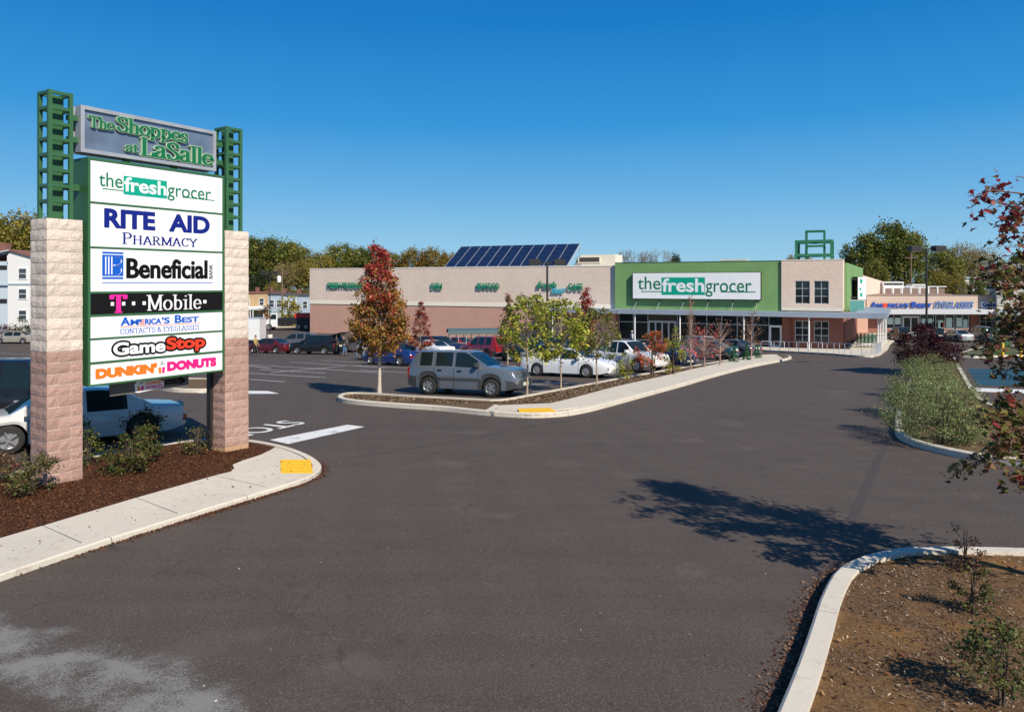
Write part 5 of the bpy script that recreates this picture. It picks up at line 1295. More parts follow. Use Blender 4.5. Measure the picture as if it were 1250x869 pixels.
def pickup(name, label, loc, hd, paint, **k):
    r_, f_ = -2.7, 2.55; H = 1.72
    prof = [(r_, .85), (r_+.03, 1.08), (-.75, 1.10), (-.72, 1.12), (-.55, H-.05), (-.35, H), (.35, H), (.6, H-.05), (1.2, 1.14), (1.8, 1.08), (f_-.1, .98), (f_, .7)]
    belt = [(r_, .84), (r_+.05, 1.06), (-.7, 1.06), (1.2, 1.04), (1.8, 1.0), (f_-.1, .9), (f_, .68)]
    o = car(name, label, 'pickup truck', loc, hd, prof, belt, 5.25, 1.85, H, 3.1, .38, .36, paint, [(-.45, .05), (.13, .9)], 1.2, -.55, .6, -.72, roofw=.80, tail='tall', **k)
    return o
def wheels_px(a_, b_, W):
    """centre and heading from the photo positions of the near-side rear and front wheel contacts"""
    p, q = pix(*a_).xy, pix(*b_).xy; d = (q-p).normalized(); h = math.atan2(d.y, d.x); mid_ = (p+q)/2
    away = Vector((-d.y, d.x)); away = away if away.y > 0 else -away
    return mid_+away*(W/2-.1), h
CP = {k: carpaint('paint_'+k, c, m) for k, c, m in [('silver_blue', (.135, .155, .185), .3), ('white', (.72, .73, .74), 0), ('blue', (.012, .035, .16), .25), ('navy', (.010, .018, .06), .1), ('red', (.28, .012, .016), .1), ('maroon', (.09, .010, .014), .1), ('black', (.010, .010, .012), 0), ('grey', (.10, .105, .115), .3), ('silver', (.42, .43, .44), .4), ('teal', (.03, .11, .12), .3), ('darkgreen', (.012, .035, .03), .1), ('bright_red', (.50, .012, .012), 0), ('champagne', (.36, .33, .28), .3)]}
c, h = wheels_px((524, 481.5), (600, 485), 1.8)
suv('parked_suv', 'silver blue compact SUV with dark bumpers parked at the tip of the long island', c, h, CP['silver_blue'], clad=CLAD, trim=CLAD)
c, h = wheels_px((655.2, 458.8), (717, 461.5), 1.8)
sedan('parked_sedan', 'white sedan parked behind the three slim green trees', c, h, CP['white'], L=5.0, wb=2.8, wheel='cover')
c, h = wheels_px((492, 447), (449.2, 445), 1.8)
sedan('parked_sedan', 'blue sedan facing left behind the red-topped island tree', c, h, CP['blue'], L=4.5)
c, h = wheels_px((438, 439.5), (470, 441), 1.7)
hatch('parked_hatchback', 'small white hatchback left of the blue sedan', c, h, CP['white'])
c, h = wheels_px((530, 438), (500, 436.5), 1.8)
sedan('parked_sedan', 'white sedan just behind the roof of the blue sedan', c, h, CP['white'], wheel='cover')
c, h = wheels_px((510, 433), (547, 434.5), 1.8)
suv('parked_suv', 'dark navy SUV facing right between the white sedan and the red SUV', c, h, CP['navy'])
c, h = wheels_px((538, 428.5), (566, 429.5), 1.8)
sedan('parked_sedan', 'small red sedan seen between the navy SUV and the big red SUV', c, h, CP['red'])
c, h = wheels_px((603, 440), (561, 437.5), 1.85)
suv('parked_suv', 'dark red SUV facing left behind the silver blue SUV', c, h, CP['red'], L=4.8, W=1.85, H=1.75, wb=2.85, clad=CLAD)
c, h = wheels_px((624, 441.5), (660, 443), 1.8)
suv('parked_suv', 'dark green SUV with its tail by the red SUV', c, h, CP['darkgreen'])
c, h = wheels_px((686, 450), (650, 448.5), 1.8)
sedan('parked_sedan', 'silver sedan hidden behind the roof of the long white sedan', c, h, CP['silver'], H=1.45)
c, h = wheels_px((697, 443), (732, 445), 1.8)
suv('parked_suv', 'dark teal SUV mostly hidden behind the slim green trees', c, h, CP['teal'])
c, h = wheels_px((727, 451.5), (779, 455), 1.85)
pickup('parked_pickup', 'white pickup truck with black wheels nosing toward the red bush', c, h, CP['white'], wheel='cover', clad=None)
c, h = wheels_px((779, 446.5), (814, 449), 1.8)
sedan('parked_sedan', 'navy sedan just behind the nose of the white pickup', c, h, CP['navy'])
c, h = wheels_px((788, 441), (818, 442), 1.8)
sedan('parked_sedan', 'bright red sedan behind the orange red bush', c, h, CP['bright_red'], H=1.46)
c, h = wheels_px((872, 438.8), (843, 438), 1.8)
sedan('parked_sedan', 'teal sedan with its red tail light beside the bare trees', c, h, CP['teal'])
c, h = wheels_px((852, 433.5), (824, 432), 1.8)
suv('parked_suv', 'pale silver SUV behind the teal sedan', c, h, CP['silver'])
c, h = wheels_px((900, 435.8), (876, 434.8), 1.8)
sedan('parked_sedan', 'dark grey sedan nearest the shop end of the long island', c, h, CP['grey'])
c = pix(331, 431).xy
sedan('parked_sedan', 'maroon sedan turned tail to the aisle beside the man in the yellow jacket', c, R(155), CP['maroon'], H=1.40)
c = pix(362, 425.5).xy
suv('parked_suv', 'grey SUV behind the maroon sedan and black minivan', c, R(178), CP['grey'])
c, h = wheels_px((396, 433), (363, 432.4), 1.9)
VANC, VANH = c, h
van = suv('parked_minivan', 'black minivan with its tailgate raised', c, h, CP['black'], L=4.9, W=1.92, H=1.74, wb=2.95, cat='minivan', wheel='alloy')
tg = MB(); hx_ = -4.9/2+.42
tg.poly([(hx_, -.72, 1.74), (hx_-1.15, -.70, 2.02), (hx_-1.20, -.70, 1.98), (hx_-.02, -.72, 1.69)], (0, 1.42, 0)).build('tailgate', CP['black'], van)
MB().poly([(hx_-.35, -.6, 1.845), (hx_-1.0, -.6, 2.0), (hx_-1.0, -.6, 2.015), (hx_-.35, -.6, 1.86)], (0, 1.2, 0)).build('tailgate_window', CGLASS, van)
c = pix(440, 430).xy
suv('parked_suv', 'grey SUV right of the couple at the open minivan', c, R(180), CP['grey'], L=4.4)
c = pix(20, 419).xy
sedan('parked_sedan', 'distant grey sedan before the white house', c, R(180), CP['champagne'])
c = Vector((-13.6, 20.2))
suv('parked_suv', 'large black SUV behind the left sign pillar', c, R(3), CP['black'], L=5.1, W=1.95, H=1.82, wb=2.95)
c, h = wheels_px((180, 540), (20, 557), 1.78); c = c+Vector((-.30, .22))
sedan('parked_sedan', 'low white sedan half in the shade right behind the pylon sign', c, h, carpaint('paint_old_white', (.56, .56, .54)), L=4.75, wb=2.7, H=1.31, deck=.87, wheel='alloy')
# facing the shop row
c = pix(1101, 416.5).xy
pickup('parked_pickup', 'black pickup with its tail to us before the shop row door', c, R(88), CP['black'])
c = pix(1135, 416).xy
suv('parked_suv', 'dark SUV behind the lamp pole at the shop row', c, R(88), CP['black'])
c = pix(1168, 416.5).xy
sedan('parked_sedan', 'silver sedan with red tail lights before the shop row windows', c, R(88), CP['silver'], tail='std')
c = pix(1197, 416).xy
suv('parked_suv', 'grey SUV at the shop row half hidden by the red leaves', c, R(92), CP['grey'], H=1.8)
c = pix(484, 431).xy
sedan('parked_sedan', 'dark charcoal sedan half hidden behind the red-topped tree', c, R(2), CP['grey'])
c = pix(458, 428.5).xy
suv('parked_suv', 'black SUV in the far row above the white hatchback', c, R(181), CP['black'])
c = pix(594, 430).xy
sedan('parked_sedan', 'dark green sedan in the far row above the red SUV', c, R(1), CP['darkgreen'])
c = pix(672, 437).xy
suv('parked_suv', 'black SUV in the far row behind the slim green trees', c, R(0), CP['black'])
c = pix(740, 437.5).xy
sedan('parked_sedan', 'champagne sedan in the far row above the white pickup bed', c, R(180), CP['champagne'])
# street truck with cab and dark load bed
def street_truck():
    p = pix(357, 403).xy
    t = thing('street_truck', (p.x, p.y, G(p.y)+.05), R(183), 'white cab street truck with dark load bed and red box beyond the fence road', 'truck')
    cb = MB().poly([(2.0, -1.1, .55), (4.4, -1.1, .55), (4.4, -1.1, 1.35), (3.4, -1.1, 1.65), (3.0, -1.1, 2.6), (2.0, -1.1, 2.65)], (0, 2.2, 0)).build('cab', CP['white'], t)
    MB().poly([(3.42, -.95, 1.68), (3.04, -.95, 2.5), (3.06, -.95, 2.52), (3.46, -.95, 1.70)], (0, 1.9, 0)).build('windscreen', CGLASS, t)
    for s_ in (1, -1): MB().poly([(2.2, s_*1.105, 1.7), (3.2, s_*1.105, 1.7), (2.9, s_*1.105, 2.45), (2.2, s_*1.105, 2.45)], (0, s_*.01, 0)).build('side_window', CGLASS, t)
    MB().box(-3, 1.95, -1.15, 1.15, .9, 1.9).build('load_bed', TRIM, t); MB().box(-2.9, -.6, -1.0, 1.0, 1.91, 2.6).build('load_box', mat('truck_red', (.6, .02, .02), .5), t)
    MB().box(4.4, 4.44, -.6, .6, .75, 1.3).build('grille', mat('truck_grille', (.45, .38, .2), .5), t)
    tw, rm = wheel_meshes(.5, .3, 'cover')
    for x in (3.3, -1.2, -2.3):
        for s_ in (1, -1):
            o = link('wheel', tw, t, (x, s_*1.0, .5)); link('rim', rm, o)
            if s_ < 0: o.rotation_euler = (0, 0, math.pi)
street_truck()
p = pix(306, 420).xy
bt = thing('box_trailer', (p.x, p.y, G(p.y)), 0, 'white box trailer edge beside the right sign pillar', 'trailer')
w_ = .0105*p.y
MB().box(-2.6, 1.05, 0, 2.2, .5, 2.95).build('box', CP['white'], bt); MB().box(-2.6, 1.1, -.03, 2.23, 2.95, 3.02).build('roof_edge', ALU, bt)
tw, rm = wheel_meshes(.35, .22, 'cover')
for x in (-.6, -1.5):
    o = link('wheel', tw, bt, (x, .12, .35)); o.rotation_euler = (0, 0, math.pi); link('rim', rm, o)
# ================================================================== PLANTS
def leafmat():
    m = bpy.data.materials.new('leaf'); m.use_nodes = True; t = m.node_tree; b = t.nodes['Principled BSDF']; out = t.nodes['Material Output']
    at_ = t.nodes.new('ShaderNodeAttribute'); at_.attribute_name = 'leafcol'
    b.inputs['Roughness'].default_value = .55; b.inputs['Specular IOR Level'].default_value = .3
    t.links.new(at_.outputs['Color'], b.inputs['Base Color'])
    tr = t.nodes.new('ShaderNodeBsdfTranslucent'); g = t.nodes.new('ShaderNodeGamma'); g.inputs[1].default_value = .85
    t.links.new(at_.outputs['Color'], g.inputs[0]); t.links.new(g.outputs[0], tr.inputs['Color'])
    mx = t.nodes.new('ShaderNodeMixShader'); mx.inputs[0].default_value = .3
    t.links.new(b.outputs[0], mx.inputs[1]); t.links.new(tr.outputs[0], mx.inputs[2]); t.links.new(mx.outputs[0], out.inputs[0]); return m
LEAF = leafmat()
SHAPES = {
 'kite': np.array([(0, 0), (.32, .42), (0, 1), (-.32, .42)]),
 'oval': np.array([(0, 0), (.26, .3), (.22, .75), (0, 1), (-.22, .75), (-.26, .3)]),
 'maple': np.array([(0, 0), (.30, .05), (.22, .22), (.62, .42), (.26, .46), (.22, .62), (0, 1.05), (-.22, .62), (-.26, .46), (-.62, .42), (-.22, .22), (-.30, .05)]),
}
def leaf_mesh(name, pos, size, cols, shape='kite', up=.35, rg=None, droop=0.0):
    """pos (n,3), size (n,), cols (n,3): one small face per leaf"""
    rg = rg or rng; n = len(pos); sh = SHAPES[shape]; k_ = len(sh)
    nrm = rg.normal(size=(n, 3)); nrm[:, 2] = np.abs(nrm[:, 2])+up; nrm /= np.linalg.norm(nrm, axis=1)[:, None]
    a_ = rg.normal(size=(n, 3)); a_[:, 2] -= droop; a_ -= nrm*(a_*nrm).sum(1)[:, None]; a_ /= np.linalg.norm(a_, axis=1)[:, None]
    b_ = np.cross(nrm, a_); s = size[:, None, None]
    fold = np.abs(sh[:, 0])[None, :, None]*nrm[:, None, :]*.35
    v = pos[:, None, :]+s*(sh[None, :, 0, None]*b_[:, None, :]+(sh[None, :, 1, None]-.4)*a_[:, None, :]+fold)
    me = bpy.data.meshes.new(name); me.vertices.add(n*k_); me.vertices.foreach_set('co', v.reshape(-1).astype(np.float32))
    me.loops.add(n*k_); me.loops.foreach_set('vertex_index', np.arange(n*k_, dtype=np.int32))
    me.polygons.add(n); me.polygons.foreach_set('loop_start', np.arange(0, n*k_, k_, dtype=np.int32))
    me.materials.append(LEAF)
    at_ = me.attributes.new('leafcol', 'FLOAT_COLOR', 'POINT')
    c = np.ones((n*k_, 4), np.float32); c[:, :3] = np.repeat(cols, k_, 0); at_.data.foreach_set('color', c.ravel())
    me.update(calc_edges=True); me.validate(); return me
def pal(n, palette, w=None, jit=.25, rg=None):
    rg = rg or rng; P_ = np.array(palette); i = rg.choice(len(P_), n, p=w); c = P_[i]*(1+rg.uniform(-jit, jit, (n, 1))); return np.clip(c, .002, 1)
def twigs(mb_, base, tips, r0, r1, mid=.5, n=5, rg=None):
    rg = rg or rng
    for t in tips:
        b = Vector(base(t)) if callable(base) else Vector(base); t = Vector(t); m_ = b.lerp(t, mid)+Vector((*rg.normal(0, .04, 2), .12))*(t-b).length
        mb_.tube([b, m_, t], [r0, (r0+r1)/2, r1], n, cap=False)
def tree(name, loc, H, crown_r, base_h, nleaf, lsize, palette, label, cat='tree', group=None, w=None, prof=None, clumps=60, trunk_r=None, bark=None, shape='kite', topcol=None, seed=1, spread=.2, limbs=None, lean=(0, 0), h0=0.0, stems=1, clr=None, limbm=None):
    rg = np.random.default_rng(seed); trunk_r = trunk_r or H*.011+.012
    t = thing(name, (loc[0], loc[1], loc[2]+h0), rg.uniform(0, 6), label, cat, group)
    prof = prof or (lambda u: math.sin(math.pi*min(1, .12+u*.88))**.6)
    ch = H-base_h; cl = []
    while len(cl) < clumps:
        u = rg.uniform(0, 1); th = rg.uniform(0, 2*math.pi); rr = crown_r*prof(u)*rg.uniform(.15, 1)**.5
        if rg.uniform() > .25+.75*prof(u): continue
        cl.append((rr*math.cos(th)+lean[0]*u, rr*math.sin(th)+lean[1]*u, base_h+ch*u))
    cl = np.array(cl); per = np.maximum(1, rg.poisson(nleaf/len(cl), len(cl))); idx = np.repeat(np.arange(len(cl)), per)
    cs = (clr or crown_r*spread)*rg.uniform(.6, 1.3, len(cl))
    d = rg.normal(size=(len(idx), 3))*.55; pos = cl[idx]+d*cs[idx][:, None]*np.array([1, 1, .8])
    cols = pal(len(idx), palette, w, rg=rg)*(1+rg.uniform(-.22, .22, len(cl)))[idx][:, None]
    if topcol is not None:
        u = (pos[:, 2]-base_h)/ch; ang = pos[:, 0]/max(crown_r, .1)
        pr = np.clip((u-.66-.12*ang+.6*np.abs(ang))/.25, 0, 1)*.8; m_ = rg.uniform(size=len(idx)) < pr; cols[m_] = pal(m_.sum(), topcol, rg=rg)
    link('crown', leaf_mesh('crown', pos, lsize*rg.uniform(.6, 1.25, len(idx)), cols, shape, rg=rg), t)
    mb_ = MB()
    for s_ in range(stems):
        dx = Vector(rg.normal(0, crown_r*.12*(stems > 1), 2).tolist()+[0])
        pts = [dx*.3, dx*.5+Vector((rg.normal(0, .01)*H, rg.normal(0, .01)*H, base_h)), dx+Vector((lean[0]*.5+rg.normal(0, .008)*H, lean[1]*.5, base_h+ch*.5)), dx*1.2+Vector((lean[0], lean[1], H-.08*ch))]
        pp = []
        for q in range(13):
            f_ = q/12*3; i = min(2, int(f_)); pp.append(pts[i].lerp(pts[i+1], f_-i))
        pp[0].z -= .1; mb_.tube(pp, [trunk_r*(1.35 if q == 0 else 1)*(1-.86*q/12) for q in range(13)], 8)
    link('trunk', mb_.mesh('trunk', bark or BARK, 60), t)
    nb2 = limbs if limbs is not None else min(len(cl), 34)
    br = MB(); sel = rg.choice(len(cl), nb2, replace=False)
    for i in sel:
        c = Vector(cl[i]); u = max(0, (c.z-base_h)/ch); zb_ = base_h*.95+(c.z-base_h)*.55; k2 = zb_/H
        b = Vector((lean[0]*max(0, (zb_-base_h)/ch), lean[1]*max(0, (zb_-base_h)/ch), zb_))
        br.tube([b, b.lerp(c, .5)+Vector((0, 0, .06*crown_r)), c], [trunk_r*.38*(1-.6*k2), trunk_r*.22*(1-.5*k2), trunk_r*.08], 5, cap=False)
    link('branches', br.mesh('branches', limbm or bark or BARK, 60), t)
    return t
BROWN = [(.36, .18, .04), (.24, .17, .035), (.42, .17, .045), (.32, .10, .035), (.16, .15, .03), (.46, .25, .05)]
REDL = [(.46, .045, .055), (.32, .03, .035), (.55, .10, .09), (.30, .07, .035)]
YG = [(.36, .40, .035), (.22, .28, .03), (.46, .43, .05), (.12, .17, .025), (.28, .22, .035)]
def con(u): return (1-u)**.75*min(1, .55+u*4) if u < .97 else .05
def g_at(px, py, h=.1): p = pix(px, py, h); return (p.x, p.y, p.z)
# the island maple with a red top
tree('maple_tree', g_at(463, 480.5), 5.5, 1.10, 1.55, 17000, .105, BROWN, 'slender maple with scarlet top and olive brown lower leaves on the island tip', prof=lambda u: [.75, .98, 1, .95, .85, .70, .56, .44, .33, .22, .12][int(min(.999, u)*10)], clumps=260, topcol=REDL, seed=5, trunk_r=.075, bark=mat('pale_bark', (.48, .41, .32), .85, noise=.2, nscale=15), clr=.19, limbs=60, limbm=mat('mid_bark', (.20, .15, .11), .9))
REDM = [(.35, .05, .04), (.22, .04, .03), (.42, .12, .07), (.20, .10, .03)]
tree('maple_tree', g_at(514, 444), 4.0, .95, .9, 4200, .10, REDM, 'small rosy red maple just right of the red-topped tree', prof=con, clumps=90, seed=6, clr=.15)
tree('maple_tree', g_at(620, 446), 4.4, .85, .9, 3600, .10, [(.30, .11, .05), (.22, .10, .04), (.16, .12, .04), (.34, .16, .08)], 'rusty brown young maple behind the dark green SUV', prof=con, clumps=90, seed=7, clr=.15)
tree('maple_tree', g_at(715, 452), 4.8, .85, 1.1, 4200, .11, REDL+[(.14, .02, .02)], 'dark red young maple below the cafe lettering', prof=con, clumps=90, seed=8, clr=.16)
yg = lambda u: math.sin(math.pi*min(1, .15+u*.8))**.5
young = 'slim young green trees along the long island'
tree('young_tree', g_at(643.4, 480.5), 3.7, 1.15, 1.25, 2300, .13, YG, 'yellow green young tree left of three, in front of the white sedan boot', group=young, prof=yg, clumps=80, seed=9, clr=.2, trunk_r=.04, limbs=40, shape='oval')
tree('young_tree', g_at(684.8, 476), 3.5, 1.15, 1.15, 2600, .13, YG, 'yellow green young tree over the middle of the white sedan', group=young, prof=yg, clumps=80, seed=10, clr=.2, trunk_r=.04, limbs=40, shape='oval')
tree('young_tree', g_at(728.7, 469.5), 3.2, 1.05, 1.1, 2000, .12, [(.13, .15, .03), (.18, .17, .04), (.10, .09, .03), (.22, .22, .05)], 'olive young tree before the nose of the white sedan', group=young, prof=yg, clumps=70, seed=11, clr=.2, trunk_r=.04, limbs=40, shape='oval')
# shrubs along the island
def shrub(loc, H, r_, n, ls, palette, label, seed, w=None, name='shrub', cat='shrub', group=None, stems=6, shape='oval', low=.05, bark=None, dens=26, clr=None, prof=None):
    return tree(name, loc, H, r_, H*low, n, ls, palette, label, cat, group, w, prof or (lambda u: [.7, .9, 1, 1, .9, .8, .65, .45][int(min(.999, u)*8)]), dens, max(.012, H*.012), bark or BARKD, shape, seed=seed, stems=stems, limbs=dens, clr=clr or r_*.3)
shrub(g_at(764.5, 463), 1.3, .5, 700, .08, YG, 'bright green seedling shrub under the nose of the white pickup', 21)
shrub(g_at(796, 461.5), 2.1, .8, 1500, .10, [(.55, .06, .02), (.42, .10, .02), (.16, .17, .03), (.12, .14, .03)], 'orange red and green bush before the navy sedan', 22, w=[.4, .2, .2, .2], low=.3)
shrub(g_at(822, 457.5), 2.3, .65, 1200, .10, YG+[(.3, .12, .03)], 'green bush right of the orange red one', 23)
BARE = mat('pinkish_bark', (.36, .24, .19), .9)
BR2 = [(.20, .10, .05), (.26, .15, .08), (.14, .07, .03)]
tree('young_tree', g_at(843, 452.5), 4.3, .72, .5, 380, .10, BR2, 'tall nearly bare tree at the teal sedan', prof=con, clumps=60, seed=24, bark=BARE, limbs=60, trunk_r=.04, clr=.16)
tree('young_tree', g_at(860, 449.5), 2.6, .95, .6, 420, .11, REDL, 'low spreading tree with thin crimson leaves at the teal sedan', prof=yg, clumps=50, seed=25, bark=BARE, limbs=50, trunk_r=.045, clr=.18)
tree('young_tree', g_at(879, 446.5), 2.9, 1.05, .6, 260, .11, [(.24, .08, .06), (.22, .14, .08)], 'almost bare pinkish tree right of the crimson one', prof=yg, clumps=60, seed=26, bark=BARE, limbs=60, trunk_r=.05, clr=.18)
tree('young_tree', g_at(917, 439), 3.4, .95, .9, 420, .12, BR2, 'thin brown tree before the white single door', prof=yg, clumps=50, seed=27, bark=BARE, limbs=50, trunk_r=.045, clr=.18)
DKG = [(.015, .13, .04), (.02, .17, .05), (.01, .08, .03)]
for i, (x, y) in enumerate([(896, 442.5), (911, 440), (924.5, 437.8)]):
    tree('conifer', g_at(x, y), 1.15, .36, .02, 700, .09, DKG, ['dwarf dark green conifer nearest the parked cars', 'middle dwarf conifer of the three at the island end', 'dwarf conifer nearest the supermarket pavement'][i], 'conifer', 'three dwarf conifers at the island end', prof=lambda u: (1-u)+.03, clumps=60, seed=30+i, trunk_r=.02, limbs=8, clr=.08)
# left bed
RHO = [(.05, .085, .014), (.035, .06, .012), (.09, .12, .02), (.14, .11, .03), (.10, .05, .02)]
shrub(g_at(40, 600), .62, .42, 1500, .05, [(.09, .10, .025), (.05, .07, .015), (.15, .09, .03), (.18, .16, .07)], 'bushy green and bronze shrub at the foot of the left pillar', 41, group=None)
shrub(g_at(-6, 588), .45, .4, 900, .05, [(.16, .05, .03), (.09, .07, .025), (.22, .12, .06)], 'reddish shrub at the left picture edge by the silver car', 42)
shrub(g_at(158, 574), .66, .44, 1700, .055, RHO, 'glossy green shrub in front of the silver car door', 43)
shrub(g_at(178, 560), .66, .42, 1500, .055, RHO, 'green shrub touching and behind the glossy one', 44)
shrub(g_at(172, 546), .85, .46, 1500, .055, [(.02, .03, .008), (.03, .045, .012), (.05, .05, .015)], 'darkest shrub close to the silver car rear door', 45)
shrub(g_at(107, 566), .8, .28, 800, .055, [(.09, .12, .02), (.05, .08, .015), (.2, .2, .04)], 'narrow green shrub just right of the left pillar', 46)
shrub(g_at(240, 552), .52, .34, 500, .05, [(.10, .12, .025), (.07, .08, .02), (.17, .10, .03)], 'sparse twiggy shrub left of the right pillar', 47, stems=10)
# right island
GRY = [(.22, .28, .09), (.15, .21, .06), (.31, .34, .15), (.25, .24, .10), (.11, .15, .05)]
sp_lab = ['low silvery green shrub at the front left corner of the right island', 'broad silvery shrub at the front of the right island', 'front right silvery shrub near the hanging maple leaves', 'middle left silvery shrub of the right island', 'middle silvery shrub of the right island mass', 'silvery shrub at the right flank near the bare mulch', 'back left silvery shrub below the dark red bush', 'back silvery shrub touching the dark red bush', 'silvery shrub filling the centre of the mass']
for i, (x, y, H_, r_) in enumerate([(1113, 527, 1.1, .85), (1145, 541, 1.1, .9), (1178, 541, .9, .7), (1112, 503, 1.15, .85), (1140, 510, 1.25, .95), (1170, 518, 1.0, .8), (1118, 482, 1.2, .85), (1138, 476, 1.25, .9), (1152, 492, 1.2, .9)]):
    shrub(g_at(x, y), H_*1.12, r_*.98, 5200, .042, GRY, sp_lab[i], 60+i, group='silvery green shrubs on the right island', stems=9, dens=70, shape='kite', low=.02, clr=r_*.22)
DR = [(.060, .008, .014), (.035, .005, .009), (.11, .02, .02), (.022, .005, .007)]
shrub(g_at(1128, 456), 2.5, 1.5, 7500, .095, DR, 'dark wine red bush at the back of the right island', 80, group=None, dens=80, low=.12, clr=.3)
shrub(g_at(1150, 452), 2.0, 1.3, 4500, .095, DR, 'lower wine red bush right of the darkest one', 81, dens=60, low=.1, clr=.3)
# near right bed
shrub(g_at(1178, 694), .50, .20, 600, .030, [(.14, .05, .03), (.10, .06, .03), (.20, .10, .06)], 'small sparse reddish shrub nearest the far kerb of the soil bed', 90, stems=5, dens=18)
shrub(g_at(1187, 750), .52, .21, 800, .034, [(.10, .045, .025), (.06, .07, .02), (.12, .14, .03)], 'dark bronze green shrub in the middle of the soil bed', 91, stems=5, dens=18)
shrub(g_at(1222, 862), .62, .29, 1700, .034, [(.09, .11, .025), (.05, .07, .015), (.15, .17, .05), (.12, .07, .03)], 'bushy green shrub with bare stems at the bottom right corner', 92, stems=5, dens=34, low=.3)
shrub((3.1, 4.0, G(4)+.1), .7, .34, 420, .05, [(.06, .10, .02), (.04, .07, .015)], 'green shrub just below the picture in the soil bed', 93, stems=5, dens=24, low=.25)
# the foreground maple leaning in from the right
near = Vector((6.45, 7.72)); rgm = np.random.default_rng(77)
nt_ = thing('maple_tree', (near.x, near.y, G(near.y)+.1), 0, 'near maple with large red and green leaves reaching in from the right edge', 'tree')
Hn = 5.9; tips = []; tm = MB()
tm.tube([(0, 0, -.1), (.02, .01, 1.2), (-.03, .02, 2.8), (0, 0, 4.2), (.02, 0, 5.2)], [.085, .065, .05, .03, .01], 10)
link('trunk', tm.mesh('trunk', BARK, 60), nt_)
bm3 = MB(); pos = []; 
def branch(b, tip, r0, sub=5, leafn=34):
    b, tip = Vector(b), Vector(tip); L_ = (tip-b).length
    m1 = b.lerp(tip, .4)+Vector((0, 0, .10*L_)); bm3.tube([b, m1, b.lerp(tip, .75)+Vector((0, 0, .07*L_)), tip], [r0, r0*.7, r0*.45, r0*.2], 6, cap=False)
    for j in range(sub):
        f_ = rgm.uniform(.3, 1); a_ = b.lerp(tip, f_)+Vector((0, 0, .08*L_*math.sin(math.pi*f_))); e_ = a_+Vector(rgm.normal(0, .17, 3).tolist())
        bm3.tube([a_, e_], [r0*.3, r0*.12], 4, cap=False)
        for q in range(int(leafn/sub)): pos.append(tuple(a_.lerp(e_, rgm.uniform(.2, 1.1))+Vector(rgm.normal(0, .06, 3).tolist())))
def lw(px, py, d):   # photo position at depth d -> local
    return Vector((*at(px, d), zat(py, d)))-nt_.location
for px_, py_, d_, zb_, n_ in [(1205, 232, 7.6, 4.1, 60), (1222, 268, 7.3, 3.9, 60), (1240, 215, 7.9, 4.3, 80), (1200, 330, 7.7, 3.3, 70), (1218, 345, 7.2, 3.0, 80), (1196, 388, 7.6, 2.7, 70), (1215, 410, 7.4, 2.6, 80), (1208, 440, 7.8, 2.3, 70), (1235, 425, 7.6, 2.5, 70), (1228, 490, 7.5, 1.9, 50), (1198, 505, 7.4, 1.6, 70), (1225, 520, 7.2, 1.5, 90), (1190, 560, 7.5, 1.3, 70), (1215, 552, 7.3, 1.3, 60), (1228, 582, 7.1, 1.15, 45), (1245, 465, 7.9, 2.2, 50), (1244, 545, 7.8, 1.4, 60), (1242, 300, 7.6, 3.6, 40), (1248, 385, 7.4, 2.8, 70), (1235, 370, 7.0, 3.0, 40)]:
    branch((0, 0, max(.9, zb_-.3)), lw(px_, py_, d_), .02, 8, int(n_*3.2))
for q in range(60):   # the part of the crown outside the frame, same habit
    u = rgm.uniform(0, 1)**.9; th = rgm.uniform(-1.9, 1.9); r_ = 1.0*(1-u)**.6+.1
    z_ = 1.4+u*4.0; branch((0, 0, z_-.35), (r_*math.cos(th)*rgm.uniform(.6, 1), r_*math.sin(th)*rgm.uniform(.6, 1), z_+.1), .016, 6, 70)
for q in range(22):
    u = rgm.uniform(.72, 1); r_ = .9*(1-u)**.5+.08; th = rgm.uniform(0, 6.28); z_ = 1.4+u*4.0; branch((0, 0, z_-.4), (r_*math.cos(th), r_*math.sin(th), z_), .012, 5, 60)
link('branches', bm3.mesh('branches', mat('reddish_twig', (.22, .12, .09), .8), 60), nt_)
pos = np.array(pos); n = len(pos); zz = pos[:, 2]+nt_.location.z
cg = pal(n, [(.07, .09, .018), (.12, .12, .025), (.16, .07, .03), (.10, .05, .025), (.20, .17, .05)], rg=rgm); cr_ = pal(n, [(.28, .022, .03), (.16, .02, .022), (.33, .07, .05), (.10, .06, .03)], rg=rgm)
pr = np.clip((zz-CAMZ+.25)/1.2, .06, .9); m_ = rgm.uniform(size=n) < pr; cg[m_] = cr_[m_]
link('crown', leaf_mesh('crown', pos, .078*rgm.uniform(.65, 1.2, n), cg, 'maple', up=.5, rg=rgm, droop=.8), nt_)
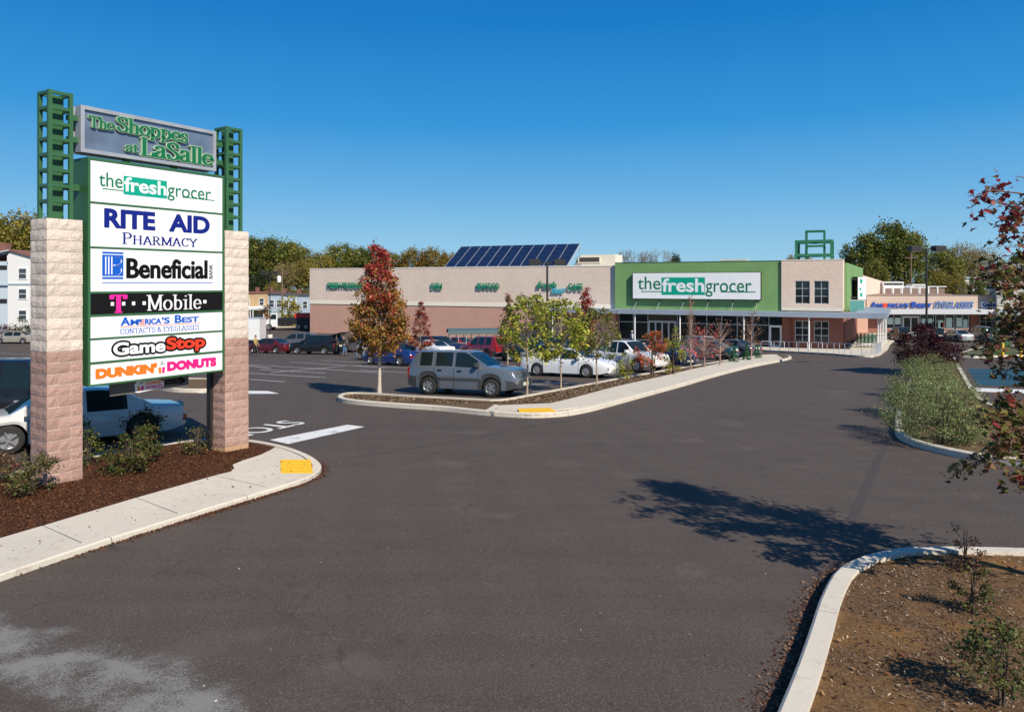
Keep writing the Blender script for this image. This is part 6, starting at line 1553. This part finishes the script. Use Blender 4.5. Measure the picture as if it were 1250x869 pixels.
# ------------- background woods: each tree its own, meshes shared between kinds
def bgmesh(seed, palette, H=16, R_=5.5, nleaf=9000, ls=.50, clumps=120, flat=.8, w=None, clr=1.15):
    rg = np.random.default_rng(seed); cl = []
    while len(cl) < clumps:
        d_ = rg.normal(size=3); d_ /= np.linalg.norm(d_); r_ = rg.uniform(.35, 1)**.5
        p = d_*r_*np.array([R_, R_, R_*flat]); p[2] += H-R_*flat
        if p[2] > H*.16: cl.append(p)
    for q in range(clumps//4): cl.append(np.array([*rg.normal(0, R_*.45, 2), rg.uniform(H*.15, H*.6)]))
    cl = np.array(cl); idx = rg.integers(0, len(cl), nleaf); pos = cl[idx]+rg.normal(size=(nleaf, 3))*.5*clr*rg.uniform(.7, 1.3, len(cl))[idx][:, None]
    cols = pal(nleaf, palette, w, rg=rg)*(1+rg.uniform(-.25, .25, len(cl)))[idx][:, None]
    cm = leaf_mesh('crown', pos, ls*rg.uniform(.6, 1.3, nleaf), cols, 'kite', rg=rg)
    mb_ = MB(); mb_.tube([(0, 0, -.5), (.1, 0, H*.3), (0, .1, H*.85)], [H*.022, H*.016, H*.004], 8)
    for i in rg.choice(len(cl), 26, replace=False):
        c = Vector(cl[i]); b = Vector((0, 0, max(H*.18, c.z-R_*.8))); mb_.tube([b, b.lerp(c, .5)+Vector((0, 0, .4)), c], [H*.008, H*.005, H*.002], 5, cap=False)
    return cm, mb_.mesh('trunk', BARKD, 60), H
OL = [(.15, .17, .028), (.11, .135, .022), (.20, .20, .035), (.26, .21, .04), (.08, .10, .02)]
GR = [(.085, .12, .02), (.06, .09, .018), (.13, .16, .03), (.22, .19, .035)]
YO = [(.28, .23, .04), (.20, .19, .035), (.33, .22, .05), (.14, .14, .03)]
DK = [(.02, .035, .012), (.03, .05, .015), (.045, .06, .02)]
BG = {'olive': bgmesh(101, OL), 'green': bgmesh(102, GR), 'gold': bgmesh(103, YO, nleaf=7000), 'dark': bgmesh(104, DK, H=14, R_=4.2, flat=1.2), 'twiggy': bgmesh(105, [(.32, .23, .09), (.26, .20, .08), (.20, .19, .06)], nleaf=6500, ls=.4, clr=1.6), 'rust': bgmesh(106, [(.22, .17, .03), (.32, .15, .03), (.13, .14, .025)])}
KL = {'olive': 'olive green', 'green': 'deep green', 'gold': 'golden green', 'dark': 'very dark green', 'twiggy': 'thin tan leaved', 'rust': 'rusty orange green'}
def bgtree(px, ytop, d, kind, where, wid=1.0, cat='tree'):
    cm, tm, H0 = BG[kind]; x, y = at(px, d); z = G(y); h = zat(ytop, d)-z; s = h/H0
    t = thing('broadleaf_tree', (x, y, z), rng.uniform(0, 6.28), 'tall %s tree %s' % (KL[kind], where), cat, 'trees behind the shops')
    t.scale = (s*wid, s*wid, s); link('crown', cm, t); link('trunk', tm, t); return t
BT = [(6, 280, 175, 'green', 'at the far left behind the white house gable', .8), (28, 262, 165, 'gold', 'above the white house roof', .9), (-25, 285, 170, 'olive', 'beyond the left picture edge', 1), (52, 270, 170, 'olive', 'hidden mostly by the left pillar', 1),
 (300, 292, 190, 'olive', 'beside the right sign pillar', .9), (322, 291, 185, 'green', 'behind the lamp pole left of the supermarket', .95), (345, 294, 190, 'olive', 'above the yellow bush and row houses', .95), (364, 302, 195, 'olive', 'left of the supermarket roof corner', .9), (350, 320, 178, 'twiggy', 'in front of the green mass by the supermarket corner', .9), (372, 318, 180, 'gold', 'touching the supermarket roof corner', .8), (322, 330, 172, 'dark', 'low behind the tan row houses', .7), (334, 345, 168, 'gold', 'low over the pale row houses', .8), (305, 335, 170, 'dark', 'low beside the right pillar', .6),
 (392, 309, 200, 'gold', 'over the left end of the supermarket roof', .8), (415, 299, 205, 'olive', 'over the fresh produce lettering', .8), (434, 303, 205, 'olive', 'left of the scarlet tree top', .8), (452, 306, 200, 'green', 'directly behind the scarlet tree top', .8), (478, 310, 205, 'olive', 'right of the scarlet tree top', .8), (505, 304, 200, 'rust', 'left half of the rusty dome above the roof', .8), (528, 304, 200, 'rust', 'right half of the rusty dome by the solar array', .8), (549, 310, 200, 'rust', 'just left of the solar array', .6),
 (825, 311, 180, 'dark', 'small round one above the green wall', .35), (968, 313, 150, 'rust', 'left below the green steel frame', .45), (985, 314, 150, 'rust', 'right below the green steel frame', .4), (710, 316, 190, 'olive', 'peeping between solar array and air handler', .5),
 (1055, 287, 150, 'green', 'left shoulder of the big tree right of the corner block', .75), (1082, 273, 150, 'green', 'the tallest right of the corner block', .85), (1108, 284, 152, 'olive', 'right shoulder behind the tall lamp pole', .7), (1068, 318, 140, 'olive', 'low left of the wooden pole', .6), (1150, 306, 165, 'olive', 'right of the tall lamp pole', .85), (1172, 298, 175, 'twiggy', 'with tan top right of the lamp pole', .9), (1195, 303, 175, 'twiggy', 'behind the hanging maple leaves', .9), (1222, 318, 180, 'twiggy', 'behind the corner shop cornice', .9), (1146, 330, 145, 'gold', 'low above the blue shop lettering', .6), (1168, 335, 140, 'gold', 'low above the end of the blue lettering', .6), (1190, 338, 142, 'green', 'low between shop row and corner shop', .6), (1125, 334, 140, 'olive', 'low directly behind the lamp pole', .5), (1250, 310, 190, 'olive', 'at the right picture edge', .9), (1290, 305, 190, 'green', 'outside the right picture edge', 1)]
for px_, y_, d_, k_, wh_, wd_ in BT: bgtree(px_, y_, d_, k_, wh_, wd_)
for i, px_ in enumerate(range(-420, -40, 42)): bgtree(px_, 292+(i*7) % 15, 180+(i*13) % 25, ['olive', 'green', 'gold'][i % 3], 'number %s out beyond the left edge' % ['one', 'two', 'three', 'four', 'five', 'six', 'seven', 'eight', 'nine', 'ten'][i])
# two bare trees above the green wall
for i, (px_, w_) in enumerate([(772, 3.6), (798, 4.2)]):
    d_ = 170; x, y = at(px_, d_); z = G(y); h = zat(303.5, d_)-z; rgb = np.random.default_rng(200+i)
    t = thing('bare_tree', (x, y, z), 0, ['leafless tree above the left end of the big store sign', 'leafless tree above the middle of the big store sign'][i], 'tree', 'leafless trees behind the supermarket')
    tm = MB(); tm.tube([(0, 0, -.5), (0, 0, h*.5)], [.35, .22], 8); link('trunk', tm.mesh('trunk', BARKD, 60), t)
    b2 = MB()
    def grow(p, d_, L_, r_, n_):
        e_ = p+d_*L_; b2.tube([p, e_], [r_, r_*.6], 4, cap=False)
        if n_:
            for q in range(3): 
                nd = (d_+Vector(rgb.normal(0, .42, 3).tolist())*Vector((1, 1, .6)).x).normalized(); nd.z = abs(nd.z)*.8+.1; grow(e_, nd.normalized(), L_*.72, r_*.6, n_-1)
    for q in range(9):
        th = q*math.pi*2/9; grow(Vector((0, 0, h*.42)), Vector((math.cos(th)*.75, math.sin(th)*.75, .9)).normalized(), h*.175, .13, 4)
    o = link('branches', b2.mesh('branches', mat('grey_twig', (.17, .14, .11), .9)), t)
    zm_ = max(v.co.z for v in o.data.vertices); sc = (h-h*.42)/(zm_-h*.42)
    for v in o.data.vertices: v.co.z = h*.42+(v.co.z-h*.42)*sc
# yellow bush and brown shrub at the fence, hedges by the white house
shrub((*at(352, 121), G(121)), 5.2, 2.0, 1500, .32, [(.30, .26, .03), (.22, .22, .03), (.40, .32, .04)], 'bright yellow tall bush before the row houses', 301, dens=50)
shrub((*at(326, 122), G(122)), 3.6, 1.4, 600, .28, [(.22, .12, .05), (.16, .10, .05)], 'brown shrub above the fence behind the lamp pole', 302, dens=30)
for i, (px_, y_, c_) in enumerate([(2, 403, (.10, .04, .05)), (14, 404, (.12, .05, .04)), (26, 394, (.10, .13, .03)), (38, 403, (.08, .09, .03))]):
    shrub((*at(px_, 88+i*.5), G(88)), zat(y_-4, 88)-G(88), 1.2, 700, .2, [c_, tuple(v*.6 for v in c_), tuple(v*1.5 for v in c_)], ['purple shrub at the left edge before the white house', 'second purple brown shrub before the white house', 'taller green shrub under the white house window', 'olive shrub beside the left pillar top third'][i], 310+i, dens=30)
# ================================================================== LIGHT POLES
def lamp_pole(px, ybase, ytop, heads, label, name='lamp_post', r_=.07, rot=0, base=True):
    p = pix(px, ybase); d = p.y; h = zat(ytop, d)-G(d)
    t = thing(name, (p.x, d, G(d)), rot, label, 'street lamp', 'tall dark lamp posts on the lot')
    MB().lathe([(r_*1.15, 0), (r_, .5), (r_*.8, h)], 10).build('pole', DARK, t, smooth=50)
    if base: MB().lathe([(.32, -.1), (.32, .55), (.28, .6), (0, .6)], 18).build('concrete_base', KERB, t, smooth=40)
    for s_ in heads:
        hd_ = MB().poly([(s_*.42, -.28, h-.12), (s_*.42, .28, h-.12), (s_*1.05, .28, h-.14), (s_*1.05, -.28, h-.14)], (0, 0, .32)).build('lamp_head', DARK, t)
        MB().box(*sorted((s_*.4, s_*.9)), -.2, .2, h-.16, h-.142).build('lens', mat('lamp_lens', (.4, .4, .36), .2), hd_)
        MB().bar((0, 0, h-.02), (s_*.42, 0, h), .09).build('arm', DARK, t)
    return t
lamp_pole(668, 452, 320.5, (-1, 1), 'dark twin headed lamp post before the cafe lettering')
lamp_pole(1131, 449, 304, (-1, 1), 'dark twin headed lamp post behind the wine red bush')
lamp_pole(329.5, 414, 333, (-1, 1), 'dark lamp post between the right pillar and the row houses')
def upole(px, d, ytop, label, bulb=False):
    x = at(px, d)[0]; z = G(d); h = zat(ytop, d)-z
    t = thing('utility_pole', (x, d, z), 0, label, 'utility pole', 'wooden utility poles')
    MB().tube([(0, 0, -.3), (0, 0, h)], [.17, .12], 8).build('pole', WOODP, t); MB().box(-1.1, 1.1, -.08, .04, h-.9, h-.75).build('cross_arm', WOODP, t)
    if bulb:
        MB().lathe([(0, h-2.4), (.32, h-2.3), (.36, h-1.7), (.36, h-1.5), (.2, h-1.2), (0, h-1.15)], 14, (-.5, -.1, 0)).build('transformer', WHITEP, t, smooth=50)
    return t
upole(344.5, 122, 328, 'wooden utility pole with a white transformer before the row houses', True)
upole(1112, 125, 309, 'wooden utility pole behind the shop row')
upole(-45, 100, 300, 'wooden utility pole out beyond the left edge')
wr = thing('overhead_wires', (*at(-45, 100), G(100)), 0, 'thin overhead wires crossing in front of the white house', 'wires')
wm = MB(); a0 = Vector(at(-45, 100)); b0 = Vector(at(344.5, 122))
for k_, (ya, yb) in enumerate([(330, 336), (357, 350), (381, 372)]):
    za_, zb_ = zat(ya, 100), zat(yb, 122); pts = []
    for i in range(25):
        f_ = i/24; p = a0.lerp(b0, f_); pts.append((p.x-a0.x, p.y-a0.y, za_+(zb_-za_)*f_-1.2*4*f_*(1-f_)-G(100)))
    wm.tube(pts, .018, 4)
wm.build('wire', DARK, wr)
# ================================================================== small street things
p = pix(1218, 435); gb_ = thing('utility_cabinet', (p.x, p.y, G(p.y)+.1), 0, 'dark green utility cabinet on the grass strip behind the maple leaves', 'cabinet')
GC = mat('cabinet_green', (.025, .10, .03), .5, noise=.1)
MB().box(-.65, .65, -.5, .5, 0, 1.35).build('body', GC, gb_); MB().box(-.69, .69, -.54, .54, 1.352, 1.42).build('lid', GC, gb_)
for s_ in (-1, 1): MB().box(*sorted((s_*.03, s_*.6)), -.515, -.502, .08, 1.28).build('door', GC, gb_)
for i, (px_, py_) in enumerate([(1224, 436), (1246, 439)]):
    p = pix(px_, py_); b = thing('bollard', (p.x, p.y, G(p.y)+.1), 0, ['yellow bollard right beside the green cabinet', 'yellow bollard near the right picture edge'][i], 'bollard', 'yellow bollards on the grass strip')
    MB().lathe([(.1, 0), (.1, 1.0), (.07, 1.07), (0, 1.09)], 12).build('post', BOLY, b, smooth=40)
# shopping carts parked under the corner canopy
def cart():
    t = thing('shopping_cart', (0, 0, 0), 0, 'x', 'shopping cart', 'green shopping carts under the corner canopy')
    g = mat('cart_green', (.02, .12, .07), .5); m_ = MB()
    x0, x1, w0, w1, z0_, z1_ = -.42, .42, .20, .28, .48, .98
    for i in range(6):
        z = z0_+(z1_-z0_)*i/5; k_ = .7+.3*i/5
        for s_ in (1, -1): m_.bar((x0*k_, s_*w0*k_, z), (x1, s_*w1*k_, z), .016)
        m_.bar((x0*k_, -w0*k_, z), (x0*k_, w0*k_, z), .016); m_.bar((x1, -w1*k_, z), (x1, w1*k_, z), .016)
    for i in range(9):
        f_ = i/8
        for s_ in (1, -1): m_.bar(((x0*.7)*(1-f_)+x1*f_, s_*(w0*.7*(1-f_)+w1*.7*f_), z0_), (x0*(1-f_)+x1*f_, s_*(w0*(1-f_)+w1*f_), z1_), .014)
    for i in range(7):
        y = -.16+.32*i/6; m_.bar((x0*.7, y, z0_), (x1, y*1.2, z0_), .014); m_.bar((x0*.7, y, z0_), (x0, y*1.2, z1_), .014)
    m_.build('basket', g, t)
    MB().bar((x1, -.27, z1_+.02), (x1+.12, -.27, z1_+.08), .03).bar((x1, .27, z1_+.02), (x1+.12, .27, z1_+.08), .03).bar((x1+.12, -.29, z1_+.08), (x1+.12, .29, z1_+.08), .04).build('handle', g, t)
    MB().bar((x1, -.25, .12), (x1, -.25, z1_), .03).bar((x1, .25, .12), (x1, .25, z1_), .03).bar((x1, -.25, .14), (x0, -.18, .14), .03).bar((x1, .25, .14), (x0, .18, .14), .03).bar((x0, -.18, .14), (x0*.7, -.14, z0_), .03).bar((x0, .18, .14), (x0*.7, .14, z0_), .03).build('frame', GALV, t)
    for x, y in ((x1, .25), (x1, -.25), (x0, .17), (x0, -.17)): MB().lathe([(0, -.015), (.055, -.015), (.055, .015), (0, .015)], 10, (x, y, .055), 'y').build('caster', TRIM, t)
    return t
c0 = cart(); n_ = 0; rows_ = ['front row of carts nearest the kerb', 'middle row of carts', 'rear row of carts by the rose wall']
ords = ['left end', 'second', 'third', 'fourth', 'right end']
for r_ in range(3):
    for i in range(5):
        p = pix(1049+i*4.6, 424-r_*3.2, .15); lab = 'green shopping cart, %s in the %s' % (ords[i], rows_[r_])
        if n_ == 0: c0.location = (p.x, p.y, G(p.y)+.15); c0.rotation_euler = (0, 0, R(70)); c0['label'] = lab
        else: copy_thing(c0, (p.x, p.y, G(p.y)+.15), R(70), lab)
        n_ += 1
# cart shelter on the lot behind the red SUV
pA, pB = pix(550, 433).xy, pix(626, 432.5).xy; dv = (pB-pA); L_ = dv.length
cs = thing('cart_shelter', (pA.x, pA.y, G(pA.y)), math.atan2(dv.y, dv.x), 'long low cart shelter with dark curved hoops behind the red SUV', 'cart shelter')
SH = mat('shelter_roof', (.08, .12, .12), .4); n_ = 9
for i in range(n_):
    x = L_*i/(n_-1); MB().tube([(x, 0, 0), (x, 0, 1.75), (x, .25, 2.05), (x, 1.2, 2.2), (x, 2.15, 2.05), (x, 2.4, 1.75), (x, 2.4, 0)], .035, 6).build('hoop', GALV, cs)
v_ = []; prf = [(-.1, 1.85), (.2, 2.12), (1.2, 2.27), (2.2, 2.12), (2.5, 1.85)]
MB().add([(x, y, z) for x in (-.2, L_+.2) for y, z in prf]+[(x, y, z-.03) for x in (-.2, L_+.2) for y, z in prf], [[i, i+1, i+6, i+5] for i in range(4)]+[[10+i, 15+i, 16+i, 11+i] for i in range(4)]+[[0, 5, 15, 10], [4, 14, 19, 9]]).build('roof', SH, cs)
for z in (.5, 1.0): MB().tube([(0, .0, z), (L_, .0, z)], .025, 6).build('rail', GALV, cs)
# ================================================================== PEOPLE
SKIN = mat('skin', (.45, .25, .17), .6); SKIND = mat('skin_dark', (.16, .08, .05), .6)
def skin_obj(name, verts, edges, rad, m, parent, root=0, sub=1):
    me = bpy.data.meshes.new(name); me.from_pydata(verts, edges, []); me.materials.append(m)
    o = link(name, me, parent); sk = o.modifiers.new('skin', 'SKIN'); sk.use_smooth_shade = True
    for i, r_ in enumerate(rad):
        me.skin_vertices[0].data[i].radius = (r_, r_) if not isinstance(r_, tuple) else r_
        me.skin_vertices[0].data[i].use_root = (i == root)
    sb = o.modifiers.new('sub', 'SUBSURF'); sb.levels = sb.render_levels = sub; return o
def person(p, rot, label, top, legs, hair, skin, armL, armR, lean=0, stride=.12, group=None):
    """armL/armR: elbow and wrist offsets from the shoulder"""
    t = thing('person', (p.x, p.y, p.z), rot, label, 'person', group)
    hip, sh, nk = .93, 1.42, 1.50; V = []; E = []; Rr = []
    def v(x, y, z, r_, par=None):
        V.append((x, y, z)); Rr.append(r_); i = len(V)-1
        if par is not None: E.append((par, i))
        return i
    lx = lean
    pel = v(0, 0, hip, (.15, .11)); wa = v(lx*.3, 0, 1.10, (.13, .10), pel); chh = v(lx*.7, 0, 1.30, (.16, .11), wa); ns = v(lx, 0, 1.44, (.07, .07), chh); hd_ = v(lx*1.1, 0, 1.53, (.052, .052), ns)
    h1 = v(lx*1.2+.02, 0, 1.60, (.075, .085), hd_); h2 = v(lx*1.2, 0, 1.70, (.072, .088), h1); v(lx*1.2, 0, 1.76, (.045, .05), h2)
    nose = v(lx*1.2+.105, 0, 1.635, .014, h1)
    wr = []
    for s_, (el, ws) in ((1, armL), (-1, armR)):
        s0 = v(lx*.9, s_*.17, 1.40, .055, chh); e = v(lx*.9+el[0], s_*(.20+el[1]), 1.40+el[2], .040, s0); w = v(lx*.9+ws[0], s_*(.20+ws[1]), 1.40+ws[2], .027, e)
        pm = v(lx*.9+ws[0]+.03, s_*(.20+ws[1]), 1.40+ws[2]-.07, (.030, .018), w); wr.append((s_, el, ws))
        for f_ in range(4): 
            k0 = v(lx*.9+ws[0]+.035+.012*(f_-1.5), s_*(.20+ws[1]), 1.40+ws[2]-.125, .009, pm); v(lx*.9+ws[0]+.05+.012*(f_-1.5), s_*(.19+ws[1]), 1.40+ws[2]-.165+.006*abs(f_-1.5), .007, k0)
        v(lx*.9+ws[0]+.075, s_*(.19+ws[1]), 1.40+ws[2]-.08, .009, pm)
    for s_ in (1, -1):
        a_ = v(.0, s_*.095, .86, .085, pel); kn = v(s_*stride*.5+.02, s_*.10, .49, .058, a_); an = v(s_*stride-.02, s_*.10, .09, .038, kn); v(s_*stride+.12, s_*.11, .035, (.04, .028), an)
    skin_obj('body', V, E, Rr, skin, t)
    # clothes
    V2 = [(0, 0, .88), (lx*.3, 0, 1.10), (lx*.7, 0, 1.30), (lx*.95, 0, 1.43)]; E2 = [(0, 1), (1, 2), (2, 3)]; R2 = [(.175, .135), (.165, .125), (.19, .13), (.09, .085)]
    for s_, el, ws in wr:
        i = len(V2); V2 += [(lx*.9, s_*.18, 1.40), (lx*.9+el[0], s_*(.20+el[1]), 1.40+el[2]), (lx*.9+ws[0]*.97, s_*(.20+ws[1]), 1.40+ws[2]+.02)]; R2 += [.075, .058, .044]; E2 += [(2, i), (i, i+1), (i+1, i+2)]
    skin_obj('jacket', V2, E2, R2, top, t)
    V3 = [(0, 0, .96)]; R3 = [(.16, .12)]; E3 = []
    for s_ in (1, -1):
        i = len(V3); V3 += [(0, s_*.095, .85), (s_*stride*.5+.02, s_*.10, .49), (s_*stride-.02, s_*.10, .10)]; R3 += [.10, .075, .062]; E3 += [(0, i), (i, i+1), (i+1, i+2)]
    skin_obj('trousers', V3, E3, R3, legs, t)
    for s_ in (1, -1): MB().poly([(s_*stride-.09, s_*.10-.045, .0), (s_*stride+.17, s_*.11-.05, .0), (s_*stride+.19, s_*.11, .0), (s_*stride+.17, s_*.11+.05, .0), (s_*stride-.09, s_*.10+.045, .0)], (0, 0, .075)).build('shoe', TRIM if hair else WHITEP, t)
    hm = MB(); vs = []; n1, n2 = 12, 6
    for j in range(n2+1):
        ph = math.pi/2*(1-j/n2*1.15)
        for i in range(n1): vs.append((lx*1.2-.012+.092*math.cos(ph)*math.cos(2*math.pi*i/n1), .085*math.cos(ph)*math.sin(2*math.pi*i/n1), 1.675+.115*math.sin(ph)+(.045 if math.cos(2*math.pi*i/n1) > .5 and j > 3 else 0)))
    hm.add(vs, [[j*n1+i, (j+1)*n1+i, (j+1)*n1+(i+1) % n1, j*n1+(i+1) % n1] for j in range(n2) for i in range(n1)])
    hm.build('hair', hair or WHITEP, t, smooth=60)
    return t
HB = mat('dark_hair', (.02, .014, .01), .7); JY = mat('mustard_jacket', (.42, .28, .09), .8); DJ = mat('dark_jacket', (.018, .018, .022), .8); JN = mat('blue_jeans', (.06, .14, .26), .85); DT = mat('dark_trousers', (.02, .022, .028), .85); WJ = mat('white_jacket', (.75, .76, .78), .8)
hang = ((.03, .03, -.28), (.06, .03, -.54))
person(pix(311.5, 434.2), R(-20), 'man in a mustard jacket walking past the maroon sedan', JY, DT, HB, SKIN, ((-.05, .05, -.27), (.12, .05, -.48)), ((.10, .03, -.27), (.24, .0, -.45)), .04, .20)
person(pix(420.5, 433.8), R(175), 'person in dark jacket and pale blue jeans at the raised tailgate', DJ, JN, HB, SKIN, ((.16, .03, -.22), (.40, -.02, -.20)), hang, .06, .10)
person(pix(412, 433.2), R(150), 'person in dark clothes loading the open minivan', DJ, DT, HB, SKIND, ((.16, .02, -.2), (.42, .0, -.14)), ((.15, .02, -.22), (.40, .0, -.2)), .12, .08)
pw = pix(771.5, 424, .15); person(pw, R(200), 'person in white coat and cap walking by the left canopy column', WJ, DT, None, SKIND, hang, ((-.08, .03, -.27), (.02, .03, -.50)), .02, .18)
# a blue and red parcel-like flash: two shoppers seen through the green trees
person(pix(642, 441.5), R(180), 'shopper in a blue top partly hidden by the left green tree', mat('blue_top', (.03, .10, .45), .8), DT, HB, SKIND, hang, hang, .02, .10)
# ================================================================== LOOSE CHIPS, LITTER
def chips(name, n, sampler, size, palette, seed, parent, z0_, el=2.6):
    rg = np.random.default_rng(seed); P_ = []
    while len(P_) < n:
        q = sampler(rg)
        if q is not None: P_.append(q)
    P_ = np.array(P_); n = len(P_); z = np.interp(P_[:, 1], _ty, _tz)+z0_+rg.uniform(0, .012, n)
    nr = rg.normal(size=(n, 3))*.45; nr[:, 2] = 1; nr /= np.linalg.norm(nr, axis=1)[:, None]; a_ = rg.normal(size=(n, 3)); a_ -= nr*(a_*nr).sum(1)[:, None]; a_ /= np.linalg.norm(a_, axis=1)[:, None]; b_ = np.cross(nr, a_)
    s = size*rg.uniform(.4, 1.3, n)[:, None]; w = s/el*rg.uniform(.6, 1.5, n)[:, None]; c = np.column_stack([P_, z])
    v = np.stack([c-a_*s-b_*w*.6, c+a_*s*.8-b_*w, c+a_*s+b_*w*.5, c-a_*s*.7+b_*w], 1)
    me = bpy.data.meshes.new(name); me.vertices.add(n*4); me.vertices.foreach_set('co', v.reshape(-1).astype(np.float32)); me.loops.add(n*4); me.loops.foreach_set('vertex_index', np.arange(n*4, dtype=np.int32)); me.polygons.add(n); me.polygons.foreach_set('loop_start', np.arange(0, n*4, 4, dtype=np.int32))
    me.materials.append(LEAF); at_ = me.attributes.new('leafcol', 'FLOAT_COLOR', 'POINT'); cc = np.ones((n*4, 4), np.float32); cc[:, :3] = np.repeat(pal(n, palette, rg=rg, jit=.4), 4, 0); at_.data.foreach_set('color', cc.ravel()); me.update(calc_edges=True); me.validate()
    return link(name, me, parent, kind='stuff')
def inside(poly):
    xs_ = np.array([p[0] for p in poly]); ys_ = np.array([p[1] for p in poly])
    def f(x, y):
        c_ = ((ys_ > y) != (np.roll(ys_, 1) > y)) & (x < (np.roll(xs_, 1)-xs_)*(y-ys_)/(np.roll(ys_, 1)-ys_+1e-12)+xs_); return c_.sum() % 2 == 1
    return f
inN = inside(offs(nl, .2)+[Vector((4, -9)), Vector((14, -9))])
DRYC = [(.20, .13, .08), (.11, .065, .035), (.30, .22, .15), (.06, .035, .02), (.42, .33, .24)]
def sN(rg):
    x, y = rg.uniform(1.5, 9), 3.4+6.2*rg.uniform()**1.1
    return (x, y) if inN(x, y) and math.sin(x*2.1+y)*math.sin(y*1.7-x*.6)+rg.uniform(-.9, .9) > -.35 else None
chips('wood_chips', 16000, sN, .016, DRYC, 1, nb, .115)
def sN2(rg):
    x, y = rg.uniform(1.5, 8), rg.uniform(3.4, 9.5); return (x, y) if inN(x, y) else None
chips('fallen_leaves', 420, sN2, .019, [(.25, .08, .03), (.32, .18, .08), (.14, .05, .03)], 2, nb, .125, 1.4)
inL = inside(left_bed)
MCH = [(.11, .042, .017), (.075, .028, .012), (.16, .066, .028), (.04, .015, .007), (.22, .10, .045)]
def sL(rg):
    x, y = rg.uniform(-13, -4.2), rg.uniform(7.5, 18); return (x, y) if inL(x, y) else None
chips('bark_chips', 42000, sL, .018, MCH, 3, left, .062)
inM = inside(mid_bed)
def sM(rg):
    y = rg.uniform(24, 48); x = rg.uniform(-7.5, 14); return (x, y) if inM(x, y) else None
chips('wood_chips', 14000, sM, .045, [(.22, .15, .09), (.14, .09, .05), (.34, .26, .17), (.08, .05, .03)], 4, mid, .105)
inR = inside(rl)
def sR(rg):
    x, y = rg.uniform(11, 28), rg.uniform(17, 52); return (x, y) if inR(x, y) else None
chips('wood_chips', 5000, sR, .045, [(.20, .12, .07), (.12, .07, .04), (.30, .2, .13)], 5, rb, .105)
# litter band along the near right kerb and the left kerb
kn_ = resample(nl, .2)
def sK(rg):
    i = rg.integers(0, len(kn_)-1); p = kn_[i].lerp(kn_[i+1], rg.uniform()); t = (kn_[i+1]-kn_[i]).normalized(); nn = Vector((t.y, -t.x))
    if not (3.0 < p.y < 9.6 and p.x < 5.2): return None
    q = p+nn*(abs(rg.normal(0, .11))+.005); return (q.x, q.y)
chips('kerb_litter', 6500, sK, .016, [(.11, .045, .025), (.17, .08, .045), (.07, .03, .018), (.25, .16, .10)], 6, lot, .006, 2.0)
fr2 = resample(fr, .2)
def sK2(rg):
    i = rg.integers(0, len(fr2)-1); p = fr2[i].lerp(fr2[i+1], rg.uniform()); t = (fr2[i+1]-fr2[i]).normalized(); nn = Vector((t.y, -t.x))
    if not (6 < p.y < 15.2): return None
    px_ = CX+F*p.x/p.y
    if rg.uniform() > math.exp(-((px_-270)/130)**2): return None
    q = p+nn*(abs(rg.normal(0, .07))+.005); return (q.x, q.y)
chips('kerb_litter', 2600, sK2, .017, [(.13, .05, .025), (.19, .085, .045), (.08, .035, .02)], 7, lot, .006, 2.0)
def sS(rg):
    i = rg.integers(0, len(inner_off)-1); p = inner_off[i].lerp(inner_off[i+1], rg.uniform()); t = (inner_off[i+1]-p).normalized(); nn = Vector((-t.y, t.x)); q = p+nn*(.1+abs(rg.normal(0, .55))); 
    return (q.x, q.y) if 7 < q.y < 15.5 and not inL(q.x, q.y) and q.x < -3.4 and rg.uniform() < .6 else None
chips('scattered_chips', 130, sS, .016, MCH, 8, left, HL+.004, 1.8)
def sA(rg): 
    y = 4+rg.uniform()**1.3*26; x = rg.uniform(-.75, .75)*y; return (x, y) if not inN(x, y) and not inside_left(x, y) and not (y > 22 and x > -8) else None
inside_left = inside(fr+[Vector((-16, 8)), Vector((-13, 3))])
chips('road_litter', 260, sA, .012, [(.45, .42, .36), (.20, .11, .05), (.12, .08, .05)], 9, lot, .004, 1.6)

# tall unseen board, added beyond the right edge to cast shadow across the aisle
ob = thing('added_shadow_board', (26.9, 33.6, G(33.6)), R(35), 'tall unseen board on two posts added beyond the right edge to shade the aisle', 'sign')
for x in (-1.4, 1.4): MB().box(x-.12, x+.12, -.12, .12, -.2, 6.2).build('post', SGREEN, ob)
MB().box(-2.2, 2.2, -.2, .2, 6.2, 9.2).build('sign_cabinet', SGREEN, ob); MB().box(-2.1, 2.1, -.22, -.202, 6.3, 9.1).build('sign_face', WHITE, ob)
